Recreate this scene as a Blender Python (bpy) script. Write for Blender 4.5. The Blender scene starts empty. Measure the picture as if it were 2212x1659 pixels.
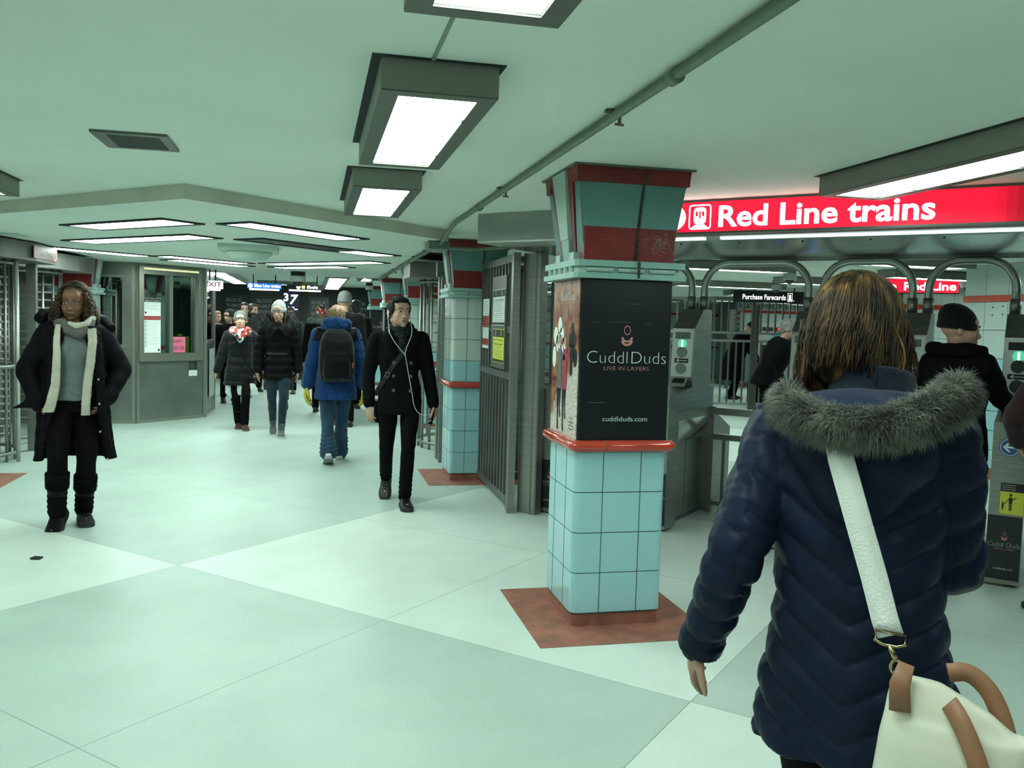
import bpy, bmesh, math, random
import numpy as np
from mathutils import Vector, Matrix

# ---------------------------------------------------------------- camera, world, exposure
SC = bpy.context.scene
COL = SC.collection
FPX, PITCH, ROLL, YAW = 1870.72, -0.0694888, 0.0282097, 0.2265425
CAMH = 1.6
cam_d = bpy.data.cameras.new('camera')
cam = bpy.data.objects.new('camera', cam_d)
COL.objects.link(cam)
_f = Vector((math.sin(YAW) * math.cos(PITCH), math.cos(YAW) * math.cos(PITCH), math.sin(PITCH)))
_r0 = Vector((math.cos(YAW), -math.sin(YAW), 0))
_u0 = _r0.cross(_f)
_r = math.cos(ROLL) * _r0 + math.sin(ROLL) * _u0
_u = -math.sin(ROLL) * _r0 + math.cos(ROLL) * _u0
_m = Matrix((_r, _u, -_f)).transposed().to_4x4()
_m.translation = (0, 0, CAMH)
cam.matrix_world = _m
cam_d.sensor_width = 36
cam_d.lens = 36 * FPX / 2212
cam_d.clip_start = 0.05
SC.camera = cam
W = bpy.data.worlds.new('world')
SC.world = W
W.use_nodes = True
W.node_tree.nodes['Background'].inputs[0].default_value = (0.5, 0.75, 0.65, 1)
W.node_tree.nodes['Background'].inputs[1].default_value = 0.03
SC.view_settings.view_transform = 'Standard'
SC.view_settings.look = 'None'
SC.view_settings.gamma = 1
SC.view_settings.use_curve_mapping = False
SC.view_settings.exposure = 0.0
SC.cycles.max_bounces = 7
SC.cycles.diffuse_bounces = 4
SC.cycles.glossy_bounces = 3
SC.cycles.transmission_bounces = 4
SC.cycles.sample_clamp_indirect = 4
SC.cycles.caustics_reflective = False
SC.cycles.caustics_refractive = False
LAMP = 20.0                       # strength of every lit diffuser
LAMPC = (0.81, 1.0, 0.915)         # greenish fluorescent tubes
CEIL, LOW = 2.42, 2.325           # upper and dropped ceiling heights
R = math.radians
RNG = random.Random(7)

# ---------------------------------------------------------------- materials
MATS = {}
def mat(name, col, rough=0.6, metal=0.0, var=0.0, vscale=6.0, bump=0.0, bscale=60.0, emit=0.0, ecol=None,
        col2=None, stretch=None, spec=0.5, coat=0.0, sheen=0.0, alpha=None, trans=0.0, detail=4.0):
    if name in MATS: return MATS[name]
    m = bpy.data.materials.new(name); m.use_nodes = True
    nt = m.node_tree; b = nt.nodes['Principled BSDF']
    b.inputs['Base Color'].default_value = (*col, 1)
    b.inputs['Roughness'].default_value = rough
    b.inputs['Metallic'].default_value = metal
    b.inputs['Specular IOR Level'].default_value = spec
    b.inputs['Coat Weight'].default_value = coat
    b.inputs['Sheen Weight'].default_value = sheen
    b.inputs['Transmission Weight'].default_value = trans
    tc = nt.nodes.new('ShaderNodeTexCoord'); mp = nt.nodes.new('ShaderNodeMapping')
    nt.links.new(tc.outputs['Object'], mp.inputs['Vector'])
    if stretch: mp.inputs['Scale'].default_value = stretch
    if var or col2:
        n = nt.nodes.new('ShaderNodeTexNoise'); n.inputs['Scale'].default_value = vscale; n.inputs['Detail'].default_value = detail
        nt.links.new(mp.outputs['Vector'], n.inputs['Vector'])
        r = nt.nodes.new('ShaderNodeValToRGB')
        c1 = [c * (1 - var) for c in col]; c2 = col2 or [min(1, c * (1 + var)) for c in col]
        r.color_ramp.elements[0].position = 0.35; r.color_ramp.elements[1].position = 0.65
        r.color_ramp.elements[0].color = (*c1, 1); r.color_ramp.elements[1].color = (*c2, 1)
        nt.links.new(n.outputs['Fac'], r.inputs['Fac']); nt.links.new(r.outputs['Color'], b.inputs['Base Color'])
    if bump:
        n = nt.nodes.new('ShaderNodeTexNoise'); n.inputs['Scale'].default_value = bscale; n.inputs['Detail'].default_value = 5
        nt.links.new(mp.outputs['Vector'], n.inputs['Vector'])
        bp = nt.nodes.new('ShaderNodeBump'); bp.inputs['Strength'].default_value = bump; bp.inputs['Distance'].default_value = 0.01
        nt.links.new(n.outputs['Fac'], bp.inputs['Height']); nt.links.new(bp.outputs['Normal'], b.inputs['Normal'])
    if emit:
        b.inputs['Emission Color'].default_value = (*(ecol or col), 1)
        b.inputs['Emission Strength'].default_value = emit
    MATS[name] = m
    return m

STEEL = mat('brushed_steel', (0.27, 0.275, 0.25), 0.36, 0.75, var=0.10, vscale=3, bump=0.04, bscale=40, stretch=(1, 1, 14))
STEELD = mat('dull_steel', (0.15, 0.155, 0.14), 0.45, 0.6, var=0.15, vscale=4)
STEELL = mat('light_steel', (0.48, 0.50, 0.46), 0.35, 0.55, var=0.08, vscale=5)
MIRROR = mat('polished_steel', (0.42, 0.44, 0.41), 0.16, 0.95, var=0.12, vscale=2.5, bump=0.03, bscale=8)
HOUSF = mat('lamp_frame_grey', (0.115, 0.12, 0.105), 0.45, 0.3)
HOUS = mat('lamp_housing_grey', (0.24, 0.245, 0.215), 0.5, 0.1, var=0.06, vscale=5)
HOUSD = mat('lamp_gap_black', (0.015, 0.02, 0.018), 0.8)
PANEL = mat('lit_diffuser', (0.9, 0.95, 0.9), 0.4, emit=LAMP, ecol=LAMPC)
PANELB = mat('lit_diffuser_bluish', (0.7, 0.9, 0.95), 0.4, emit=3.0, ecol=(0.5, 0.9, 1.0))
PANELOFF = mat('dark_diffuser', (0.05, 0.06, 0.055), 0.25, var=0.3, vscale=8)
TEAL = mat('glazed_teal_tile', (0.33, 0.585, 0.625), 0.12, var=0.05, vscale=1.3, coat=0.3)
WHT = mat('glazed_pale_tile', (0.50, 0.60, 0.55), 0.14, var=0.04, vscale=1.5, coat=0.3)
WHTB = mat('glazed_white_wall_tile', (0.50, 0.60, 0.56), 0.2, var=0.05, vscale=0.8)
GROUT = mat('dark_grout', (0.06, 0.09, 0.085), 0.9)
REDG = mat('glazed_red_rail', (0.50, 0.05, 0.025), 0.1, var=0.12, vscale=4, coat=0.5)
REDC = mat('red_capital_panel', (0.20, 0.018, 0.016), 0.4, var=0.2, vscale=5, bump=0.1, bscale=30)
TEALC = mat('teal_capital_panel', (0.125, 0.26, 0.25), 0.5, var=0.05, vscale=3)
TEALL = mat('light_teal_trim', (0.25, 0.43, 0.385), 0.4, var=0.05, vscale=4)
CREAM = mat('pale_trim', (0.42, 0.56, 0.50), 0.4)
PLINTH = mat('red_terrazzo', (0.30, 0.115, 0.08), 0.55, var=0.25, vscale=9, bump=0.1, detail=8)
BLACK = mat('matt_black', (0.008, 0.009, 0.009), 0.6)
ADBLK = mat('black_ad_film', (0.006, 0.009, 0.011), 0.28, bump=0.05, bscale=5)
WHITE = mat('white_print', (0.72, 0.78, 0.74), 0.6)
ADWHITE = mat('white_lettering', (0.70, 0.80, 0.76), 0.6)
PINKP = mat('pink_lettering', (0.55, 0.22, 0.22), 0.6)
CONDUIT = mat('galvanised_conduit', (0.17, 0.22, 0.18), 0.5, 0.3, var=0.1, vscale=20)
GLASS = mat('booth_glass', (0.10, 0.13, 0.12), 0.04, 0.0, trans=0.0)
def glass(name, tint=(0.6, 0.75, 0.7), a=0.25):
    if name in MATS: return MATS[name]
    m = bpy.data.materials.new(name); m.use_nodes = True; nt = m.node_tree
    for n in list(nt.nodes): nt.nodes.remove(n)
    o = nt.nodes.new('ShaderNodeOutputMaterial'); g = nt.nodes.new('ShaderNodeBsdfGlossy'); t = nt.nodes.new('ShaderNodeBsdfTransparent')
    x = nt.nodes.new('ShaderNodeMixShader'); g.inputs['Roughness'].default_value = 0.03
    g.inputs['Color'].default_value = (0.8, 0.9, 0.85, 1); t.inputs['Color'].default_value = (*tint, 1); x.inputs[0].default_value = a
    nt.links.new(t.outputs[0], x.inputs[1]); nt.links.new(g.outputs[0], x.inputs[2]); nt.links.new(x.outputs[0], o.inputs[0])
    MATS[name] = m; return m
CLEAR = glass('clear_glass')
def emis(name, col, s):
    return mat(name, tuple(min(1, c) for c in col), 0.5, emit=s, ecol=col)

# ---------------------------------------------------------------- mesh builder
class MB:
    def __init__(s): s.v = []; s.f = []; s.mi = []; s.mats = []; s.cur = 0; s.sm = []; s.smooth = False
    def m(s, material):
        if material not in s.mats: s.mats.append(material)
        s.cur = s.mats.index(material); return s
    def add(s, vs, fs):
        b = len(s.v); s.v += [tuple(p) for p in vs]
        for f in fs: s.f.append(tuple(b + i for i in f)); s.mi.append(s.cur); s.sm.append(s.smooth)
        return s
    def box(s, x0, y0, z0, x1, y1, z1):
        v = [(x, y, z) for z in (z0, z1) for x, y in ((x0, y0), (x1, y0), (x1, y1), (x0, y1))]
        return s.add(v, [(3, 2, 1, 0), (4, 5, 6, 7), (0, 1, 5, 4), (1, 2, 6, 5), (2, 3, 7, 6), (3, 0, 4, 7)])
    def bev(s, x0, y0, z0, x1, y1, z1, r):     # box with chamfered vertical edges
        o = [(x0 + r, y0), (x1 - r, y0), (x1, y0 + r), (x1, y1 - r), (x1 - r, y1), (x0 + r, y1), (x0, y1 - r), (x0, y0 + r)]
        return s.prism(o, z0, z1)
    def prism(s, poly, z0, z1):
        n = len(poly); v = [(x, y, z0) for x, y in poly] + [(x, y, z1) for x, y in poly]
        return s.add(v, [tuple(range(n - 1, -1, -1)), tuple(range(n, 2 * n))] + [(i, (i + 1) % n, n + (i + 1) % n, n + i) for i in range(n)])
    def loft(s, rings, cap=True, closed=False):
        n = len(rings[0]); v = [p for r in rings for p in r]; f = []
        k = len(rings)
        for j in range(k - 1 if not closed else k):
            a = j * n; b = ((j + 1) % k) * n
            for i in range(n): f.append((a + i, a + (i + 1) % n, b + (i + 1) % n, b + i))
        if cap and not closed: f += [tuple(range(n - 1, -1, -1)), tuple(range((k - 1) * n, k * n))]
        return s.add(v, f)
    def tube(s, pts, rad, seg=10, closed=False, flat=None):
        pts = [Vector(p) for p in pts]; n = len(pts)
        if not hasattr(rad, '__len__'): rad = [rad] * n
        rings = []; up = None
        for i, p in enumerate(pts):
            a = pts[(i - 1) % n] if (closed or i > 0) else p; b = pts[(i + 1) % n] if (closed or i < n - 1) else p
            t = (b - a); t = t.normalized() if t.length > 1e-9 else Vector((0, 0, 1))
            if up is None:
                up = t.cross(Vector((0, 1, 0))) if abs(t.y) < 0.9 else t.cross(Vector((1, 0, 0)))
            up = (up - up.dot(t) * t).normalized(); w = t.cross(up)
            fl = flat or (1, 1)
            rings.append([p + rad[i] * (math.cos(q) * up * fl[0] + math.sin(q) * w * fl[1]) for q in (2 * math.pi * k / seg for k in range(seg))])
        return s.loft(rings, closed=closed)
    def cyl(s, x, y, z0, z1, r, seg=16): return s.prism([(x + r * math.cos(2 * math.pi * k / seg), y + r * math.sin(2 * math.pi * k / seg)) for k in range(seg)], z0, z1)
    def ell(s, c, r, rot=None, nu=16, nv=10):
        vs = []; c = Vector(c); M = rot or Matrix.Identity(3)
        for j in range(1, nv):
            th = math.pi * j / nv
            for i in range(nu):
                ph = 2 * math.pi * i / nu
                vs.append(c + M @ Vector((r[0] * math.sin(th) * math.cos(ph), r[1] * math.sin(th) * math.sin(ph), r[2] * math.cos(th))))
        top = len(vs); vs.append(c + M @ Vector((0, 0, r[2]))); vs.append(c + M @ Vector((0, 0, -r[2])))
        f = []
        for j in range(nv - 2):
            for i in range(nu): f.append((j * nu + i, (j + 1) * nu + i, (j + 1) * nu + (i + 1) % nu, j * nu + (i + 1) % nu))
        for i in range(nu):
            f.append((top, i, (i + 1) % nu)); f.append((top + 1, (nv - 2) * nu + (i + 1) % nu, (nv - 2) * nu + i))
        return s.add(vs, f)
    def quad(s, a, b, c, d): return s.add([a, b, c, d], [(0, 1, 2, 3)])
    def disc(s, c, u, v, r, seg=24, r2=None):   # flat disc (or ellipse) spanned by u, v
        c = Vector(c); u = Vector(u); v = Vector(v); r2 = r2 or r
        return s.add([c + r * math.cos(2 * math.pi * k / seg) * u + r2 * math.sin(2 * math.pi * k / seg) * v for k in range(seg)], [tuple(range(seg))])
    def ring(s, c, u, v, r, r_in, seg=28, asp=1.0, a0=0, a1=2 * math.pi):
        c = Vector(c); u = Vector(u); v = Vector(v); full = abs(a1 - a0) > 6.28
        vs = []; n = seg if full else seg + 1
        for k in range(n):
            q = a0 + (a1 - a0) * k / seg
            for rr in (r, r_in): vs.append(c + rr * asp * math.cos(q) * u + rr * math.sin(q) * v)
        return s.add(vs, [(2 * k, 2 * ((k + 1) % n), 2 * ((k + 1) % n) + 1, 2 * k + 1) for k in range(n if full else n - 1)])
    def text(s, body, o, u, v, h, align='LEFT', off=0.0, width=None, ext=0.0, sp=1.0):
        vs, fs = text_geo(body, align, off, ext, sp)
        if not vs: return s
        u = Vector(u); v = Vector(v); o = Vector(o); n = u.cross(v)
        k = h / 0.70; kx = k
        if width:
            w = max(p[0] for p in vs) - min(p[0] for p in vs); kx = width / w
        return s.add([o + p[0] * kx * u + p[1] * k * v + p[2] * n for p in vs], fs)
    def build(s, name, material=None, parent=None, smooth=False, xf=None):
        me = bpy.data.meshes.new(name)
        vs = [xf @ Vector(p) for p in s.v] if xf is not None else s.v
        me.from_pydata([tuple(p) for p in vs], [], s.f)
        if s.mats:
            for x in s.mats: me.materials.append(x)
            me.polygons.foreach_set('material_index', s.mi)
        elif material: me.materials.append(material)
        if smooth: me.polygons.foreach_set('use_smooth', [True] * len(me.polygons))
        elif any(s.sm): me.polygons.foreach_set('use_smooth', s.sm)
        me.update()
        return link(name, me, parent)
_TC = {}
def text_geo(body, align, off, ext, sp):
    key = (body, align, off, ext, sp)
    if key in _TC: return _TC[key]
    cu = bpy.data.curves.new('t', 'FONT'); cu.body = body; cu.align_x = align; cu.offset = off; cu.extrude = ext; cu.resolution_u = 3
    cu.space_character = sp; cu.size = 1
    ob = bpy.data.objects.new('t', cu); COL.objects.link(ob)
    bpy.context.view_layer.update()
    me = bpy.data.meshes.new_from_object(ob.evaluated_get(bpy.context.evaluated_depsgraph_get()))
    r = ([tuple(v.co) for v in me.vertices], [tuple(p.vertices) for p in me.polygons])
    bpy.data.objects.remove(ob); bpy.data.curves.remove(cu); bpy.data.meshes.remove(me)
    _TC[key] = r; return r
def link(name, data, parent=None):
    o = bpy.data.objects.new(name, data); COL.objects.link(o)
    if parent is not None: o.parent = parent
    return o
def tag(o, label=None, cat=None, group=None, kind=None):
    if label: o['label'] = label
    if cat: o['category'] = cat
    if group: o['group'] = group
    if kind: o['kind'] = kind
    return o
def empty(name, loc=(0, 0, 0), rz=0.0, label=None, cat=None, group=None, kind=None):
    o = link(name, None); o.location = loc; o.rotation_euler = (0, 0, rz); o.empty_display_size = 0.1
    return tag(o, label, cat, group, kind)
def struct(mb, name, m=None): return tag(mb.build(name, m), kind='structure')
def kids(o): return [c for c in bpy.data.objects if c.parent == o]
def copy_tree(o, loc=None, rz=None, label=None, parent=None):
    c = o.copy(); COL.objects.link(c)
    if parent is not None: c.parent = parent
    for ch in kids(o): copy_tree(ch, parent=c)
    if loc is not None: c.location = loc
    if rz is not None: c.rotation_euler = (0, 0, rz)
    if label: c['label'] = label
    return c
# ---------------------------------------------------------------- room shell
def floor_mat():
    m = bpy.data.materials.new('terrazzo_floor'); m.use_nodes = True; nt = m.node_tree; b = nt.nodes['Principled BSDF']
    N = nt.nodes.new; L = nt.links.new
    tc = N('ShaderNodeTexCoord'); sp = N('ShaderNodeSeparateXYZ'); L(tc.outputs['Object'], sp.inputs[0])
    def ma(op, a, b_=None, c=None):
        n = N('ShaderNodeMath'); n.operation = op
        for i, q in enumerate((a, b_, c)):
            if q is None: continue
            if isinstance(q, (int, float)): n.inputs[i].default_value = q
            else: L(q, n.inputs[i])
        return n.outputs[0]
    P = 2.425
    s = ma('DIVIDE', ma('SUBTRACT', ma('ADD', sp.outputs[0], sp.outputs[1]), 4.95), P)
    d = ma('DIVIDE', ma('SUBTRACT', ma('SUBTRACT', sp.outputs[1], sp.outputs[0]), 6.6 - 2 * P), P)
    def par(q): return ma('FLOOR', ma('DIVIDE', q, 2.0))
    ch = ma('MODULO', ma('ADD', ma('ADD', par(s), par(d)), 100.0), 2.0)
    ch = ma('MAXIMUM', ch, ma('MULTIPLY', ma('GREATER_THAN', s, 0.0), ma('GREATER_THAN', d, 2.0)))
    def line(q, w):
        fr = ma('FRACT', q); e = ma('MINIMUM', fr, ma('SUBTRACT', 1.0, fr)); return ma('LESS_THAN', e, w)
    ln = ma('MAXIMUM', line(s, 0.0016), line(d, 0.0016))
    n1 = N('ShaderNodeTexNoise'); n1.inputs['Scale'].default_value = 0.9; n1.inputs['Detail'].default_value = 7; L(tc.outputs['Object'], n1.inputs['Vector'])
    n2 = N('ShaderNodeTexNoise'); n2.inputs['Scale'].default_value = 90; n2.inputs['Detail'].default_value = 3; L(tc.outputs['Object'], n2.inputs['Vector'])
    n3 = N('ShaderNodeTexNoise'); n3.inputs['Scale'].default_value = 3.2; n3.inputs['Detail'].default_value = 5; L(tc.outputs['Object'], n3.inputs['Vector'])
    mx = N('ShaderNodeMix'); mx.data_type = 'RGBA'; L(ch, mx.inputs['Factor'])
    mx.inputs['A'].default_value = (0.62, 0.705, 0.65, 1); mx.inputs['B'].default_value = (0.43, 0.525, 0.475, 1)
    val = ma('ADD', ma('ADD', ma('MULTIPLY', n1.outputs['Fac'], 0.34), ma('MULTIPLY', n2.outputs['Fac'], 0.22)), ma('ADD', ma('MULTIPLY', n3.outputs['Fac'], 0.20), 0.62))
    m2 = N('ShaderNodeMix'); m2.data_type = 'RGBA'; m2.blend_type = 'MULTIPLY'; m2.inputs['Factor'].default_value = 1
    cb = N('ShaderNodeCombineColor'); L(val, cb.inputs[0]); L(val, cb.inputs[1]); L(val, cb.inputs[2])
    L(mx.outputs['Result'], m2.inputs['A']); L(cb.outputs[0], m2.inputs['B'])
    m3 = N('ShaderNodeMix'); m3.data_type = 'RGBA'; L(ma('MULTIPLY', ln, 0.55), m3.inputs['Factor']); L(m2.outputs['Result'], m3.inputs['A'])
    m3.inputs['B'].default_value = (0.10, 0.12, 0.11, 1)
    L(m3.outputs['Result'], b.inputs['Base Color'])
    b.inputs['Roughness'].default_value = 0.42; b.inputs['Specular IOR Level'].default_value = 0.35
    return m
FLOORM = floor_mat()
struct(MB().box(-16, -4, -0.1, 16, 31, 0), 'floor', FLOORM)
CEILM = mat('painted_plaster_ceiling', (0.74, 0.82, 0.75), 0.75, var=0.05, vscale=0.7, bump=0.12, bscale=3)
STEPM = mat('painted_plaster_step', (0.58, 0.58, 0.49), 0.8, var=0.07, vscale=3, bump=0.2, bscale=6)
struct(MB().box(-16, -4, CEIL, 16, 31, CEIL + 0.1), 'ceiling', CEILM)
lowp = [(-0.80, 5.83), (1.17, 7.80), (1.17, 15.6), (-7.0, 15.6), (-9.0, 14.0)]
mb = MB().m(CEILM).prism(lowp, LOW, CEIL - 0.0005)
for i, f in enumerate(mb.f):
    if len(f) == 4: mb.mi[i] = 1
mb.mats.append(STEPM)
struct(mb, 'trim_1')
def grid_wall(mb, x0, y0, x1, y1, z0, z1, nd, rows, cell=0.30, th=0.012, gap=0.006):
    """tiled wall face from (x0,y0) to (x1,y1); nd = outward normal; rows = list of (z0, z1, material)"""
    a = Vector((x0, y0, 0)); b = Vector((x1, y1, 0)); u = (b - a).normalized(); L = (b - a).length; n = Vector((*nd, 0)).normalized()
    mb.m(GROUT)
    q = [a, b, b - n * 0.12, a - n * 0.12]; mb.prism([(p.x, p.y) for p in q], z0, z1)
    k = max(1, round(L / cell)); c = L / k
    for r0, r1, m in rows:
        mb.m(m)
        if m is REDG:
            q = [a, b, b + n * 0.035, a + n * 0.035]; mb.prism([(p.x, p.y) for p in q], r0, r1); continue
        for i in range(k):
            p0 = a + u * (i * c + gap / 2); p1 = a + u * ((i + 1) * c - gap / 2)
            q = [p0, p1, p1 + n * th, p0 + n * th]; mb.prism([(p.x, p.y) for p in q], r0 + gap / 2, r1 - gap / 2)
    return mb
# far hoarding wall of the corridor, side walls, wall behind the camera
WALLD = mat('dark_grey_hoarding', (0.022, 0.023, 0.026), 0.7, var=0.08, vscale=1)
WALLD2 = mat('grey_hoarding_panel', (0.04, 0.04, 0.042), 0.7, var=0.05, vscale=1)
mb = MB().m(WALLD).box(-9, 23.0, 0, 3.6, 23.2, CEIL)
mb.m(WALLD2).box(-1.55, 22.985, 0, -0.72, 23, 2.3).box(-0.15, 22.98, 0, 0.28, 23, 2.3).box(0.62, 22.985, 0, 1.0, 23, 2.3)
struct(mb, 'wall_back')
WALLG = mat('painted_grey_wall', (0.20, 0.24, 0.22), 0.7, var=0.08)
struct(MB().box(-9.2, -4, 0, -9, 23.2, CEIL), 'wall_left', WALLG)
struct(MB().box(-9.2, -4.2, 0, 16, -4, CEIL), 'wall_front', WALLG)
struct(MB().box(15.8, -4, 0, 16, 31, CEIL), 'wall_right', WALLG)
rows_w = [(0.12, 0.33, TEAL), (0.33, 0.66, TEAL), (0.66, 0.99, TEAL), (0.99, 1.05, REDG), (1.05, 1.38, WHTB), (1.38, 1.71, WHTB), (1.71, 2.02, WHTB), (2.02, 2.09, REDG), (2.09, 2.42, WHTB)]
mb = grid_wall(MB(), 3.6, 26.0, 16, 26.0, 0, CEIL, (0, -1), rows_w, 0.3)
mb.m(PLINTH).box(3.6, 25.96, 0, 16, 26, 0.12)
struct(mb, 'wall_far_right')
mb = grid_wall(MB(), 3.6, 23.2, 3.6, 26.0, 0, CEIL, (1, 0), rows_w, 0.3)
struct(mb, 'trim_2')
# tiled block wall on the right, beyond the gates
rows_b = [(0.12, 0.33, TEAL), (0.33, 0.55, TEAL), (0.55, 0.77, TEAL), (0.77, 0.99, TEAL), (0.99, 1.06, REDG), (1.06, 1.36, TEAL), (1.36, 1.68, WHTB), (1.68, 2.0, WHTB), (2.0, 2.07, REDG), (2.07, 2.42, WHTB)]
# thin dark service band where the dropped ceiling ends
# floor patches of red terrazzo round each column
mb = grid_wall(MB(), 7.48, 8.80, 7.48, 4.2, 0, CEIL, (-1, 0), rows_b, 0.34)
mb.m(PLINTH).box(7.45, 4.2, 0, 7.48, 8.8, 0.12)
mb.m(GROUT).box(7.48, 4.2, 0, 9.0, 8.8, CEIL)
mb.m(BLACK)
for dy, dz in ((8.35, 1.93), (8.2, 1.94), (8.35, 1.84), (8.2, 1.85)):
    mb.box(7.462, dy, dz, 7.47, dy + 0.012, dz + 0.015)
struct(mb, 'wall_right_near')
rows_c = [(0.12, 0.33, TEAL), (0.33, 0.66, TEAL), (0.66, 0.97, TEAL), (0.97, 1.03, REDG), (1.03, 1.31, TEAL), (1.31, 1.55, WHTB), (1.55, 1.79, WHTB), (1.79, 2.02, WHTB), (2.02, 2.09, REDG), (2.09, 2.42, WHTB)]
mb = grid_wall(MB(), 9.2, 12.2, 15.8, 12.2, 0, CEIL, (0, -1), rows_c, 0.24)
struct(mb, 'wall_right_far')
# nearer tiled pier that the farecard machines stand against
rows_p = [(0.12, 0.33, TEAL), (0.33, 0.66, TEAL), (0.66, 0.99, TEAL), (0.99, 1.05, REDG), (1.05, 1.38, WHTB), (1.38, 1.71, WHTB), (1.71, 2.10, WHTB), (2.10, 2.17, REDG), (2.17, 2.42, WHTB)]
mb = grid_wall(MB(), 11.62, 22.5, 14.6, 22.5, 0, CEIL, (0, -1), rows_p, 0.3)
mb.m(PLINTH).box(11.62, 22.45, 0, 14.6, 22.5, 0.12)
mb.m(GROUT).box(11.62, 22.62, 0, 14.6, 23.6, CEIL)
mb.m(BLACK)
for i, ch in enumerate('RANDOLPH'):
    mb.text(ch, (11.68 + i * 0.208, 22.486, 2.20), (1, 0, 0), (0, 0, 1), 0.15)
struct(mb, 'wall_pier')

# ---------------------------------------------------------------- tiled columns
def rrect(hx, hy, r, n=4):
    o = []
    for cx, cy, a in ((hx - r, hy - r, 0), (-hx + r, hy - r, 90), (-hx + r, -hy + r, 180), (hx - r, -hy + r, 270)):
        for k in range(n + 1):
            q = R(a + 90 * k / n); o.append((cx + r * math.cos(q), cy + r * math.sin(q)))
    return o
HX, HY = 0.255, 0.26
def column(x, y, label, ads=False, full=True):
    root = empty('tiled_column', (x, y, 0), 0, label, 'column', 'tiled columns of the station', 'thing')
    MB().m(PLINTH).prism(rrect(HX - 0.012, HY - 0.012, 0.02), 0, 0.075).build('base_collar', None, root)
    mb = MB().m(GROUT).prism(rrect(HX - 0.006, HY - 0.006, 0.035), 0.07, 1.86)
    def rows(z0, n, h, ms):
        for i in range(n):
            mb.m(ms[i % len(ms)]); mb.smooth = False
            mb.prism(rrect(HX, HY, 0.04, 6), z0 + i * h + 0.002, z0 + (i + 1) * h - 0.003)
            mb.m(GROUT)
            for q in (-0.10, 0.11):
                zz0, zz1 = z0 + i * h, z0 + (i + 1) * h
                mb.box(q - 0.002, -HY - 0.0012, zz0, q + 0.002, -HY + 0.01, zz1); mb.box(q - 0.002, HY - 0.01, zz0, q + 0.002, HY + 0.0012, zz1)
                mb.box(-HX - 0.0012, q - 0.002, zz0, -HX + 0.01, q + 0.002, zz1); mb.box(HX - 0.01, q - 0.002, zz0, HX + 0.0012, q + 0.002, zz1)
    rows(0.077, 4, 0.216, [TEAL])
    if not ads: rows(1.005, 4, 0.211, [TEAL, WHT, WHT, WHT])
    mb.build('tiles', None, root)
    # red bullnose rail, one piece per tile with fine joints
    for z, nm in ((0.972, 'red_rail'),):
        rb = MB().m(REDG); hx, hy = HX + 0.012, HY + 0.012; rb.smooth = True
        o = rrect(hx, hy, 0.04, 5); n = len(o)
        rings = []
        for k in range(11):
            q = math.pi * (k / 10) - math.pi / 2
            e = 0.030 * math.cos(q); zz = z + 0.030 * math.sin(q)
            rings.append([(px * (1 + e / hx), py * (1 + e / hy), zz) for px, py in o])
        rb.loft(rings)
        rb.smooth = False; rb.m(GROUT)
        for q in (-0.10, 0.11):
            for sx in (-1, 1):
                rb.tube([(q, sx * (HY + 0.0115), z), (q + 0.003, sx * (HY + 0.0115), z)], 0.0312, 20)
                rb.tube([(sx * (HX + 0.0115), q, z), (sx * (HX + 0.0115), q + 0.003, z)], 0.0312, 20)
        rb.build(nm, None, root)
    # stacked ledge with fluted band
    lb = MB().m(TEALL)
    lb.prism(rrect(HX + 0.055, HY + 0.055, 0.03), 1.846, 1.874)
    lb.prism(rrect(HX + 0.05, HY + 0.05, 0.03), 1.906, 1.938)
    lb.m(CREAM).prism(rrect(HX + 0.03, HY + 0.03, 0.05), 1.874, 1.906)
    for s in (-1, 1):
        lb.tube([(s * (HX + 0.022), -0.17 + 0.0, 1.89), (s * (HX + 0.022), -0.165, 1.89)], 0.01, 6)
        for k in range(5):
            yy = -0.20 + 0.1 * k
            lb.m(CREAM).cyl(s * (HX + 0.036), yy, 1.874, 1.906, 0.016, 8)
        for k in range(3): lb.m(CREAM).tube([(-0.24 + 0.17 * k, s * (HY + 0.032), 1.89), (-0.10 + 0.17 * k, s * (HY + 0.032), 1.89)], 0.0135, 8)
    lb.build('ledge', None, root)
    # flared capital
    top = CEIL - 0.002
    cb = MB()
    def face(zs, hx0, hx1, hy0, hy1, m, dz=None):
        cb.m(m).loft([[(-hx0, -hy0, zs[0]), (hx0, -hy0, zs[0]), (hx0, hy0, zs[0]), (-hx0, hy0, zs[0])], [(-hx1, -hy1, zs[1]), (hx1, -hy1, zs[1]), (hx1, hy1, zs[1]), (-hx1, hy1, zs[1])]])
    def w(z): t = (z - 1.938) / (2.42 - 1.938); return t
    hx = lambda z: 0.205 + 0.075 * w(z); hy = lambda z: 0.235 + 0.04 * w(z)
    face((1.938, 2.12), hx(1.938), hx(2.12), hy(1.938), hy(2.12), TEALC)
    face((2.12, top), hx(2.12), hx(top), hy(2.12), hy(top), TEALC)
    # front and back slabs: red block, teal block, red crown
    for s in (-1, 1):
        def slab(z0, z1, a0, a1, d0, d1, m):
            y0 = s * 0.20
            cb.m(m).loft([[(-a0, y0, z0), (a0, y0, z0), (a0, s * d0, z0), (-a0, s * d0, z0)], [(-a1, y0, z1), (a1, y0, z1), (a1, s * d1, z1), (-a1, s * d1, z1)]])
        slab(1.938, 2.112, 0.246, 0.252, 0.262, 0.268, REDC)
        slab(2.112, 2.333, 0.252, 0.288, 0.270, 0.288, TEALC)
        slab(2.333, 2.372, 0.292, 0.305, 0.292, 0.302, REDC)
        slab(2.372, top, 0.307, 0.312, 0.304, 0.306, REDC)
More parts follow.
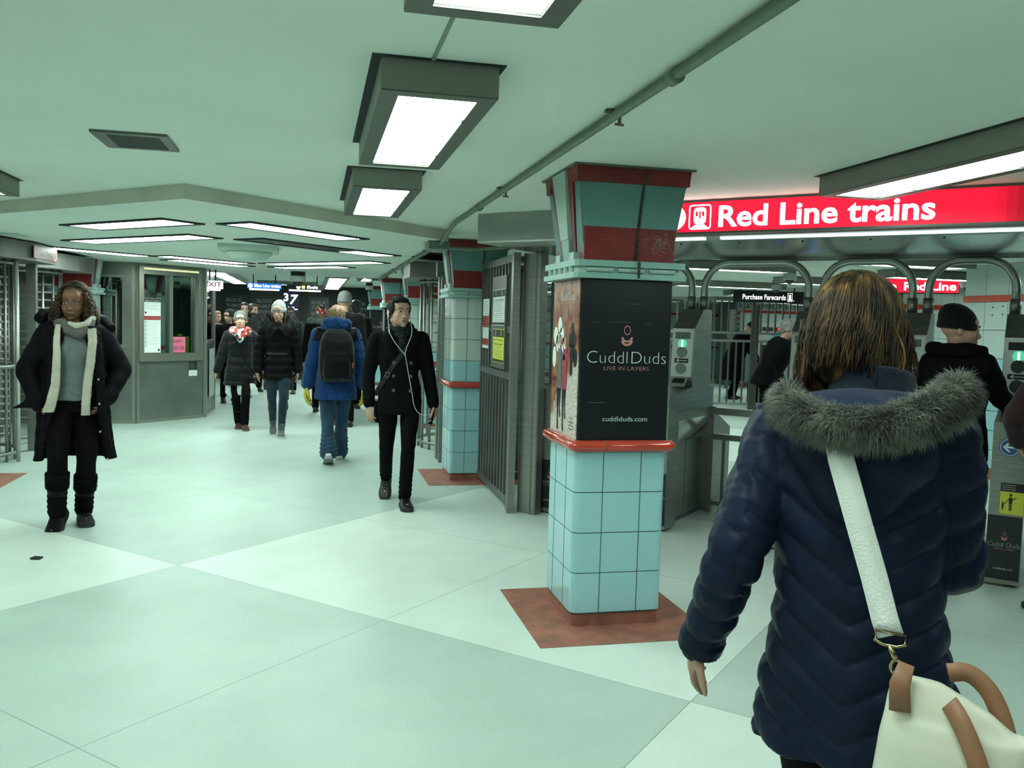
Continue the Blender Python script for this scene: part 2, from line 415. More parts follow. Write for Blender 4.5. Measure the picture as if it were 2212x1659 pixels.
    # side faces: pilaster between red fins and teal wings
    for s in (-1, 1):
        def fin(ya0, ya1, yb0, yb1, z0, z1, d0, d1, m):
            x0 = s * 0.17
            cb.m(m).loft([[(x0, ya0, z0), (x0, ya1, z0), (s * d0, ya1, z0), (s * d0, ya0, z0)], [(x0, yb0, z1), (x0, yb1, z1), (s * d1, yb1, z1), (s * d1, yb0, z1)]])
        for q in (-1, 1):
            fin(q * 0.135, q * 0.245, q * 0.205, q * 0.286, 1.97, 2.335, 0.243, 0.292, TEALC); fin(q * 0.205, q * 0.303, q * 0.205, q * 0.304, 2.335, top, 0.305, 0.308, REDC)
            fin(q * 0.095, q * 0.135, q * 0.12, q * 0.205, 1.985, top, 0.252, 0.312, REDC)
            fin(q * 0.09, q * 0.17, q * 0.09, q * 0.17, 1.938, 1.985, 0.275, 0.275, CREAM)
        fin(-0.05, 0.05, -0.07, 0.07, 1.938, 2.06, 0.262, 0.275, TEALL)
        fin(-0.07, 0.07, -0.12, 0.12, 2.06, top, 0.28, 0.325, CREAM)
    cb.m(STEELD).prism(rrect(0.33, 0.33, 0.01), top - 0.008, top + 0.001)
    cb.build('capital', None, root)
    if ads and y < 6:
        sb = MB().m(mat('pale_scratches', (0.42, 0.24, 0.21), 0.7)); rg = random.Random(4)
        for i in range(150):
            if i < 105: cx_, cz_ = 0.165 + 0.062 * rg.gauss(0, 0.55), 2.035 + 0.045 * rg.gauss(0, 0.55)
            else: cx_, cz_ = rg.uniform(-0.22, 0.22), rg.uniform(1.945, 2.07)
            if abs(cx_) > 0.235 or not 1.945 < cz_ < 2.105 or abs(cx_ - 0.045) < 0.02: continue
            n_ = 6; a0 = rg.uniform(0, 6.28); rr = rg.uniform(0.004, 0.022) if i < 105 else rg.uniform(0.002, 0.006)
            yy = -0.2635 - 0.006 * (cz_ - 1.938) / 0.174
            sb.tube([(max(-.24, min(.24, cx_ + rr * math.cos(a0 + k * 0.35))), yy, max(1.942, min(2.108, cz_ + 0.6 * rr * math.sin(a0 + k * 0.35)))) for k in range(n_)], 0.0009, 4)
        sb.build('scratches', None, root)['kind'] = 'stuff'
    # expansion joint pipe down the front of the capital
    jb = MB().m(mat('rusty_joint', (0.05, 0.04, 0.03), 0.9, var=0.5, vscale=40, bump=0.5, bscale=60))
    jb.tube([(0.035, -0.264, 1.85), (0.035, -0.318, 1.856), (0.035, -0.318, 1.93), (0.037, -0.266, 1.942), (0.042, -0.270, 2.11), (0.055, -0.290, 2.33), (0.06, -0.304, top)], 0.0075, 8)
    jb.build('joint_pipe', None, root)
    return root
def plinth_patch(x, y, label):
    o = MB().m(PLINTH).box(-0.475, -0.48, 0.0005, 0.475, 0.475, 0.003).build('floor_patch', None)
    o.location = (x, y, 0); tag(o, label, 'floor patch', 'red terrazzo squares under the columns'); return o
CX = 1.5975
C1 = column(CX, 4.558, 'tiled column in the foreground wrapped in black and autumn ads', ads=True)
for i, (y, lb, ad) in enumerate(((8.82, 'pale and teal tiled column behind the man in the black coat', False), (13.08, 'third tiled column of the right row, behind the tall exit turnstile', False),
        (17.35, 'fourth tiled column of the right row, with a black ad', True), (21.61, 'farthest tiled column of the right row, with a black ad', True))):
    column(CX, y, lb, ads=ad)
column(-3.2, 13.08, 'tiled column at the left, behind the curly-haired woman')
column(-3.2, 8.82, 'tiled column beyond the left edge, on the left red floor square')
plinth_patch(CX - 0.01, 4.52, 'red terrazzo square around the base of the foreground column')
plinth_patch(CX - 0.01, 8.80, 'red terrazzo square around the base of the second column')
plinth_patch(-3.2, 8.80, 'red terrazzo square at the left edge by the tall turnstile')

# ---------------------------------------------------------------- ads on the columns
def logo_swirl(mb, o, u, h):       # little figure: oval head and two curved strokes
    v = Vector((0, 0, 1)); o = Vector(o); u = Vector(u)
    mb.ring(o + v * h * 0.78, u, v, h * 0.24, h * 0.19, asp=0.72)
    mb.ring(o + v * h * 0.42, u, v, h * 0.24, h * 0.15, asp=1.25, a0=R(175), a1=R(365))
    mb.ring(o + v * h * 0.24, u, v, h * 0.24, h * 0.13, asp=1.25, a0=R(175), a1=R(365))
def black_ad(root_loc, label, width=0.475, z0=1.003, z1=1.844):
    o = empty('advertisement', root_loc, 0, label, 'advertisement')
    MB().m(ADBLK).box(-width / 2, 0, z0, width / 2, 0.006, z1).build('film', None, o)
    u = (1, 0, 0); v = (0, 0, 1); e = -0.0012
    t = MB().m(ADWHITE).text('Cuddl', (-0.218, e, 1.408), u, v, 0.066, off=-0.024, width=0.221).text('Duds', (0.024, e, 1.408), u, v, 0.066, off=-0.024, width=0.192); t.build('brand_lettering', None, o)
    t = MB().m(PINKP).text('LIVE IN LAYERS', (-0.120, e, 1.372), u, v, 0.021, off=-0.012, width=0.25)
    logo_swirl(t, (0.005, e, 1.50), u, 0.105); t.build('pink_logo', None, o)
    MB().m(ADWHITE).text('cuddlduds.com', (-0.118, e, 1.103), u, v, 0.026, off=-0.008, width=0.25).build('web_address', None, o)
    w_ = MB().m(mat('worn_film', (0.10, 0.11, 0.11), 0.6)); 
    for a, b, z in ((-0.19, -0.14, 1.62), (-0.09, 0.02, 1.622), (0.10, 0.14, 1.618), (0.0, 0.09, 1.72), (-0.2, -0.10, 1.20)): w_.box(a, e, z, b, e + 0.001, z + 0.002)
    w_.build('scuff', None, o)
    return o
black_ad((CX, 4.558 - HY - 0.001, 0), 'black clothing ad on the front of the foreground column', 0.492)
black_ad((CX, 17.35 - HY - 0.001, 0), 'black ad on the fourth column of the right row', 0.492)
black_ad((CX, 21.61 - HY - 0.001, 0), 'black ad on the farthest column of the right row', 0.492)
# autumn photograph ad on the left face
def autumn_ad():
    m = bpy.data.materials.new('autumn_photo_print'); m.use_nodes = True; nt = m.node_tree; b = nt.nodes['Principled BSDF']; N = nt.nodes.new; L = nt.links.new
    tc = N('ShaderNodeTexCoord'); n = N('ShaderNodeTexNoise'); n.inputs['Scale'].default_value = 16; n.inputs['Detail'].default_value = 10; L(tc.outputs['Object'], n.inputs['Vector'])
    r = N('ShaderNodeValToRGB'); r.color_ramp.elements[0].position = 0.32; r.color_ramp.elements[0].color = (0.035, 0.016, 0.008, 1); r.color_ramp.elements[1].position = 0.62; r.color_ramp.elements[1].color = (0.36, 0.17, 0.07, 1)
    e = r.color_ramp.elements.new(0.47); e.color = (0.24, 0.05, 0.02, 1); L(n.outputs['Fac'], r.inputs['Fac'])
    n2 = N('ShaderNodeTexNoise'); n2.inputs['Scale'].default_value = 60; n2.inputs['Detail'].default_value = 4; L(tc.outputs['Object'], n2.inputs['Vector'])
    r2 = N('ShaderNodeValToRGB'); r2.color_ramp.elements[0].color = (0.42, 0.30, 0.24, 1); r2.color_ramp.elements[1].color = (0.75, 0.72, 0.66, 1); r2.color_ramp.elements[0].position = 0.35; r2.color_ramp.elements[1].position = 0.62; L(n2.outputs['Fac'], r2.inputs['Fac'])
    sp = N('ShaderNodeSeparateXYZ'); L(tc.outputs['Object'], sp.inputs[0])
    a = N('ShaderNodeMath'); a.operation = 'MULTIPLY_ADD'; L(sp.outputs[1], a.inputs[0]); a.inputs[1].default_value = 0.75; L(sp.outputs[2], a.inputs[2])
    a2 = N('ShaderNodeMath'); a2.operation = 'MULTIPLY_ADD'; L(n.outputs['Fac'], a2.inputs[0]); a2.inputs[1].default_value = 0.3; L(a.outputs[0], a2.inputs[2])
    r3 = N('ShaderNodeMapRange'); L(a2.outputs[0], r3.inputs['Value']); r3.inputs['From Min'].default_value = 1.46; r3.inputs['From Max'].default_value = 1.36
    mx = N('ShaderNodeMix'); mx.data_type = 'RGBA'; L(r3.outputs[0], mx.inputs['Factor']); L(r.outputs['Color'], mx.inputs['A']); L(r2.outputs['Color'], mx.inputs['B'])
    L(mx.outputs['Result'], b.inputs['Base Color']); b.inputs['Roughness'].default_value = 0.35
    o = empty('advertisement', (CX - HX - 0.001, 4.558, 0), 0, 'autumn photograph ad of two women with balloons, left face of foreground column', 'advertisement')
    MB().m(m).box(0.0, -0.245, 1.003, 0.006, 0.245, 1.844).build('photo_print', None, o)
    u = Vector((0, -1, 0)); v = Vector((0, 0, 1))      # viewer faces +X: right is -Y
    P = lambda a, z, e=0.0: Vector((-0.0012 - e, -a, z))
    bl = MB().m(WHITE)
    for a, z, r1, r2_ in ((-0.10, 1.60, 0.040, 0.045), (-0.18, 1.54, 0.045, 0.05), (-0.06, 1.54, 0.045, 0.05), (-0.13, 1.50, 0.045, 0.05), (-0.20, 1.42, 0.035, 0.06), (-0.02, 1.49, 0.04, 0.045)):
        bl.disc(P(a, z), u, v, r1, 20, r2_)
    bl.m(ADBLK)
    for a, z, r1, r2_ in ((0.14, 1.58, 0.03, 0.035), (0.11, 1.52, 0.035, 0.04), (0.17, 1.52, 0.035, 0.04), (0.14, 1.45, 0.04, 0.05), (0.20, 1.43, 0.035, 0.05), (0.13, 1.37, 0.025, 0.04)):
        bl.disc(P(a, z), u, v, r1, 20, r2_)
    bl.build('balloons', None, o)
    def figure(name, a, top, legc, skin):
        f = MB().m(skin).disc(P(a, 1.51, .0004), u, v, 0.02, 16, 0.028)
        f.m(mat('print_brown_hair', (0.12, 0.05, 0.02), 0.6)).ring(P(a, 1.515, .0003), u, v, 0.034, 0.017, a0=R(-40), a1=R(220))
        f.m(top).add([P(a - 0.035, 1.47, .0005), P(a + 0.035, 1.47, .0005), P(a + 0.04, 1.38, .0005), P(a + 0.045, 1.25, .0005), P(a - 0.04, 1.25, .0005), P(a - 0.03, 1.38, .0005)], [(0, 1, 2, 3, 4, 5)])
        f.add([P(a + 0.03, 1.465, .0005), P(a + 0.10, 1.43, .0005), P(a + 0.10, 1.405, .0005), P(a + 0.03, 1.42, .0005)], [(0, 1, 2, 3)])
        f.add([P(a - 0.03, 1.465, .0005), P(a - 0.07, 1.51, .0005), P(a - 0.055, 1.52, .0005), P(a - 0.02, 1.46, .0005)], [(0, 1, 2, 3)])
        f.m(legc)
        f.add([P(a - 0.035, 1.25, .0006), P(a, 1.25, .0006), P(a - 0.002, 1.08, .0006), P(a + 0.01, 1.02, .0006), P(a - 0.02, 1.02, .0006), P(a - 0.022, 1.08, .0006)], [(0, 1, 2, 3, 4, 5)])
        f.add([P(a + 0.0, 1.25, .0006), P(a + 0.04, 1.25, .0006), P(a + 0.03, 1.15, .0006), P(a + 0.045, 1.09, .0006), P(a + 0.02, 1.09, .0006), P(a + 0.012, 1.15, .0006)], [(0, 1, 2, 3, 4, 5)])
        f.build(name, None, o)
    sk = mat('print_skin', (0.5, 0.27, 0.18), 0.6)
    figure('printed_figure', -0.09, mat('print_grey', (0.10, 0.11, 0.12), 0.6), ADBLK, sk)
    figure('printed_figure', 0.01, mat('print_crimson', (0.30, 0.02, 0.05), 0.6), ADBLK, sk)
    t = MB().m(ADWHITE).text('CuddlDuds', P(-0.10, 1.735), u, v, 0.045, off=-0.022, width=0.26); t.build('brand_lettering', None, o)
    t = MB().m(PINKP); logo_swirl(t, P(-0.15, 1.70), u, 0.09); t.build('pink_logo', None, o)
    t = MB().m(mat('dark_print', (0.06, 0.07, 0.07), 0.6))
    for k, w_ in enumerate(("MACY'S",)): t.text(w_, P(0.12, 1.10), u, v, 0.014, width=0.08)
    for k in range(3): t.box(-0.0013, -0.20, 1.082 - 0.018 * k, 0, -0.12, 1.087 - 0.018 * k)
    t.build('small_print', None, o)
autumn_ad()

# ---------------------------------------------------------------- ceiling lamps
def lamp_box(x, y, L, wd, drop, label, panes=1, rz=0.0, z=None, ceil=CEIL, gap=True, fr=0.06, lit=None):
    """surface-mounted fluorescent box; local y is the long axis"""
    o = empty('ceiling_lamp', (x, y, ceil), rz, label, 'lamp', 'fluorescent ceiling lamps')
    hx, hy = wd / 2, L / 2; b = -drop
    mb = MB().m(HOUS); t = 0.012
    mb.box(-hx, -hy, b, -hx + t, hy, 0).box(hx - t, -hy, b, hx, hy, 0).box(-hx + t, -hy, b, hx - t, -hy + t, 0).box(-hx + t, hy - t, b, hx - t, hy, 0)
    mb.box(-hx + t, -hy + t, b + 0.03, hx - t, hy - t, b + 0.04)
    mb.build('housing', None, o)
    fb = MB().m(HOUSF)
    fb.box(-hx + .001, -hy + .001, b - 0.004, -hx + fr, hy - .001, b).box(hx - fr, -hy + .001, b - 0.004, hx - .001, hy - .001, b).box(-hx + fr, -hy + .001, b - .004, hx - fr, -hy + fr, b).box(-hx + fr, hy - fr, b - .004, hx - fr, hy - .001, b)
    n = panes; st = (L - 2 * fr) / n
    for k in range(1, n): fb.box(-hx + fr, -hy + fr + k * st - 0.03, b - .004, hx - fr, -hy + fr + k * st + 0.03, b)
    for q in (0.25, 0.75): fb.m(HOUSD).box(hx - fr - 0.004, -hy + L * q - .01, b - .008, hx - fr + 0.004, -hy + L * q + .01, b)
    fb.build('frame', None, o)
    for k in range(n):
        mtl = PANEL if not lit else lit[k]
        p = MB().m(mtl).box(-hx + fr, -hy + fr + k * st, b + 0.004, hx - fr, -hy + fr + (k + 1) * st, b + 0.008).build('diffuser', None, o)
        if mtl is PANELOFF: p['label'] = 'unlit dark diffuser'
    if gap: MB().m(HOUSD).box(-hx - 0.03, -hy - 0.02, -0.003, hx + 0.02, hy + 0.01, -0.0005).build('ceiling_gap', None, o)
    return o
def recessed(x, y, L, rz, label, panes=1, lit=None, wd=0.40):
    o = empty('recessed_lamp', (x, y, LOW), rz, label, 'lamp', 'recessed lamps in the dropped ceiling')
    hx, hy = wd / 2, L / 2; fr = 0.05; fb = MB().m(HOUSD)
    fb.box(-hx, -hy, -0.012, -hx + fr, hy, -.0005).box(hx - fr, -hy, -0.012, hx, hy, -.0005).box(-hx + fr, -hy, -0.012, hx - fr, -hy + fr, -.0005).box(-hx + fr, hy - fr, -0.012, hx - fr, hy, -.0005)
    fb.build('frame', None, o); ln = L - 2 * fr; cuts = [0, 1] if panes == 1 else [0, 0.30, 1]
    for k in range(panes):
        m_ = PANEL if not lit else lit[k]
        p = MB().m(m_).box(-hx + fr, -hy + fr + ln * cuts[k] + 0.01 * k, -0.008, hx - fr, -hy + fr + ln * cuts[k + 1], -0.004).build('diffuser', None, o)
        if m_ is PANELOFF: p['label'] = 'unlit dark diffuser'
    return o
for i, (x, y, lb) in enumerate(((0.383, 1.40, 'big ceiling lamp cut by the top edge of the photo'), (0.383, 3.46, 'largest whole ceiling lamp, above centre'), (0.383, 5.49, 'ceiling lamp right behind the largest one'),
        (-2.02, 5.46, 'ceiling lamp whose corner shows at the left edge'), (-2.02, 3.3, 'unseen ceiling lamp left of the camera row'), (-2.02, 1.1, 'unseen left row ceiling lamp nearest the camera'),
        (2.78, 3.48, 'dark-sided ceiling lamp at the right edge above the red sign'), (2.78, 1.2, 'unseen right row ceiling lamp nearest the camera'), (0.383, -0.8, 'unseen centre row ceiling lamp behind the camera'))):
    lamp_box(x, y, 1.36, 0.375, 0.10, lb)  # out-of-frame lamps added for light, continuing the visible rows
for x, y in ((-4.4, 5.46), (-4.4, 2.5), (5.2, 2.6)): lamp_box(x, y, 1.36, 0.375, 0.10, {5.46: 'unseen outermost left ceiling lamp, farther from the camera', 2.5: 'unseen outermost left ceiling lamp, nearer the camera', 2.6: 'unseen outermost ceiling lamp on the right, beside the fare gates'}[y])  # unseen outer lamps, put in for their light
DC = (-0.80, 10.35)
def dia(o1, o2, L, label, **k):      # o1 along (1,1), o2 along (-1,1)
    x = DC[0] + (o1 - o2) / 2 ; y = DC[1] + (o1 + o2) / 2
    return x, y
recessed(-1.47, 7.66, 1.36, R(45), 'bright recessed lamp left of centre, nearest in the dropped ceiling')
recessed(-0.14, 7.58, 1.36, R(-45), 'bright recessed lamp right of centre, nearest in the dropped ceiling')
recessed(-1.68, 9.15, 2.0, R(45), 'recessed lamp with a bluish short pane', 2, [PANEL, PANEL]).rotation_euler = (0, 0, R(45 + 180))
recessed(0.10, 9.20, 2.0, R(-45 + 180), 'recessed lamp mostly dark with one lit pane', 2, [PANEL, PANELOFF])
recessed(-2.55, 11.35, 1.36, R(-45), 'recessed lamp at the far left, behind the booth corner')
recessed(-1.40, 12.05, 1.36, R(-45), 'long recessed lamp beyond the ceiling speaker, left of it')
recessed(-1.42, 12.75, 1.30, R(-45), 'recessed lamp deepest on the left')
recessed(0.10, 11.7, 2.0, R(45), 'recessed two-pane lamp beyond the ceiling speaker, right of it', 2)
recessed(-0.05, 12.75, 1.36, R(45), 'recessed lamp deepest on the right')
# far surface lamps, tilted white louvres
far = empty('ceiling_lamp', (0.42, 18.9, CEIL), 0, 'far ceiling lamp with five glowing panes in a row', 'lamp', 'fluorescent ceiling lamps')
fb = MB().m(HOUS).box(-0.2, -3.1, -0.1, 0.2, 3.3, 0); fb.build('housing', None, far)
for k in range(5): MB().m(PANEL).box(-0.15, -2.9 + k * 1.22, -0.104, 0.15, -2.0 + k * 1.22, -0.101).build('diffuser', None, far)
fl = empty('ceiling_lamp', (-1.62, 18.0, CEIL), 0, 'far left ceiling lamp with four glowing panes', 'lamp', 'fluorescent ceiling lamps')
MB().m(STEELL).box(-0.16, -2.6, -0.1, 0.16, 2.6, 0).build('housing', None, fl)
for k in range(4): MB().m(PANEL).box(-0.13, -2.5 + k * 1.3, -0.104, 0.13, -1.6 + k * 1.3, -0.101).build('diffuser', None, fl)
lamp_box(-0.6, 20.6, 1.3, 0.37, 0.08, 'far lamp over the dark hoarding', rz=R(90))
lamp_box(1.0, 17.2, 1.3, 0.3, 0.05, 'far lamp beside the farthest columns')
# lamps inside the paid area; the hidden ones are kept for their light
for x, y, L, lb in ((5.0, 9.75, 1.4, 'ceiling lamp past the gates, over the dome camera in the second arch'), (6.1, 8.05, 1.4, 'ceiling lamp past the gates, above the navy-coated woman'), (4.1, 11.2, 1.3, 'ceiling lamp past the gates, behind the first steel arch'),
        (6.9, 13.7, 2.0, 'long ceiling lamp just above the Purchase Farecards sign'), (7.5, 11.85, 1.4, 'ceiling lamp nearer than the Purchase Farecards sign, right of it'), (7.75, 9.7, 1.4, 'ceiling lamp over the small Red Line sign, nearer one'), (9.0, 16.5, 1.4, 'ceiling lamp right behind the Purchase Farecards sign'),
        (6.6, 18.5, 1.4, 'ceiling lamp over the bent-over person in the black coat'), (10.9, 20.3, 2.2, 'ceiling lamp over the left farecard machine'), (13.4, 21.0, 2.2, 'ceiling lamp right of the farecard machines'), (8.6, 22.0, 2.2, 'ceiling lamp before the far tiled wall with black letters'),
        (4.3, 14.5, 1.4, 'ceiling lamp behind the foreground column, nearer of two'), (4.6, 18.5, 1.4, 'ceiling lamp behind the foreground column, farther of two'), (6.4, 5.2, 1.0, 'unseen ceiling lamp over the lane at the right edge'), (10.8, 11.2, 1.6, 'unseen ceiling lamp in front of the tiled wall with small tiles')):
    lamp_box(x, y, L, 0.36, 0.10, lb, rz=R(90))
for x, y in ((-5.6, 8.6), (-5.6, 12.0), (-4.9, 17.5), (-4.9, 20.8)):  # lamps out of sight on the left, added to light the hall
    lamp_box(x, y, 1.4, 0.37, 0.06, {8.6: 'unseen ceiling lamp over the fence off the left edge', 12.0: 'unseen ceiling lamp behind the left turnstiles', 17.5: 'hidden ceiling lamp behind the attendant booth, nearer one', 20.8: 'hidden ceiling lamp behind the attendant booth, farther one'}[y], ceil=LOW if y < 13 else CEIL)
# ceiling vent, speaker, cameras, conduits
v = empty('ceiling_vent', (-0.83, 4.48, CEIL), 0, 'grey slatted vent in the ceiling at the upper left', 'vent')
MB().m(STEELD).box(-0.165, -0.19, -0.012, 0.165, -0.15, 0).box(-0.165, 0.15, -0.012, 0.165, 0.19, 0).box(-0.165, -0.15, -0.012, -0.105, 0.15, 0).box(0.125, -0.15, -0.012, 0.165, 0.15, 0).build('frame', None, v)
sl = MB().m(mat('vent_slat', (0.09, 0.10, 0.09), 0.6))
for k in range(16): sl.box(-0.105, -0.145 + k * 0.0185, -0.010, 0.125, -0.137 + k * 0.0185, -0.001)
sl.m(BLACK).box(-0.105, -0.15, -0.0015, 0.125, 0.15, -0.0005); sl.build('slats', None, v)
PAINTW = mat('painted_white_metal', (0.50, 0.62, 0.56), 0.5)
sp_ = empty('ceiling_speaker', (-0.66, 9.45, LOW), 0, 'round white ceiling speaker under its square plate', 'speaker')
MB().m(PAINTW).box(-0.29, -0.26, -0.06, 0.29, 0.26, -.0005).build('plate', None, sp_)
g = MB().m(PAINTW); g.smooth = True
g.loft([[(r_ * math.cos(2 * math.pi * k / 32), r_ * math.sin(2 * math.pi * k / 32), z_) for k in range(32)] for r_, z_ in ((0.235, -0.06), (0.225, -0.09), (0.19, -0.12), (0.18, -0.135), (0.15, -0.14), (0.02, -0.142))])
g.build('horn', None, sp_)
def dome(x, y, z, label, big=1.0):
    o = empty('security_camera', (x, y, z), 0, label, 'camera', 'dome cameras on the ceiling')
    MB().m(BLACK).cyl(0, 0, -0.07, -0.0005, 0.075 * big, 20).build('mount', None, o)
    MB().m(mat('camera_shell', (0.4, 0.44, 0.42), 0.4)).cyl(0, 0, -0.16, -0.07, 0.085 * big, 24).build('shell', None, o)
    d = MB().m(mat('smoked_dome', (0.02, 0.022, 0.024), 0.06)); d.smooth = True
    d.ell((0, 0, -0.16), (0.055 * big, 0.055 * big, 0.05 * big)); d.build('dome_lens', None, o)
dome(6.0, 10.2, CEIL, 'dome camera with black mount, framed by the second arch')
dome(7.3, 12.8, CEIL, 'smaller dome camera on the far lamp, left of the framed one', 0.9)
dome(8.6, 10.1, CEIL, 'dome camera just above the small red sign')
dome(1.2, 19.6, CEIL, 'white dome camera far down the corridor, by the columns')
dome(-0.25, 14.2, LOW, 'dome camera in front of the far blue sign', 1.5)
cd = empty('ceiling_conduit', (0, 0, 0), 0, 'long grey conduit running along the ceiling to the columns', 'conduit')
c1 = MB().m(CONDUIT); c1.smooth = True
c1.tube([(1.10, -3.5, 2.395), (1.10, 6.9, 2.395), (1.10, 7.25, 2.375), (1.10, 7.5, 2.33), (1.10, 7.85, 2.295)], 0.018, 12)
c1.build('pipe', None, cd)
c2 = MB().m(CONDUIT); c2.smooth = True; c2.tube([(1.10, 8.0, 2.298), (1.10, 15.4, 2.298)], 0.02, 10); c2.build('pipe', None, cd)
MB().m(CONDUIT).box(1.0, 7.82, 2.255, 1.19, 8.1, 2.32).build('junction_box', None, cd)
for y in (2.61, 5.92, 8.9, 11.0):
    q = MB().m(CONDUIT); q.smooth = True; q.tube([(1.10, y - 0.025, 2.39 if y < 7 else 2.298), (1.10, y + 0.025, 2.39 if y < 7 else 2.298)], 0.025, 14); q.build('coupling', None, cd)
for y in (0.6, 3.18, 5.18, 9.8, 12.4):
    zc = 2.39 if y < 7 else 2.298
    MB().m(STEELD).box(1.065, y - 0.012, zc + 0.018, 1.135, y + 0.012, zc + 0.028).box(1.118, y - 0.006, zc - 0.026, 1.128, y + 0.006, zc + 0.02).tube([(1.105, y, zc - 0.024), (1.14, y, zc - 0.026)], 0.005, 6).build('bracket', None, cd)
q = MB().m(CONDUIT); q.smooth = True; q.tube([(1.19, 7.95, 2.28), (1.42, 7.98, 2.275), (1.75, 7.6, 2.28), (1.95, 7.35, 2.285)], 0.014, 8); q.build('branch_pipe', None, cd)
cf = empty('ceiling_conduit', (0, 15.75, 0), 0, 'far conduit crossing the corridor ceiling', 'conduit')
q = MB().m(CONDUIT); q.smooth = True; q.tube([(-2.2, 0, 2.37), (1.3, 0, 2.37)], 0.022, 8); q.build('pipe', None, cf)
q = MB().m(CONDUIT); q.smooth = True; q.tube([(0.75, 0.05, 2.37), (1.10, -0.3, 2.30)], 0.02, 8); q.build('branch_pipe', None, cf)
# plaster crack line near the first lamp
tag(MB().m(mat('ceiling_seam', (0.22, 0.28, 0.24), 0.8)).box(0.350, 2.10, CEIL - 0.004, 0.362, 2.77, CEIL).build('ceiling_seam'), 'thin plaster seam between the two nearest lamps', 'seam')
tag(MB().m(BLACK).add([(-1.76, 6.02, .002), (-1.70, 6.0, .002), (-1.69, 6.05, .002), (-1.74, 6.06, .002), (-1.76, 6.02, .012), (-1.70, 6.0, .006), (-1.69, 6.05, .01), (-1.74, 6.06, .014)], [(0, 1, 2, 3), (4, 5, 6, 7), (0, 1, 5, 4), (1, 2, 6, 5), (2, 3, 7, 6), (3, 0, 4, 7)]).build('litter_scrap'), 'tiny dark scrap of litter on the pale floor at left', 'litter')
# ---------------------------------------------------------------- canopy and lit sign over the fare gates
D45 = R(-45)
def dg(k, d=0.0):     # world point on the gate line: k metres to the right, d metres deeper, from machine 0's corner
    return (1.886 + (k + d) / math.sqrt(2), 7.058 + (-k + d) / math.sqrt(2), 0)
OX = dg(0, (7.655 - 8.944) / math.sqrt(2))
cn = empty('gate_canopy', (1.20, 6.50, 0), D45, 'long stainless canopy beam over the fare gates', 'canopy')
LEN = 7.2
MB().m(mat('grey_canopy_face', (0.30, 0.33, 0.30), 0.5, 0.2, var=0.05)).box(0, 0, 2.215, LEN, 0.03, CEIL - .001).box(0, 0.03, 2.215, 0.03, 1.75, CEIL - .001).build('fascia', None, cn)
MB().m(MIRROR).box(0.03, 0.30, 2.195, LEN, 1.75, 2.21).build('underside_panel', None, cn)
MB().m(STEELL).box(0.0, 0.0, 2.200, LEN, 0.30, 2.214).build('front_lip', None, cn)
MB().m(STEELL).box(1.3, 1.74, 2.17, LEN, 1.78, 2.20).build('rear_lip', None, cn)
rv = MB().m(BLACK)
for k in range(14): rv.box(1.45 + 0.42 * k, 0.42, 2.190, 1.462 + 0.42 * k, 0.432, 2.196)
rv.build('rivets', None, cn)
RB = emis('lit_red_acrylic', (1.0, 0.008, 0.042), 0.95); WB = emis('lit_white_letters', (1.0, 0.98, 0.97), 5.0)
sg = empty('station_sign', (2.30 - 0.36 / math.sqrt(2), 5.35 + 0.36 / math.sqrt(2), 0), D45, 'big lit red sign reading Red Line trains', 'sign')
SL = 3.6
MB().m(STEELD).box(-0.02, -0.065, 2.205, SL, 0.02, 2.218).box(-0.02, -0.065, 2.405, SL, 0.02, CEIL - .001).build('frame', None, sg)
MB().m(RB).box(0, -0.06, 2.218, 2.20, 0.02, 2.405).build('lit_face', None, sg)
fd = MB()
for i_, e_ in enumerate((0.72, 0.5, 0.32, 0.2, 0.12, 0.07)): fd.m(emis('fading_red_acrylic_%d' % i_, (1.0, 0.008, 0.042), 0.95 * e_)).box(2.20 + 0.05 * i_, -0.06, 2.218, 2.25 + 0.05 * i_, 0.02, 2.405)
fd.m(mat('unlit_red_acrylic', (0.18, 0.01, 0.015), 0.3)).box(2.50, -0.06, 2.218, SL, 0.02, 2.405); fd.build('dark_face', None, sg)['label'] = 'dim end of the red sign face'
u, v_ = (1, 0, 0), (0, 0, 1)
T = MB().m(WB); T.text('Red Line trains', (0.660, -0.063, 2.248), u, v_, 0.128, off=0.020, width=1.235); T.build('lettering', None, sg)
T = MB().m(WB)
T.disc((0.375, -0.062, 2.311), u, v_, 0.078, 40); T.m(RB).add([(0.345, -0.0632, 2.275), (0.358, -0.0632, 2.270), (0.418, -0.0632, 2.352), (0.405, -0.0632, 2.357)], [(0, 1, 2, 3)]).add([(0.330, -0.0632, 2.31), (0.340, -0.0632, 2.318), (0.358, -0.0632, 2.285), (0.348, -0.0632, 2.275)], [(0, 1, 2, 3)])
T.build('round_symbol', None, sg)
T = MB().m(WB); cx, cz = 0.548, 2.311
def rr2(w, h, r, y, n=5): return [(cx + px, y, cz + pz) for px, pz in rrect(w, h, r, n)]
o_ = rr2(0.073, 0.078, 0.02, -0.0622); i_ = rr2(0.066, 0.071, 0.016, -0.0622); n = len(o_)
T.add(o_ + i_, [(k, (k + 1) % n, n + (k + 1) % n, n + k) for k in range(n)])
T.add([(cx + px * 1.0, -0.0624, cz + 0.008 + pz) for px, pz in rrect(0.040, 0.052, 0.024, 6)], [tuple(range(28))])
T.add([(cx - 0.055, -0.0624, cz - 0.068), (cx + 0.055, -0.0624, cz - 0.068), (cx + 0.03, -0.0624, cz - 0.048), (cx - 0.03, -0.0624, cz - 0.048)], [(0, 1, 2, 3)])
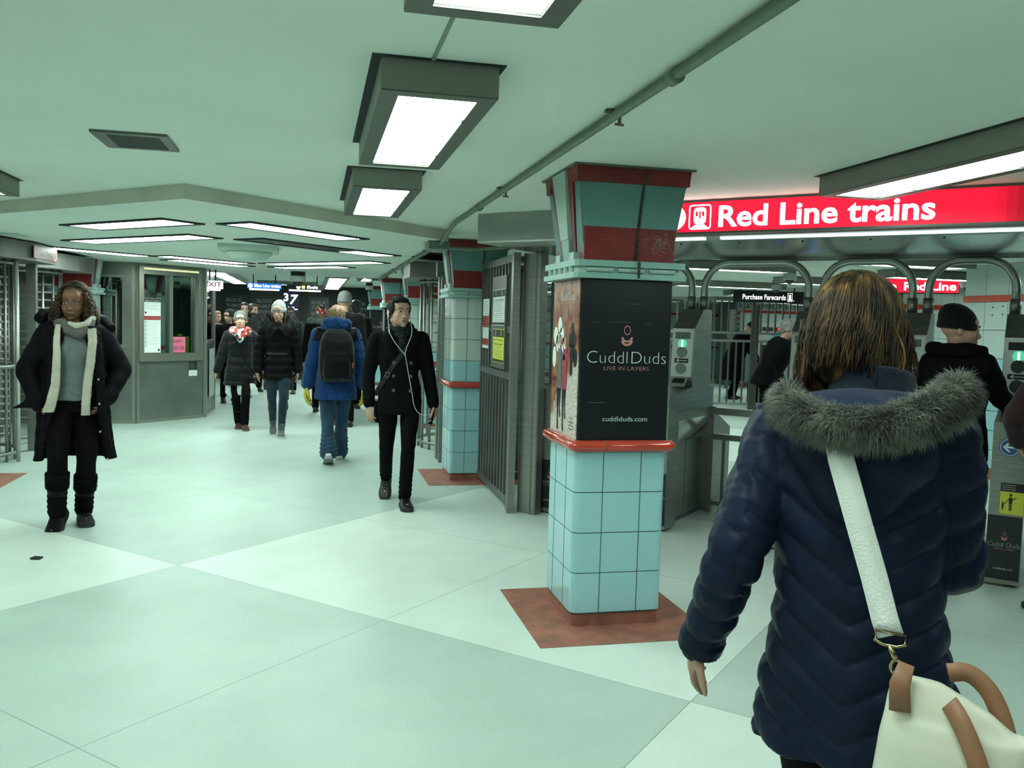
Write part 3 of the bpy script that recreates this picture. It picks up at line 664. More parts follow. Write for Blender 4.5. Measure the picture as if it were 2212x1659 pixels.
T.m(RB).box(cx - 0.029, -0.0636, cz + 0.004, cx - 0.013, -0.0624, cz + 0.036).box(cx + 0.013, -0.0636, cz + 0.004, cx + 0.029, -0.0624, cz + 0.036).box(cx - 0.006, -0.0636, cz - 0.01, cx + 0.006, -0.0624, cz + 0.036).box(cx - 0.02, -0.0636, cz - 0.03, cx + 0.02, -0.0624, cz - 0.026)
T.build('train_pictogram', None, sg)
T = MB().m(WB); T.text('EXIT ONLY', (2.42, -0.063, 2.226), u, v_, 0.011, width=0.12); 
T.build('small_print', None, sg)
# bright glowing strips added to the canopy underside
for i, (a, b) in enumerate(((1.15, 1.75), (1.86, 4.9))):
    q = empty('bright_strip', (1.20, 6.50, 0), D45, ('short' if i == 0 else 'long') + ' added bright strip glowing under the big red sign', 'lamp')
    MB().m(emis('dim_strip', (0.75, 0.95, 1.0), 1.3)).box(a, 0.07, 2.186, b, 0.12, 2.1995).build('tube', None, q)

# ---------------------------------------------------------------- fare machines
KM = (0.0, 0.95, 1.92, 2.68, 3.352)
def fare_machine(k, label, ad=True, yellow=False):
    o = empty('fare_gate_machine', dg(KM[k]), D45, label, 'fare gate', 'row of stainless fare gate machines')
    w = 0.195
    b = MB().m(STEEL)
    def side(pr, x0, x1, m_):
        n = len(pr); b.m(m_)
        b.add([(x0, y, z) for y, z in pr] + [(x1, y, z) for y, z in pr], [tuple(range(n)), tuple(range(2 * n - 1, n - 1, -1))] + [(i, n + i, n + (i + 1) % n, (i + 1) % n) for i in range(n)])
    side([(0.0, 0.02), (0.0, 1.06), (0.22, 1.085), (0.22, 0.02)], 0, w, STEEL)                    # front box, full width
    side([(0.22, 0.86), (0.22, 1.085), (0.46, 1.12), (1.02, 1.12), (1.02, 0.86)], 0, w, STEEL)      # upper housing
    b.m(MIRROR).add([(0.0, 0.22, 0.66), (w - 0.085, 0.22, 0.66), (w, 0.22, 0.86), (0, 0.22, 0.86), (0.0, 1.02, 0.66), (w - 0.085, 1.02, 0.66), (w, 1.02, 0.86), (0, 1.02, 0.86)],
        [(0, 3, 2, 1), (4, 5, 6, 7), (1, 2, 6, 5), (0, 4, 7, 3), (0, 1, 5, 4), (2, 3, 7, 6)])
    side([(0.22, 0.02), (0.22, 0.66), (1.02, 0.66), (1.02, 0.02)], 0, w - 0.085, STEEL)
    side([(1.02, 0.02), (1.02, 0.93), (1.62, 0.70), (1.62, 0.02)], 0, w - 0.03, STEELL if False else STEEL)
    b.m(STEELD).box(-0.003, 0.02, 0.0, w - 0.08, 1.60, 0.03)
    for zz in (0.93, 0.99): b.box(-0.002, 0.225, zz, w + 0.002, 1.0, zz + 0.003)
    b.m(STEELD).box(0.01, 0.62, 0.03, w - 0.083, 0.623, 0.66)
    b.build('cabinet', None, o)
    p = MB().m(STEEL)
    pr = [(0.50, 1.12), (0.47, 1.20), (0.50, 1.60), (0.70, 1.765), (0.90, 1.765), (0.94, 1.12)]; n = len(pr)
    p.add([(0.005, y, z) for y, z in pr] + [(w - 0.002, y, z) for y, z in pr], [tuple(range(n)), tuple(range(2 * n - 1, n - 1, -1))] + [(i, n + i, n + (i + 1) % n, (i + 1) % n) for i in range(n)])
    p.build('pylon', None, o)
    # sloping display face
    def fy(z): return 0.47 + (z - 1.20) * 0.03 / 0.40 - 0.003
    dx0, dx1 = 0.010, w - 0.012
    f = MB().m(mat('display_plate', (0.42, 0.46, 0.42), 0.4, 0.3)).add([(dx0, fy(1.205), 1.205), (dx1, fy(1.205), 1.205), (dx1, fy(1.585), 1.585), (dx0, fy(1.585), 1.585)], [(0, 1, 2, 3)])
    f.build('display_plate', None, o)
    xm = (dx0 + dx1) / 2
    d = MB().m(BLACK if k == 4 else mat('lcd_grey', (0.12, 0.14, 0.13), 0.3)).box(xm - 0.065, fy(1.55) - 0.003, 1.515, xm + 0.065, fy(1.55), 1.57)
    d.m(BLACK)
    for q in (-0.03, 0, 0.03): d.box(xm + q - .001, fy(1.55) - .004, 1.515, xm + q + .001, fy(1.55), 1.57)
    d.build('display', None, o)
    lamps = MB().m(mat('dark_lens', (0.03, 0.04, 0.04), 0.3) if k == 4 else mat('grey_lens', (0.16, 0.20, 0.19), 0.3))
    for z in (1.405, 1.27): lamps.tube([(xm, fy(z) + .004, z), (xm, fy(z) - 0.006, z)], 0.045, 24)
    lamps.build('round_lens', None, o)
    g = MB().m(emis('green_indicator', (0.08, 0.55, 0.32), 0.9)).tube([(xm, fy(1.48) + .004, 1.475), (xm, fy(1.48) - 0.006, 1.475)], 0.038, 24)
    g.m(emis('lit_arrow', (1.0, 0.75, 0.45), 5)).box(xm - 0.006, fy(1.48) - 0.008, 1.448, xm + 0.006, fy(1.48) - 0.006, 1.502); g.build('lit_indicator', None, o)
    a = MB().m(BLACK).box(xm - 0.06, fy(1.337) - .003, 1.318, xm + 0.06, fy(1.337), 1.354)
    a.m(WHITE).box(xm - 0.035, fy(1.337) - .004, 1.334, xm + 0.05, fy(1.337) - .003, 1.338)
    for s in (-1, 1): a.add([(xm - 0.045, fy(1.337) - .004, 1.336), (xm - 0.025, fy(1.337) - .004, 1.336 + s * 0.013), (xm - 0.018, fy(1.337) - .004, 1.336 + s * 0.012), (xm - 0.036, fy(1.337) - .004, 1.336)], [(0, 1, 2, 3)])
    a.build('arrow_plate', None, o)
    c = MB().m(STEELL).add([(0.02, 0.36, 1.128), (w - 0.02, 0.36, 1.128), (w - 0.03, 0.475, 1.205), (0.03, 0.475, 1.205)], [(0, 1, 2, 3)]).m(BLACK).add([(0.045, 0.395, 1.154), (w - 0.04, 0.395, 1.154), (w - 0.05, 0.45, 1.1905), (0.05, 0.45, 1.1905)], [(0, 1, 2, 3)])
    c.build('card_slot', None, o)
    if ad:
        q = MB().m(ADBLK).box(0.0, -0.004, 0.05, w, 0, 0.462); q.m(ADWHITE).text('Cuddl Duds', (0.008, -0.006, 0.262), u, v_, 0.030, off=-0.028, width=0.180)
        q.m(PINKP).text('LIVE IN LAYERS', (0.045, -0.006, 0.244), u, v_, 0.009, width=0.11); q.m(ADWHITE).text('cuddlduds.com', (0.045, -0.006, 0.115), u, v_, 0.012, off=-.01, width=0.11)
        q.m(PINKP); logo_swirl(q, (0.10, -0.006, 0.305), u, 0.055); q.build('ad_film', None, o)
    if k != 4: return o
    q = MB().m(mat('arrow_disc_blue', (0.03, 0.09, 0.25), 0.4)).tube([(0.097, 0, 0.905), (0.097, -0.004, 0.905)], 0.060, 32)
    q.m(WHITE).ring((0.097, -0.0045, 0.905), u, v_, 0.054, 0.050, 36).box(0.062, -0.0055, 0.899, 0.143, -0.0043, 0.911)
    for s in (-1, 1): q.add([(0.056, -.0055, 0.905), (0.090, -.0055, 0.905 + s * 0.031), (0.104, -.0055, 0.905 + s * 0.031), (0.074, -.0055, 0.905)], [(0, 1, 2, 3)])
    q.build('arrow_disc', None, o)
    q = MB().m(mat('sticker_yellow', (0.55, 0.56, 0.05), 0.5)).box(0.08, -0.003, 0.475, 0.30, 0, 0.62).m(BLACK).box(0.08, -0.003, 0.622, 0.30, 0, 0.675)
    q.box(0.165, -.004, 0.50, 0.176, -.003, 0.55).box(0.18, -.004, 0.50, 0.191, -.003, 0.55).box(0.162, -.004, 0.548, 0.194, -.003, 0.585).disc((0.178, -.0042, 0.60), u, v_, 0.011)
    q.box(0.10, -.004, 0.50, 0.106, -.003, 0.52).box(0.109, -.004, 0.50, 0.115, -.003, 0.52).box(0.098, -.004, 0.518, 0.117, -.003, 0.542).disc((0.1075, -.0042, 0.549), u, v_, 0.007)
    q.add([(0.165, -.0042, 0.58), (0.162, -.0042, 0.572), (0.118, -.0042, 0.535), (0.116, -.0042, 0.541)], [(0, 1, 2, 3)]).add([(0.192, -.0042, 0.575), (0.192, -.0042, 0.567), (0.232, -.0042, 0.582), (0.232, -.0042, 0.588)], [(0, 1, 2, 3)])
    q.m(mat('faded_print', (0.25, 0.27, 0.2), 0.6))
    for z in (0.632, 0.646, 0.660): q.box(0.09, -.004, z, 0.22, -.003, z + 0.005)
    q.v = [(0.062 + (x - 0.08) * 0.60, y, z) for x, y, z in q.v]
    q.build('warning_sticker', None, o)
    return o
for k, lb in enumerate(('fare gate machine seen in the gap left of the foreground column', 'fare gate machine right of the foreground column, with a lit green lamp', 'fare gate machine hidden behind the navy-coated woman',
        'fare gate machine just right of the navy-coated woman\'s hair', 'rightmost fare gate machine, with blue arrow disc and black ad', )):
    fare_machine(k, lb)
def arch(k, label):
    o = empty('barrier_arch', dg(KM[k] + 0.0, 0.80), D45, label, 'barrier arch', 'steel tube arches between the fare machines')
    x0, x1, zt, r_ = 0.155, KM[k + 1] - KM[k] + 0.045, 2.155, 0.21
    pts = [(x0, 0, 1.765), (x0, 0, zt - r_)]
    for a in range(1, 9): q = R(11.25 * a); pts.append((x0 + r_ - r_ * math.cos(q), 0, zt - r_ + r_ * math.sin(q)))
    for a in range(0, 8): q = R(11.25 * a); pts.append((x1 - r_ + r_ * math.sin(q), 0, zt - r_ + r_ * math.cos(q)))
    pts += [(x1, 0, zt - r_), (x1, 0, 1.765)]
    t = MB().m(mat('tube_steel', (0.46, 0.48, 0.45), 0.33, 0.85)); t.smooth = True; t.tube(pts, 0.031, 16); t.build('tube', None, o)
    for x in (x0, x1):
        s = MB().m(STEEL); s.smooth = True; s.tube([(x, 0, 1.765), (x, 0, 1.875)], 0.038, 16); s.build('sleeve', None, o)
    return o
for k, lb in ((0, 'steel arch springing from behind the foreground column'), (1, 'wide dark steel arch left of the woman\'s head, around the farecards sign'), (2, 'steel arch directly behind the navy-coated woman\'s head'), (3, 'steel arch framing the small Red Line sign at right')):
    arch(k, lb)
# low fences that close two of the lanes
def lane_fence(k, label):
    o = empty('lane_fence', dg(KM[k], 1.02), D45, label, 'fence', 'low steel fences between machines')
    x0, x1 = 0.112 + 0.055, KM[k + 1] - KM[k] - 0.004
    MB().m(STEEL).box(x0, -0.03, 0.0, x0 + 0.055, 0.03, 0.93).build('post', None, o)
    MB().m(STEEL).box(x0 + .056, -0.025, 0.86, x1, 0.025, 0.92).build('top_rail', None, o)
    MB().m(STEEL).box(x0 + .056, -0.02, 0.64, x1, 0.02, 0.69).build('rail', None, o)
    MB().m(STEEL).box(x0 + .056, -0.02, 0.06, x1, 0.02, 0.10).build('rail', None, o)
    for q in (0.13, 0.30, 0.47, 0.62): MB().m(STEEL).box(x0 + q, -0.012, 0.10, x0 + q + 0.028, 0.012, 0.64).build('picket', None, o)
lane_fence(1, 'low steel fence closing the lane right of the lit machine')
# ---------------------------------------------------------------- tall fence with swing gate, deep in the paid area
tf = empty('tall_fence', (8.62, 15.9, 0), R(-3), 'tall barred steel fence and gate past the machines', 'fence')
MB().m(STEELD).box(-0.06, -0.03, 0, 0.0, 0.03, 2.42).build('post', None, tf)
MB().m(STEELD).box(0.03, -0.03, 0, 0.09, 0.03, 2.1).build('post', None, tf)
for a, b in ((-2.6, -0.07), (0.1, 2.5)):
    for z in (0.10, 1.36, 1.52, 2.18): MB().m(STEELL).box(a, -0.02, z, b, 0.02, z + 0.045).build('rail', None, tf)
    x = a + 0.05
    while x < b - 0.03:
        MB().m(STEEL).box(x, -0.013, 0.145, x + 0.03, 0.013, 1.36).build('picket', None, tf)
        MB().m(STEEL).box(x - 0.03, -0.013, 1.565, x, 0.013, 2.18).build('picket', None, tf)
        x += 0.155
# ---------------------------------------------------------------- farecard machines, hanging signs
sgn = empty('hanging_sign', (8.36, 15.0, 0), R(-18), 'black hanging sign reading Purchase Farecards', 'sign')
MB().m(BLACK).box(-0.62, -0.04, 2.13, 0.68, 0.04, 2.35).box(-0.5, -0.01, 2.35, -0.48, 0.01, CEIL).box(0.5, -0.01, 2.35, 0.52, 0.01, CEIL).build('sign_box', None, sgn)
T = MB().m(emis('lit_white_small', (0.95, 1, 0.98), 2.2)); T.text('Purchase Farecards', (-0.46, -0.043, 2.19), u, v_, 0.095, off=0.004, width=0.80); T.build('lettering', None, sgn)
T = MB().m(MATS['lit_white_small']); T.box(0.38, -.043, 2.16, 0.385, -.041, 2.32).box(0.46, -.043, 2.16, 0.465, -.041, 2.32).box(0.38, -.043, 2.16, 0.465, -.041, 2.165).box(0.38, -.043, 2.315, 0.465, -.041, 2.32).box(0.405, -.043, 2.20, 0.44, -.041, 2.29).box(0.395, -.043, 2.18, 0.45, -.041, 2.20).box(0.48, -.043, 2.175, 0.50, -.041, 2.185)
T.build('card_pictogram', None, sgn)
rs = empty('hanging_sign', (8.24, 10.80, 0), R(-38), 'small lit red sign reading Red Line beyond the gates', 'sign')
MB().m(RB).box(-0.72, -0.03, 2.20, 0.62, 0.03, 2.385).build('lit_face', None, rs)
MB().m(BLACK).box(-0.73, -0.035, 2.385, 0.63, 0.035, 2.4195).box(-0.73, -0.035, 2.185, 0.63, 0.035, 2.20).build('frame', None, rs)
T = MB().m(WB); T.text('Red Line', (-0.08, -0.034, 2.235), u, v_, 0.11, off=0.018, width=0.66)
T.disc((-0.45, -0.034, 2.29), u, v_, 0.07); T.text('To', (-0.35, -0.034, 2.235), u, v_, 0.11, off=0.03); T.build('lettering', None, rs)
def farecard(x, y, label, scr):
    o = empty('farecard_machine', (x, y, 0), R(-10), label, 'ticket machine', 'farecard vending machines by the far tiled pier')
    MB().m(STEELL).box(-0.42, 0, 0, 0.42, 0.6, 1.80).build('cabinet', None, o)
    MB().m(BLACK).box(-0.34, -0.012, 1.60, -0.04, 0, 1.70).box(0.04, -0.012, 1.60, 0.34, 0, 1.70).build('slot_panel', None, o)
    MB().m(emis('red_led', (1, 0.02, 0.03), 1.2)).box(0.08, -0.015, 1.62, 0.22, -0.012, 1.68).build('red_indicator', None, o)
    MB().m(mat('machine_blue', (0.04, 0.22, 0.42), 0.4)).box(-0.02, -0.012, 1.30, 0.22, 0, 1.52).build('info_panel', None, o)
    MB().m(BLACK).box(-0.36, -0.01, 0.72, 0.36, 0, 1.22).build('screen_bezel', None, o)
    MB().m(emis('screen_blue', (0.08, 0.2, 1.0), scr)).box(-0.14, -0.016, 0.85, 0.16, -0.01, 1.18).build('screen', None, o)
farecard(12.15, 21.3, 'farecard machine with red indicator and blue panel, left one', 1.3)
farecard(13.05, 21.1, 'farecard machine partly behind the woman\'s hair, right one', 1.3)
nos = empty('no_smoking_sign', (11.75, 22.1, 1.5), R(-5), 'small no smoking sign beside the farecard machines', 'sign')
MB().m(WHITE).box(-0.10, 0, -0.14, 0.10, 0.008, 0.16).build('plate', None, nos)
MB().m(STEELD).box(-0.02, 0.009, -1.5, 0.02, 0.04, 0.16).build('post', None, nos)
q = MB().m(BLACK).ring((0, -.001, 0.05), u, v_, 0.075, 0.06).box(-0.05, -.0015, 0.043, 0.05, -.0005, 0.055).add([(-0.05, -.0018, 0.09), (-0.04, -.0018, 0.1), (0.05, -.0018, 0.01), (0.04, -.0018, 0)], [(0, 1, 2, 3)]).box(-0.04, -.0015, -0.10, 0.04, -.0005, -0.08); q.build('symbol', None, nos)
ex = empty('leaflet_rack', (11.12, 21.6, 0), 0, 'tall grey rack with triangular dark shelves behind the bars', 'rack')
MB().m(STEELD).box(-0.2, 0, 1.35, 0.2, 0.05, 2.15).box(-0.2, -0.03, 0, -0.16, 0.05, 1.35).box(0.16, -.03, 0, 0.2, 0.05, 1.35).build('back_panel', None, ex)
q = MB().m(BLACK)
for z in (1.42, 1.57, 1.72, 1.87, 2.02): q.add([(-0.06, -.01, z), (0.14, -.01, z), (0.14, -.01, z + 0.10)], [(0, 1, 2)])
q.build('dark_pocket', None, ex)

# ---------------------------------------------------------------- tall turnstiles
def bars(mb, pts, r_=0.012, seg=8): mb.smooth = True; mb.tube(pts, r_, seg); mb.smooth = False
def heet(loc, rz, label, header=True, nz=15, sign=None, ztop=2.12):
    """full-height turnstile: local +x is the passage side, rotor on the local origin"""
    o = empty('tall_turnstile', loc, rz, label, 'turnstile', 'full-height turnstiles')
    q = MB().m(STEEL); q.smooth = True; q.tube([(0, 0, 0.02), (0, 0, ztop)], 0.05, 16); q.build('rotor_post', None, o)
    for a in (20, 140, 260):
        w = MB().m(STEEL)
        c, s_ = math.cos(R(a)), math.sin(R(a))
        for i in range(nz):
            z = 0.25 + (ztop - 0.42) * i / (nz - 1)
            bars(w, [(0.05 * c, 0.05 * s_, z), (0.62 * c, 0.62 * s_, z)], 0.014)
        w.build('rotor_arm', None, o)
    cb = MB().m(STEEL)
    cb.box(-0.74, -0.78, 0, -0.66, -0.70, ztop); cb.box(-0.74, 0.62, 0, -0.66, 0.70, ztop)
    for i in range(nz):
        z = 0.18 + (ztop - 0.42) * i / (nz - 1)
        bars(cb, [(-0.70, -0.70, z), (-0.16, -0.60, z), (-0.12, -0.58, z)], 0.012)
    cb.build('comb_barrier', None, o)
    cg = MB().m(STEEL)
    for a in range(-60, 75, 15):
        c, s_ = math.cos(R(a)), math.sin(R(a)); bars(cg, [(0.70 * c, 0.70 * s_, 0.0), (0.70 * c, 0.70 * s_, ztop)], 0.016)
    for z in (0.08, 1.0, ztop - 0.03):
        bars(cg, [(0.70 * math.cos(R(a)), 0.70 * math.sin(R(a)), z) for a in range(-60, 76, 9)], 0.02)
    cg.build('cage', None, o)
    if header:
        h = MB().m(STEELD)
        h.prism([(-0.78, -0.85), (0.50, -0.85), (0.80, -0.60), (0.93, 0.0), (0.93, 0.75), (-0.78, 0.75)], ztop, ztop + 0.19)
        h.build('header', None, o)
    return o
RS = mat('dull_red_sign', (0.25, 0.03, 0.035), 0.4)
# right side, between the second and third columns
h1 = heet((2.03, 11.05, 0), R(180), 'tall turnstile between the second and third columns, sign on its corner')
q = MB().m(WHITE).box(-0.003, -0.11, 0, 0.003, 0.11, 0.17).m(RS).box(-0.004, -0.095, 0.01, -0.003, 0.095, 0.12).box(0.003, -0.095, 0.01, 0.004, 0.095, 0.12)
qq = q.build('corner_sign', None, h1); qq.location = (0.70, 0.70, 2.13); qq.rotation_euler = (0, 0, R(60))
for x, y in ((1.46, 11.93), (1.59, 12.15), (1.46, 10.01), (1.42, 9.72)):
    wd = 0.055 if y == 10.01 else 0.022
    tag(MB().m(STEEL).box(x - wd, y - wd, 0, x + wd, y + wd, 2.118).build('steel_post'), {11.93: 'thin steel post of the tall turnstile, farther left', 12.15: 'thin steel post of the tall turnstile, farthest back', 10.01: 'wide steel post right of the man in the black coat', 9.72: 'thin steel post nearest the second column'}[y], 'post', 'posts of the tall turnstile on the right')
# exit turnstile between the first and second columns
h2 = heet((2.66, 8.94, 0), R(180), 'tall exit turnstile behind the barred panel by the foreground column', header=False, ztop=2.19)
pn = empty('turnstile_fence', (1.64, 7.10, 0), 0, 'tall barred steel panel with notices beside the second column', 'fence')
for z in (0.06, 1.12, 1.52, 2.12): MB().m(STEELD).box(-0.015, 0.0, z, 0.015, 1.42, z + 0.06).build('rail', None, pn)
for k in range(11): MB().m(STEELD).box(-0.014, 0.06 + k * 0.13, 0.0 if k in (0,) else 0.1, 0.014, 0.095 + k * 0.13, 2.15).build('bar', None, pn)
MB().m(STEEL).box(-0.03, -0.06, 0, 0.03, 0.0, 2.19).build('post', None, pn)
MB().m(STEELD).box(-0.03, 0.20, 1.20, -0.016, 0.80, 2.02).build('notice_board', None, pn)
for x, y, w_, lb in ((1.80, 7.07, 0.075, 'wide steel channel post of the exit turnstile'), (1.845, 7.005, 0.028, 'second steel post of the exit turnstile')):
    o = empty('steel_post', (x, y, 0), D45, lb, 'post')
    MB().m(STEEL).box(-w_, -0.05, 0, w_, 0.05, 2.19).build('channel', None, o)
    MB().m(STEELD).box(-w_ - .002, -0.052, 0, -w_ + 0.012, -0.05, 2.19).box(w_ - 0.012, -0.052, 0, w_ + .002, -0.05, 2.19).build('edge_strip', None, o)
def notice(name, loc, w_, h_, label, base, bands, rz=R(-90)):
    o = empty(name, loc, rz, label, 'notice')
    MB().m(base).box(-w_ / 2, -0.003, 0, w_ / 2, 0, h_).build('sheet', None, o)
    t = MB()
    for m_, z0, z1, kind in bands:
        t.m(m_)
        if kind == 'fill': t.box(-w_ / 2 + 0.004, -0.0045, z0 * h_, w_ / 2 - 0.004, -0.003, z1 * h_)
        elif kind == 'icon': 
            for sx in (-0.25, 0.25): t.ring((sx * w_, -0.005, (z0 + z1) / 2 * h_), (1, 0, 0), (0, 0, 1), (z1 - z0) * h_ * 0.42, (z1 - z0) * h_ * 0.28)
        elif kind.startswith('='): t.text(kind[1:], (-w_ * 0.42, -0.0052, z0 * h_), (1, 0, 0), (0, 0, 1), (z1 - z0) * h_ * 0.7, width=w_ * 0.84)
        else:
            n = int(kind)
            for i in range(n):
                z = z0 + (z1 - z0) * (i + 0.5) / n; t.box(-w_ * 0.42, -0.0045, z * h_, w_ * (0.42 - 0.25 * ((i * 37 % 10) / 10)), -0.003, z * h_ + 0.0035)
    t.build('print', None, o)
    return o
PR = mat('notice_grey_print', (0.22, 0.25, 0.24), 0.6); YEL = mat('notice_yellow', (0.72, 0.74, 0.05), 0.5); NRED = mat('notice_red', (0.32, 0.035, 0.03), 0.5)
notice('notice', (1.607, 7.57, 1.58), 0.50, 0.32, 'white notice with black header, upper sheet on the barred panel board', WHITE, [(BLACK, 0.80, 0.98, 'fill'), (WHITE, 0.82, 0.96, 'icon'), (BLACK, 0.02, 0.09, 'fill'), (BLACK, 0.68, 0.76, '=Customer Notice'), (PR, 0.12, 0.66, '9')])
notice('notice', (1.607, 7.55, 1.25), 0.46, 0.30, 'yellow notice, lower sheet on the barred panel board', YEL, [(BLACK, 0.76, 0.98, 'fill'), (YEL, 0.78, 0.96, 'icon'), (BLACK, 0.02, 0.10, 'fill'), (BLACK, 0.52, 0.60, '=TRAIN ALERT'), (PR, 0.14, 0.48, '6'), (BLACK, 0.66, 0.73, '=Service Change')])
notice('notice', (1.617, 8.20, 1.36), 0.30, 0.47, 'narrow white and red notice left of the yellow one', WHITE, [(NRED, 0.42, 0.66, 'fill'), (NRED, 0.06, 0.20, 'fill'), (PR, 0.68, 0.96, '6'), (WHITE, 0.45, 0.63, '3'), (PR, 0.22, 0.40, '4'), (WHITE, 0.09, 0.17, '2')])
# left side turnstile
h3 = heet((-3.80, 10.15, 0), 0, 'tall turnstile at the left edge behind the curly-haired woman', nz=22)
sgl = MB().m(RS).box(0, -0.42, 0, 0.006, 0.42, 0.13).m(WHITE)
for s in (-1, 1): sgl.ring((0.007, s * 0.35, 0.065), (0, 1, 0), (0, 0, 1), 0.055, 0.042)
sgl.text('Exit Only', (0.0075, -0.24, 0.035), (0, 1, 0), (0, 0, 1), 0.06, width=0.46)
o = sgl.build('header_sign', None, h3); o.location = (0.932, 0.30, 2.15)
for x, y, lb in ((-3.052, 10.0, 'bright thin steel pole at the far left'), (-3.10, 10.75, 'steel post behind the thin pole at the far left')):
    if x == -3.052: 
        q = MB().m(STEELL); q.smooth = True; q.tube([(x + .03, y, 0), (x + .03, y, 2.118)], 0.022, 12)
        tag(q.build('steel_post'), lb, 'post')
    else: tag(MB().m(STEEL).box(x - 0.06, y + .02, 0, x + 0.04, y + 0.10, 2.118).build('steel_post'), lb, 'post')
bk = empty('bulkhead_box', (-3.4, 9.30, 0), 0, 'white boxed bulkhead above the tall turnstile at the left edge', 'bulkhead')
MB().m(PAINTW).box(-0.8, -0.15, 2.315, 0.66, 0.12, CEIL - .001).build('box', None, bk)
heet((-3.80, 11.86, 0), 0, 'second tall turnstile on the left, farther from the camera', nz=18, ztop=2.1)
bf = empty('barred_fence', (-5.8, 9.3, 0), 0, 'barred steel fence running off the left edge', 'fence')
for z in (0.06, 1.05, 2.0): MB().m(STEELD).box(-1.6, 0, z, 1.25, 0.03, z + 0.05).build('rail', None, bf)
for k in range(20): MB().m(STEELD).box(-1.55 + k * 0.145, 0, 0.0, -1.52 + k * 0.145, 0.03, 2.05).build('bar', None, bf)

# ---------------------------------------------------------------- attendant booth
bo = empty('attendant_booth', (0, 0, 0), 0, 'octagonal grey steel attendant booth with windows', 'booth')
A = [(-4.1, 13.40), (-2.50, 13.40), (-1.64, 14.28), (-1.64, 15.55), (-2.5, 16.4), (-4.1, 16.4), (-4.9, 15.5), (-4.9, 14.2)]
BST = mat('booth_steel', (0.25, 0.265, 0.24), 0.30, 0.8, var=0.16, vscale=2.0, bump=0.03, bscale=30)
BSD = mat('booth_trim', (0.34, 0.35, 0.305), 0.3, 0.8)
w_ = MB(); tr = MB(); gl = []
def face(i, wins, zs=1.12, zt=2.02):
    (xa, ya), (xb, yb) = A[i], A[(i + 1) % 8]
    a = Vector((xa, ya, 0)); b = Vector((xb, yb, 0)); L = (b - a).length; uu = (b - a) / L; nn = Vector((uu.y, -uu.x, 0))
    def blk(mb, m_, s0, s1, z0, z1, d0=0.0, d1=-0.06):
        mb.m(m_); p = [a + uu * s0 + nn * d0, a + uu * s1 + nn * d0, a + uu * s1 + nn * d1, a + uu * s0 + nn * d1]
        mb.prism([(q.x, q.y) for q in p], z0, z1)
    blk(w_, BST, 0, L, 0.04, zs - .0005); blk(w_, BST, 0, L, zt + .0005, 2.30)
    c = 0
    for s0, s1 in wins:
        blk(w_, BST, c, s0, zs, zt); c = s1
    blk(w_, BST, c, L, zs, zt)
    blk(tr, BSD, 0.01, 0.05, 0.05, 2.28, 0.012, 0); blk(tr, BSD, L - 0.05, L - 0.01, 0.05, 2.28, 0.012, 0)
    blk(tr, BSD, 0, L, 0.0, 0.05, 0.015, 0)
    return a, uu, nn, L, blk
a0, u0, n0, L0, b0 = face(0, [(0.75, 1.42)], 1.14, 2.1)
b0(tr, BSD, 0.70, 1.47, 1.09, 1.14, 0.02, 0); b0(tr, BSD, 0.70, 1.47, 2.1, 2.14, 0.02, 0)
pn_ = MB(); b0(pn_, glass('smoky_glass', (0.05, 0.07, 0.065), 0.30), 0.75, 1.42, 1.14, 2.1, -0.02, -0.03); pn_.build('window_pane', None, bo)
a1, u1, n1, L1, b1 = face(1, [(0.12, 0.55), (0.61, 1.01)], 1.02, 2.17)
for s0, s1, z0, z1, d in ((0.03, 1.14, 2.23, 2.285, 0.05), (0.03, 1.14, 0.90, 0.945, 0.05), (0.03, 0.08, 0.945, 2.23, 0.05), (1.09, 1.14, 0.945, 2.23, 0.05), (0.08, 1.09, 2.17, 2.23, 0.03), (0.08, 1.09, 0.945, 1.01, 0.03), (0.08, 0.12, 1.01, 2.17, 0.03), (1.01, 1.09, 1.01, 2.17, 0.03), (0.55, 0.61, 1.01, 2.17, 0.03)):
    b1(tr, BSD, s0, s1, z0, z1, d, 0.0)
lmp = MB(); b1(lmp, emis('warm_window_strip', (1.0, 0.92, 0.55), 0.55), 0.10, 1.05, 2.235, 2.262, 0.062, 0.051); lmp.build('header_light', None, bo)
pn_ = MB(); b1(pn_, CLEAR, 0.12, 0.55, 1.02, 2.17, -0.02, -0.03); pn_.build('window_pane', None, bo)
pn_ = MB(); b1(pn_, CLEAR, 0.61, 1.01, 1.02, 2.17, -0.02, -0.03); pn_.build('window_pane', None, bo)
f = MB(); b1(f, BLACK, 0.12, 0.14, 1.02, 2.17, -0.01, -0.05); b1(f, BLACK, 0.46, 0.55, 1.02, 2.17, -0.035, -0.05); b1(f, BLACK, 0.95, 1.01, 1.02, 2.17, -0.035, -0.05); b1(f, BLACK, 0.61, 0.64, 1.02, 2.17, -0.01, -0.05); f.build('window_gasket', None, bo)
a2, u2, n2_, L2, b2 = face(2, [(0.18, 1.05)], 1.20, 2.1)
pn_ = MB(); b2(pn_, MATS['smoky_glass'], 0.18, 1.05, 1.2, 2.1, -0.02, -0.03); pn_.build('window_pane', None, bo)
b2(tr, BSD, 0.12, 1.12, 1.15, 1.2, 0.02, 0); b2(tr, BSD, 0.12, 1.12, 2.1, 2.14, 0.02, 0)
for i in range(3, 8): face(i, [(0.2, 0.8)] if i in (4, 5) else [])
w_.build('wall_panels', None, bo); tr.build('trim', None, bo)
MB().m(BST).prism([(x * 1.0, y) for x, y in A], 2.30, LOW - .001).build('roof', None, bo)
MB().m(BSD).prism([(-4.7, 15.2), (-4.7, 14.4), (-4.0, 13.6), (-2.6, 13.6), (-1.85, 14.4), (-1.85, 14.75), (-2.7, 14.0), (-3.9, 14.0)], 0.98, 1.03).build('counter', None, bo)
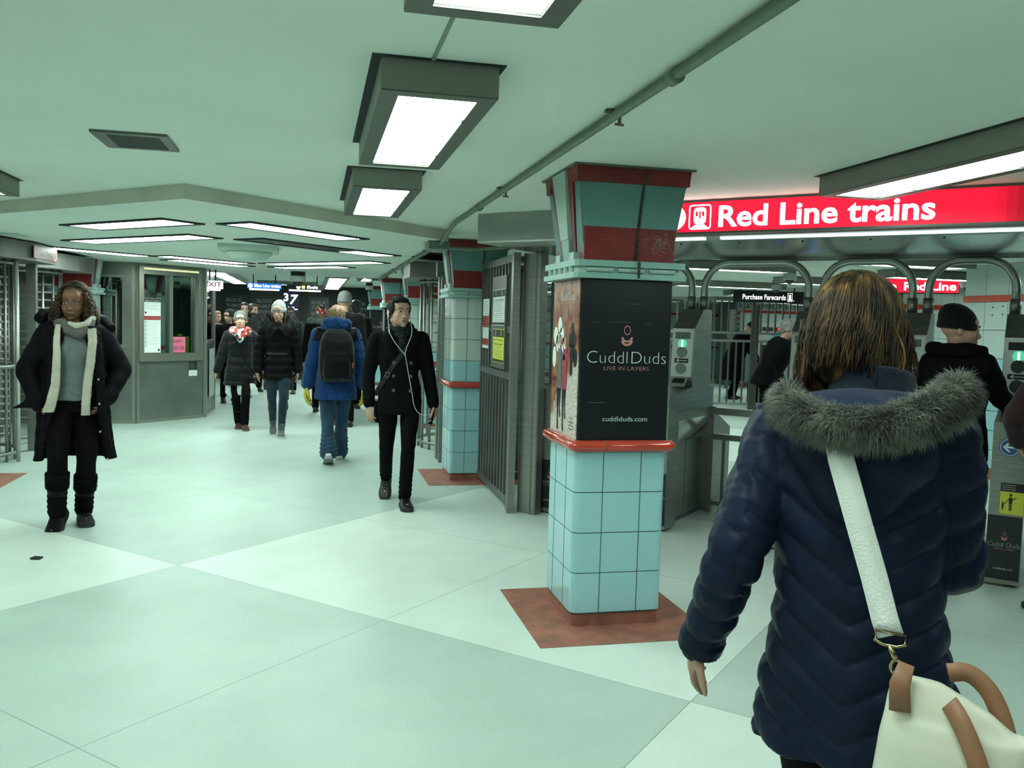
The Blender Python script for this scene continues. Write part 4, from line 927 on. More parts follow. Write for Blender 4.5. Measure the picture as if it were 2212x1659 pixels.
MB().m(mat('booth_inner_grey', (0.12, 0.14, 0.13), 0.8)).box(-3.9, 15.5, 0, -2.2, 15.56, 2.29).build('inner_partition', None, bo)
# window stickers and desk things
def at1(s, z, d=0.0): p = a1 + u1 * s + n1 * d; return (p.x, p.y, z)
rz1 = math.atan2(u1.y, u1.x)
rc = notice('rules_notice', at1(0.285, 1.025, -0.016), 0.285, 0.80, 'long white rules of conduct notice in the booth window', WHITE, [(BLACK, 0.93, 0.995, 'fill'), (WHITE, 0.945, 0.985, '=Rules of Conduct'), (NRED, 0.60, 0.675, 'fill'), (PR, 0.78, 0.92, '4'), (PR, 0.14, 0.58, '11'), (WHITE, 0.615, 0.66, '2')], rz1)
q = MB().m(BLACK)
for k in range(7): q.ring((-0.11, -0.0052, 0.45 - k * 0.058), (1, 0, 0), (0, 0, 1), 0.018, 0.014, 14)
q.m(NRED).disc((-0.11, -0.0052, 0.585), (1, 0, 0), (0, 0, 1), 0.018); q.m(BLACK).disc((0.11, -0.0052, 0.04), (1, 0, 0), (0, 0, 1), 0.018)
q.build('pictograms', None, rc)
hn = empty('handwritten_note', at1(0.735, 1.022, -0.014), rz1, 'pink paper reading Happy New Year in the booth window', 'note')
MB().m(mat('pink_paper', (0.72, 0.16, 0.27), 0.7)).box(-0.115, -0.003, 0, 0.125, 0, 0.235).build('paper', None, hn)
t = MB().m(mat('marker_ink', (0.10, 0.015, 0.03), 0.6)); t.text('HAPPY', (-0.10, -0.0045, 0.14), u, v_, 0.058, width=0.17); t.text('NEW YEAR', (-0.10, -0.0045, 0.04), u, v_, 0.06, width=0.205); t.build('handwriting', None, hn)
bd = empty('document_tray', at1(0.80, 1.022, -0.04), rz1, 'yellow document holder behind the pink note', 'tray')
MB().m(mat('yellow_plastic', (0.70, 0.60, 0.04), 0.5)).box(-0.15, 0, 0, 0.15, 0.02, 0.245).box(-0.05, 0, 0.245, 0.03, 0.02, 0.28).build('holder', None, bd)
bs = empty('info_sticker', at1(0.99, 0.66, 0.0), rz1, 'small black and white sticker below the booth window', 'sticker')
MB().m(BLACK).box(-0.075, -0.004, 0.09, 0.075, -0.001, 0.22).m(WHITE).box(-0.075, -0.004, 0, 0.075, -0.001, 0.085).build('sheet', None, bs)
q = MB().m(PR)
for k in range(7): q.box(-0.065, -0.005, 0.20 - k * 0.017, 0.05 - 0.03 * (k % 2), -0.004, 0.203 - k * 0.017)
for k in range(3): q.box(-0.055, -0.005, 0.06 - k * 0.02, 0.055, -0.004, 0.064 - k * 0.02)
q.build('print', None, bs)
pk = empty('pink_jumper', (-2.84, 13.72, 0), 0, 'pink folded sheet behind the dark side window of the booth', 'sheet')
MB().m(mat('faded_pink', (0.45, 0.22, 0.25), 0.8)).box(-0.16, 0, 1.15, 0.12, 0.02, 1.42).build('sheet', None, pk); pk.name = 'pink_sheet'
mon = empty('monitor', (-3.05, 13.95, 1.03), R(20), 'small screen glowing inside the booth', 'screen')
MB().m(BLACK).box(-0.13, 0, 0.05, 0.13, 0.02, 0.25).box(-0.02, 0.0, 0, 0.02, 0.03, 0.05).box(-0.08, -0.05, 0.0, 0.08, 0.06, 0.008).build('casing', None, mon)
q = MB().m(emis('screen_white_blue', (0.45, 0.7, 1.0), 1.6))
for k in range(3): q.box(-0.10, -0.003, 0.20 - k * 0.05, 0.05 + 0.02 * k, 0, 0.225 - k * 0.05)
q.build('screen', None, mon)
mp_ = notice('map_poster', (-1.622, 14.95, 0.28), 0.72, 0.78, 'framed map poster low on the side of the booth', mat('poster_grey', (0.45, 0.52, 0.50), 0.5), [(PR, 0.1, 0.9, '12')], R(90))
# ---------------------------------------------------------------- far corridor: posters, signs
POST = mat('poster_black', (0.006, 0.008, 0.008), 0.4); PTX = mat('poster_grey_lettering', (0.28, 0.34, 0.32), 0.6)
def block_poster(x, label):
    o = empty('poster', (x, 22.978, 1.42), 0, label, 'poster', 'black posters on the far hoarding')
    MB().m(POST).box(-0.25, -0.012, 0, 0.27, 0, 0.72).build('board', None, o)
    t = MB().m(PTX)
    for k, w in enumerate(('BLOCK', 'THIRTY', 'SEVEN')): t.text(w, (-0.18, -0.014, 0.54 - 0.14 * k), u, v_, 0.085, width=(0.36, 0.40, 0.35)[k])
    t.build('lettering', None, o)
block_poster(-1.97, 'black Block Thirty Seven poster, leftmost on the far wall'); block_poster(-1.23, 'black Block Thirty Seven poster above the grey-beanie woman'); block_poster(0.11, 'black Block Thirty Seven poster right of the glowing 37'); block_poster(1.12, 'black Block Thirty Seven poster, rightmost on the far wall')
o = empty('lit_advert', (-0.57, 22.975, 0), 0, 'dark blue screen with a glowing white 37', 'screen')
MB().m(mat('screen_navy', (0.01, 0.014, 0.05), 0.3)).box(-0.23, -0.02, 1.35, 0.20, 0, 2.26).build('screen_panel', None, o)
t = MB().m(emis('lit_37', (0.80, 0.86, 1.0), 7)); t.text('3', (-0.19, -0.024, 2.02), u, v_, 0.19, off=0.02); t.text('7', (-0.05, -0.024, 1.95), u, (0.2, 0, 1), 0.23, off=0.02, width=0.17); t.box(-0.16, -.024, 1.80, 0.16, -.022, 1.82).box(-0.07, -.024, 1.83, 0.08, -.022, 1.87); t.build('lit_number', None, o)
def hsign(name, x0, x1, y, z0, z1, label, col, items):
    o = empty(name, ((x0 + x1) / 2, y, 0), 0, label, 'sign'); h = (x1 - x0) / 2
    MB().m(col).box(-h, -0.04, z0, h, 0.04, z1).build('sign_box', None, o)
    MB().m(emis('tube_white', (0.9, 1, 0.97), 3)).box(-h + 0.04, -0.03, z0 - 0.03, h - 0.04, 0.03, z0 - 0.002).build('under_light', None, o)
    MB().m(BLACK).box(-h + .1, -.01, z1, -h + .12, .01, CEIL).box(h - .12, -.01, z1, h - .1, .01, CEIL).build('hanger', None, o)
    t = MB()
    for m_, tx, x, w in items:
        t.m(m_)
        if tx == 'o': t.disc((x, -0.043, (z0 + z1) / 2), u, v_, (z1 - z0) * 0.4)
        elif tx == '#': t.box(x, -.043, z0 + 0.02, x + w, -.041, z1 - 0.02)
        else: t.text(tx, (x, -0.043, z0 + (z1 - z0) * 0.28), u, v_, (z1 - z0) * 0.55, off=0.02, width=w)
    t.build('lettering', None, o)
LW = emis('lit_white_far', (0.9, 0.97, 1.0), 4)
hsign('hanging_sign', -1.22, -0.60, 17.0, 2.125, 2.225, 'lit blue sign reading Blue Line trains, far down the corridor', emis('lit_blue', (0.02, 0.16, 0.62), 0.9), [(LW, 'o', -0.25, 0), (LW, 'Blue Line trains', -0.18, 0.47)])
hsign('hanging_sign', -0.50, 0.165, 17.0, 2.13, 2.225, 'black lit exit sign with a yellow square, far down the corridor', BLACK, [(LW, 'o', -0.12, 0), (emis('lit_yellow', (1, 0.8, 0.2), 1.5), '#', -0.06, 0.06), (LW, 'Exit', 0.03, 0.2)])
hsign('hanging_sign', -1.72, -1.41, 14.5, 2.02, 2.145, 'lit sign with red letters EXIT by the booth corner', emis('lit_pale', (0.8, 0.9, 0.85), 1.5), [(RS, 'EXIT', -0.12, 0.25)])
# ---------------------------------------------------------------- people: builders
SKIN = mat('light_skin', (0.50, 0.29, 0.21), 0.5, var=0.06, vscale=12)
SKIND = mat('brown_skin', (0.20, 0.095, 0.05), 0.45, var=0.08, vscale=12)
EYEW = mat('eye_white', (0.55, 0.55, 0.52), 0.3); IRIS = mat('dark_iris', (0.02, 0.012, 0.008), 0.2)
def cloth(name, col, rough=0.85, bump=0.3, bs=180, sheen=0.15, var=0.12, vs=7): return mat(name, col, rough, var=var, vscale=vs, bump=bump, bscale=bs, sheen=sheen, spec=0.07)
BLKC = cloth('black_wool', (0.0042, 0.0044, 0.0048), sheen=0.0); BLKP = cloth('black_quilted_nylon', (0.005, 0.0055, 0.0065), 0.5, 0.15, 60, 0.0)
BLKT = cloth('black_trousers', (0.004, 0.004, 0.0045), sheen=0.0); JEAN = cloth('blue_jeans', (0.022, 0.052, 0.095), 0.85, 0.3, 220, var=0.3); JEAND = cloth('dark_jeans', (0.018, 0.04, 0.065), var=0.35)
SHOEB = mat('black_leather', (0.006, 0.006, 0.007), 0.45, bump=0.1, bscale=60)
def noise3(P, f, seed, n=6):
    r = np.random.RandomState(seed); o = np.zeros(len(P))
    for i in range(n):
        d = r.normal(size=3); d /= np.linalg.norm(d); ph = r.uniform(0, 6.28); ff = f * r.uniform(0.6, 1.5)
        o += np.sin(P @ d * ff + ph + 1.3 * np.sin(P @ np.roll(d, 1) * ff * 0.7 + ph))
    return o / n
def remesh(mb, name, material, parent, vox, it=2, disp=None, xf=None, label=None):
    me = bpy.data.meshes.new('tmp')
    me.from_pydata([tuple(xf @ Vector(p)) if xf is not None else p for p in mb.v], [], mb.f); me.update()
    ob = bpy.data.objects.new('tmp', me); COL.objects.link(ob)
    md = ob.modifiers.new('r', 'REMESH'); md.mode = 'VOXEL'; md.voxel_size = vox
    bpy.context.view_layer.update()
    nm = bpy.data.meshes.new_from_object(ob.evaluated_get(bpy.context.evaluated_depsgraph_get()))
    bpy.data.objects.remove(ob); bpy.data.meshes.remove(me)
    n = len(nm.vertices); co = np.empty(n * 3); nm.vertices.foreach_get('co', co); co = co.reshape(-1, 3)
    ed = np.empty(len(nm.edges) * 2, dtype=np.int64); nm.edges.foreach_get('vertices', ed); ed = ed.reshape(-1, 2)
    deg = np.bincount(ed.ravel(), minlength=n).astype(float)[:, None]; deg[deg == 0] = 1
    for _ in range(it):
        acc = np.zeros_like(co)
        for a, b in ((0, 1), (1, 0)):
            for c in range(3): acc[:, c] += np.bincount(ed[:, a], weights=co[ed[:, b], c], minlength=n)
        co = 0.45 * co + 0.55 * acc / deg
    nm.vertices.foreach_set('co', co.ravel()); nm.update()
    if disp is not None:
        nr = np.empty(n * 3); nm.vertices.foreach_get('normal', nr); nr = nr.reshape(-1, 3)
        co = co + nr * disp(co, nr)[:, None]; nm.vertices.foreach_set('co', co.ravel()); nm.update()
    nm.materials.clear(); nm.materials.append(material)
    nm.polygons.foreach_set('use_smooth', [True] * len(nm.polygons)); nm.name = name
    o = link(name, nm, parent)
    if label: o['label'] = label
    return o
def ik(a, b, l1, l2, pole):
    a = Vector(a); b = Vector(b); d = b - a; L = min(d.length, (l1 + l2) * 0.999); u = d.normalized()
    x = (l1 * l1 - l2 * l2 + L * L) / (2 * L); h = math.sqrt(max(0, l1 * l1 - x * x))
    p = Vector(pole); p = (p - p.dot(u) * u).normalized()
    return a + u * x + p * h, a + u * L
def lerp(a, b, t): return Vector(a) * (1 - t) + Vector(b) * t
def limb(mb, pts, rads, puff=0.0, pitch=0.06, seg=14, sub=0.012, seedp=0.0):
    P = [Vector(p) for p in pts]; out = []; rr = []; s = 0
    for i in range(len(P) - 1):
        L = (P[i + 1] - P[i]).length; n = max(1, int(L / sub))
        for k in range(n + (1 if i == len(P) - 2 else 0)):
            t = k / n; q = lerp(P[i], P[i + 1], t); r = rads[i] * (1 - t) + rads[i + 1] * t
            r *= 1 + puff * (abs(math.sin(math.pi * (s + L * t) / pitch + seedp)) ** 0.6 - 0.5) * 2 if puff else 1
            out.append(q); rr.append(r)
        s += L
    for _ in range(3):
        out = [out[0]] + [(out[i - 1] + out[i] * 2 + out[i + 1]) / 4 for i in range(1, len(out) - 1)] + [out[-1]]
    mb.tube(out, rr, seg)
    mb.ell(out[0], (rr[0],) * 3, nu=12, nv=8); mb.ell(out[-1], (rr[-1] * .98,) * 3, nu=12, nv=8)
def sring(cx, cy, z, hw, hd, n=32, e=2.4, tilt=0.0):
    o = []
    for k in range(n):
        q = 2 * math.pi * k / n; c, s = math.cos(q), math.sin(q)
        x = hw * math.copysign(abs(c) ** (2 / e), c); y = hd * math.copysign(abs(s) ** (2 / e), s)
        o.append(Vector((cx + x, cy + y, z + tilt * y)))
    return o
class Skel:
    """pose in local axes: the figure faces -Y, +X is its left side; standard height 1.75 m"""
    def __init__(s, H=1.75, hip=(0, 0, 0.905), lean=0.0, side=0.0, twist=0.0, feet=None, hands=None, poles=None, head=(0, 0, 0), fem=False, headfwd=0.0, sh_drop=0.0, shw=None, hs=1.06):
        s.hs = hs
        s.k = H / 1.75; s.xf = Matrix.Scale(s.k, 4); s.fem = fem
        s.pel = Vector(hip); M = Matrix.Rotation(side, 3, 'Y') @ Matrix.Rotation(lean, 3, 'X'); s.M = M
        T = Matrix.Rotation(twist, 3, 'Z')
        s.chest = s.pel + M @ Vector((0, 0, 0.40)); s.neck = s.pel + M @ Vector((0, 0.005, 0.575))
        w = shw or (0.165 if fem else 0.185); s.w = w
        s.sh = {q: s.pel + M @ (T @ Vector((q * w, 0.0, 0.515 - sh_drop))) for q in (1, -1)}
        s.hipj = {q: s.pel + Vector((q * 0.09, 0, 0)) for q in (1, -1)}
        feet = feet or {1: (0.10, 0, 0, 0, 0), -1: (-0.10, 0, 0, 0, 0)}
        hands = hands or {1: (0.27, -0.02, 0.84), -1: (-0.27, -0.02, 0.84)}
        poles = poles or {1: (0.3, 1, 0), -1: (-0.3, 1, 0)}
        s.kn = {}; s.an = {}; s.el = {}; s.wr = {}; s.feet = feet
        for q in (1, -1):
            f = feet[q]; a = Vector((f[0], f[1], 0.085 + f[2]))
            s.kn[q], s.an[q] = ik(s.hipj[q], a, 0.425, 0.42, (f[0] * 0.3, -1, 0))
            s.el[q], s.wr[q] = ik(s.sh[q], hands[q], 0.30, 0.265, poles[q])
        yaw, pitch, tilt = head
        s.HM = Matrix.Rotation(yaw, 3, 'Z') @ Matrix.Rotation(pitch, 3, 'X') @ Matrix.Rotation(tilt, 3, 'Y')
        s.hc = s.neck + M @ Vector((0, -0.01 - headfwd, 0.155 * (0.4 + 0.6 * hs))) + Vector((0, 0, 0))
    def hp(s, x, y, z): return s.hc + s.HM @ (Vector((x, y, z)) * s.hs)
    def sp(s, z):      # spine centre at standard height z (above the pelvis follows the lean)
        if z <= s.pel.z: return Vector((s.pel.x, s.pel.y, z))
        return s.pel + s.M @ Vector((0, 0, z - s.pel.z))
def hand_geo(mb, wr, d, n, side, curl=0.5, spread=0.12, sc=1.0, r=0.0085):
    d = Vector(d).normalized(); n = Vector(n); n = (n - n.dot(d) * d).normalized(); w = d.cross(n) * side
    M = Matrix((w, n, d)).transposed()
    mb.ell(wr + d * 0.05 * sc, (0.041 * sc, 0.017 * sc, 0.053 * sc), M, 14, 10)
    mb.tube([wr - d * 0.02, wr + d * 0.03 * sc], [0.026 * sc, 0.026 * sc], 10)
    for i, (o, L) in enumerate(((0.031, 0.072), (0.0105, 0.084), (-0.0105, 0.078), (-0.031, 0.060))):
        p = wr + d * (0.088 if i in (1, 2) else 0.080) * sc + w * o * sc
        a = curl * (0.8 + 0.12 * i); dirv = (d + w * o * 2.2 * spread / 0.12 * 0.5).normalized(); pts = [p - d * 0.03 * sc, p]; rr = [r * sc * 1.1] * 2
        for sgl, ln in enumerate((0.45, 0.30, 0.25)):
            ax = w; ang = a * (0.9, 1.1, 0.8)[sgl]
            dirv = (dirv * math.cos(ang) + n * math.sin(ang)).normalized()
            nn = pts[-1] + dirv * L * ln * sc; pts.append(nn); rr.append(r * sc * (1.0 - 0.08 * sgl))
            n = n
        mb.tube(pts, rr, 8); mb.ell(pts[-1], (r * sc * 0.85,) * 3, nu=8, nv=6)
    t0 = wr + d * 0.025 * sc + w * 0.028 * sc; t1 = t0 + (d * 0.6 + w * 0.7 + n * 0.3).normalized() * 0.042 * sc; t2 = t1 + (d * 0.85 + w * 0.25 + n * 0.45).normalized() * 0.032 * sc; t3 = t2 + (d * 0.9 + n * 0.45).normalized() * 0.024 * sc
    mb.tube([t0, t1, t2, t3], [0.014 * sc, 0.0115 * sc, 0.010 * sc, 0.0085 * sc], 8); mb.ell(t3, (0.0085 * sc,) * 3, nu=8, nv=6)
def head_geo(mb, s, sc=1.0, nose=1.0, jaw=1.0, ears=True):
    E = lambda c, r, nu=16, nv=12: mb.ell(s.hp(*(q * sc for q in c)), tuple(q * sc * s.hs for q in r), s.HM, nu, nv)
    E((0, 0.014, 0.028), (0.076, 0.095, 0.090), 24, 18); E((0, -0.030, -0.025), (0.063, 0.062, 0.082), 24, 16)
    E((0, -0.040, -0.072), (0.046 * jaw, 0.044, 0.036)); E((0, -0.070, -0.094), (0.021 * jaw, 0.017, 0.016)); E((0, 0.0, -0.055), (0.058 * jaw, 0.06, 0.045))
    E((0, -0.064, 0.038), (0.055, 0.026, 0.040))
    for q in (-1, 1):
        E((q * 0.029, -0.083, 0.020), (0.024, 0.011, 0.0065)); E((q * 0.035, -0.062, -0.030), (0.022, 0.022, 0.026))
        E((q * 0.030, -0.079, 0.001), (0.017, 0.010, 0.0085)); E((q * 0.0125, -0.101, -0.036), (0.0085 * nose, 0.010, 0.0075))
        if ears: E((q * 0.077, 0.012, -0.012), (0.009, 0.017, 0.029)); E((q * 0.082, 0.020, -0.004), (0.006, 0.010, 0.022))
    mb.tube([s.hp(0, -0.084 * sc, 0.014 * sc), s.hp(0, -0.096 * sc, -0.010 * sc), s.hp(0, -0.109 * sc, -0.030 * sc)], [0.007 * sc, 0.0085 * sc, 0.0115 * nose * sc], 10)
    E((0, -0.107, -0.034), (0.012 * nose, 0.011, 0.010))
    E((0, -0.091, -0.060), (0.021, 0.009, 0.0060)); E((0, -0.089, -0.071), (0.018, 0.010, 0.0065)); E((0, -0.080, -0.063), (0.030, 0.018, 0.022))
def face_parts(root, s, brow=(0.02, 0.012, 0.008), lip=(0.30, 0.10, 0.08), closed=False, thick=0.0035, gaze=0.0, mouth=0.0):
    xf = s.xf
    e = MB()
    for q in (-1, 1):
        c = s.hp(q * 0.031, -0.0885, 0.001); e.m(EYEW).ell(c, tuple(q9 * s.hs for q9 in (0.0125, 0.0045, 0.0052 if not closed else 0.001)), s.HM, 12, 8)
        if not closed: e.m(IRIS).ell(s.hp(q * 0.031 + gaze, -0.0915, 0.001), tuple(q9 * s.hs for q9 in (0.0055, 0.003, 0.0052)), s.HM, 10, 8)
        e.m(IRIS).tube([s.hp(q * 0.018, -0.0905, 0.002), s.hp(q * 0.026, -0.0945, 0.0072), s.hp(q * 0.036, -0.0935, 0.0068), s.hp(q * 0.046, -0.087, 0.001)], 0.0014, 6)
    for q_, nm in ((0, 'eyes'),): e.build(nm, None, root, True, xf)
    b = MB().m(mat('brow_%d' % int(brow[0] * 999), brow, 0.8))
    for q in (-1, 1): b.tube([s.hp(q * 0.013, -0.0945, 0.021), s.hp(q * 0.027, -0.0955, 0.0275), s.hp(q * 0.040, -0.091, 0.0265), s.hp(q * 0.052, -0.081, 0.019)], [thick, thick * 1.15, thick, thick * 0.4], 6)
    b.build('eyebrows', None, root, True, xf)
    l = MB().m(mat('lips_%d_%d' % (int(lip[0] * 999), int(lip[1] * 999)), lip, 0.5))
    l.ell(s.hp(0, -0.0955, -0.0605), tuple(q9 * s.hs for q9 in (0.021, 0.0055, 0.0045)), s.HM, 16, 8); l.ell(s.hp(0, -0.094, -0.0700), tuple(q9 * s.hs for q9 in (0.017, 0.006, 0.0055)), s.HM, 16, 8)
    l.m(mat('mouth_line', (0.05, 0.012, 0.01), 0.6)).tube([s.hp(-0.024, -0.090, -0.0655 + mouth), s.hp(-0.010, -0.0995, -0.0652), s.hp(0.010, -0.0995, -0.0652), s.hp(0.024, -0.090, -0.0655 + mouth)], 0.0013, 6)
    l.build('lips', None, root, True, xf)
def body(root, s, skin, vox=0.007, hands=None, nose=1.0, jaw=1.0, ears=True, face=True, fcfg=None, headsc=1.0):
    mb = MB(); f = 0.92 if s.fem else 1.0
    rings = []
    for z, hw, hd in ((0.84, 0.14, 0.09), (0.92, 0.158, 0.10), (1.05, 0.135, 0.09), (1.22, 0.15, 0.10), (1.36, 0.155, 0.10), (1.43, 0.13, 0.08), (1.475, 0.07, 0.062)):
        c = s.sp(z); rings.append([c + (s.M @ p_ if z > s.pel.z else p_) for p_ in sring(0, 0, 0, hw * f, hd * f, 24)])
    mb.loft(rings)
    mb.tube([s.neck - s.M @ Vector((0, 0, 0.06)), s.neck, s.hp(0, 0.012, -0.05)], [0.065, 0.056 * f, 0.054 * f], 14)
    head_geo(mb, s, headsc, nose, jaw, ears)
    for q in (1, -1):
        mb.tube([s.sh[q], s.el[q]], [0.050 * f, 0.037 * f], 12); mb.ell(s.sh[q], (0.05 * f,) * 3); mb.ell(s.el[q], (0.037 * f,) * 3)
        mb.tube([s.el[q], lerp(s.el[q], s.wr[q], 0.3), s.wr[q]], [0.037 * f, 0.039 * f, 0.026 * f], 12)
        mb.tube([s.chest * 0.4 + s.neck * 0.6, s.sh[q]], [0.06, 0.05], 10)
        mb.tube([s.hipj[q], s.kn[q]], [0.078, 0.05], 14); mb.ell(s.kn[q], (0.05,) * 3); mb.tube([s.kn[q], lerp(s.kn[q], s.an[q], 0.3), s.an[q]], [0.05, 0.052, 0.034], 14)
        u, fw = foot_axes(s, q); mb.tube([s.an[q], s.an[q] + fw * 0.02 - u * 0.04, s.an[q] + fw * 0.14 - u * 0.055], [0.035, 0.035, 0.025], 10)
        h = (hands or {}).get(q)
        dd = (s.wr[q] - s.el[q]).normalized()
        if h: hand_geo(mb, s.wr[q], h.get('d', dd), h.get('n', (0, 1, 0)), h.get('side', q), h.get('curl', 0.45), sc=0.95 if s.fem else 1.0)
        else: hand_geo(mb, s.wr[q], dd, (-q, 0, 0), 1 if q > 0 else -1, 0.35, sc=0.92 if s.fem else 1.0)
    o = remesh(mb, 'body', skin, root, vox, 2, None, s.xf)
    if face: face_parts(root, s, **(fcfg or {}))
    return o
def foot_axes(s, q):
    f = s.feet[q]; yaw, pit = f[4], f[3]
    M = Matrix.Rotation(yaw, 3, 'Z') @ Matrix.Rotation(pit, 3, 'X')
    return M @ Vector((0, 0, 1)), M @ Vector((0, -1, 0))
def shoe(root, s, q, m, sole_m=None, boot=0.0, vox=0.006, w=1.0, sole=0.025, name='shoe', shaft_r=(0.052, 0.062), cuff=None, laces=None, toe_h=0.045):
    u, f = foot_axes(s, q); r = f.cross(u); a = s.an[q]; b = a - u * 0.085
    mb = MB()
    def rg(t, hw, h0, h1, n=20):
        o = []
        for k in range(n):
            x = 2 * math.pi * k / n; c, sn = math.cos(x), math.sin(x)
            zz = h0 + (h1 - h0) * (0.5 + 0.5 * sn) if True else 0
            o.append(b + f * t + r * hw * w * math.copysign(abs(c) ** 0.7, c) + u * zz)
        return o
    z = sole * 0.6
    mb.loft([rg(-0.075, 0.022, z, 0.055), rg(-0.065, 0.032, z, 0.085), rg(-0.03, 0.038, z, 0.10), rg(0.01, 0.040, z, 0.10), rg(0.05, 0.042, z, 0.085), rg(0.10, 0.047, z, toe_h + 0.02), rg(0.15, 0.047, z, toe_h + 0.005), rg(0.185, 0.036, z, toe_h - 0.005), rg(0.20, 0.018, z, toe_h - 0.012)])
    if boot:
        kd = (s.kn[q] - a).normalized(); mb.tube([b + u * 0.06 - f * 0.01, a + kd * 0.02, a + kd * boot * 0.5, a + kd * boot], [0.040, 0.046, shaft_r[0], shaft_r[1]], 18)
    so = remesh(mb, name, m, root, vox, 2, (lambda P, N: 0.0015 * noise3(P, 60, 3)), s.xf)
    sb = MB()
    out = [(-0.080, 0.020), (-0.070, 0.034), (-0.03, 0.041), (0.03, 0.041), (0.10, 0.050), (0.15, 0.050), (0.19, 0.038), (0.207, 0.016)]
    pts = [(t, h) for t, h in out] + [(t, -h) for t, h in reversed(out)]
    lo = [b + f * t + r * h * w for t, h in pts]; hi = [p + u * sole for p in lo]
    n = len(lo); sb.add(lo + hi, [tuple(range(n - 1, -1, -1)), tuple(range(n, 2 * n))] + [(i, (i + 1) % n, n + (i + 1) % n, n + i) for i in range(n)])
    sb.build('sole', sole_m or mat('black_rubber', (0.02, 0.02, 0.02), 0.7), so, False, s.xf)
    if laces:
        lb = MB()
        for i in range(4):
            t = 0.045 + i * 0.022; hh = 0.098 - i * 0.012
            lb.tube([b + f * t - r * 0.022 + u * (hh - .006), b + f * (t + .01) + u * hh, b + f * t + r * 0.022 + u * (hh - .006)], 0.0028, 6)
        lb.build('laces', laces, so, True, s.xf)
    return so
def pants(root, s, m, g=1.0, vox=0.008, cuff=0.058, name='trousers', amp=0.0035, top=0.98, bot=0.02):
    mb = MB()
    rings = []
    for z, hw, hd in ((0.83, 0.165, 0.115), (0.90, 0.175, 0.118), (0.98, 0.165, 0.11), (top + 0.05, 0.15, 0.10)):
        c = s.sp(z); rings.append(sring(c.x, c.y, c.z, hw * g, hd * g, 24))
    mb.loft(rings)
    for q in (1, -1):
        limb(mb, [s.hipj[q] + Vector((0, 0, -0.01)), lerp(s.hipj[q], s.kn[q], 0.5), s.kn[q], lerp(s.kn[q], s.an[q], 0.35), lerp(s.kn[q], s.an[q], 1.0 - bot)], [0.092 * g, 0.082 * g, 0.064 * g, 0.063 * g, cuff * g])
    k = s.kn[1].z
    return remesh(mb, name, m, root, vox, 3, lambda P, N: amp * noise3(P, 45, 5) + amp * 0.8 * np.exp(-((P[:, 2] / s.k - 0.18) / 0.12) ** 2) * np.sin(P[:, 2] * 150 + P[:, 0] * 30), s.xf)
def coat(root, s, m, hem=0.78, g=1.0, flare=0.0, puff=0.0, pitch=0.07, vox=0.008, waist=0.0, name='coat', amp=0.004, collar=0.0, slr=1.0, cuff=0.05, sway=(0, 0), top=1.50, it=2, disp=None, sleeves=True, extra=None, back=0.0, cuffgap=0.012, armp=None, depth=1.0):
    mb = MB(); w = 0.90 if s.fem else 1.0
    keys = [(hem, 0.185 + flare, 0.135 + flare * 0.7), (0.5 * (hem + 0.98), 0.188 + flare * 0.5, 0.138 + flare * 0.35), (0.98, 0.185, 0.135), (1.10, 0.168 - waist, 0.122 - waist), (1.28, 0.186, 0.136), (1.38, 0.190, 0.132), (1.44, 0.178, 0.112), (1.475, 0.135, 0.092), (top, 0.082, 0.075), (top + collar, 0.075, 0.072)]
    keys = [k for k in keys if k[0] >= hem]
    keys.sort()
    rings = []; z = keys[0][0]; zt = keys[-1][0]; n = max(12, int((zt - z) / 0.012))
    for i in range(n + 1):
        zz = z + (zt - z) * i / n
        for j in range(len(keys) - 1):
            if keys[j][0] <= zz <= keys[j + 1][0] + 1e-6:
                t = (zz - keys[j][0]) / max(1e-6, keys[j + 1][0] - keys[j][0]); t = t * t * (3 - 2 * t)
                hw = keys[j][1] * (1 - t) + keys[j + 1][1] * t; hd = keys[j][2] * (1 - t) + keys[j + 1][2] * t; break
        if puff and zz < 1.45:
            p_ = 1 + puff * (abs(math.sin(math.pi * zz / pitch)) ** 0.6 - 0.5) * 2; hw *= p_; hd *= p_
        c = s.sp(zz); dz = max(0, (0.98 - zz) / 0.5)
        cc = Vector((c.x + sway[0] * dz, c.y + sway[1] * dz + back, c.z)); rg_ = sring(0, 0, 0, hw * g * w, hd * g * w * depth, 36)
        tb = min(1, max(0, (zz - s.pel.z) / 0.12)); rings.append([cc + Vector(p_).lerp(s.M @ p_, tb) for p_ in rg_])
    mb.loft(rings)
    if sleeves:
        for q in (1, -1):
            wr = s.wr[q] - (s.wr[q] - s.el[q]).normalized() * cuffgap
            mb.tube([s.chest * 0.35 + s.neck * 0.65 , s.sh[q]], [0.08 * slr, 0.073 * slr], 14)
            limb(mb, [s.sh[q], lerp(s.sh[q], s.el[q], 0.5), s.el[q], lerp(s.el[q], wr, 0.5), wr], [0.074 * slr, 0.068 * slr, 0.060 * slr, 0.055 * slr, cuff * slr], puff * 0.8, pitch * 0.9)
    if extra: extra(mb)
    dd = disp or (lambda P, N: amp * noise3(P, 38, 11) + amp * 0.6 * noise3(P, 90, 12))
    return remesh(mb, name, m, root, vox, it, dd, s.xf)
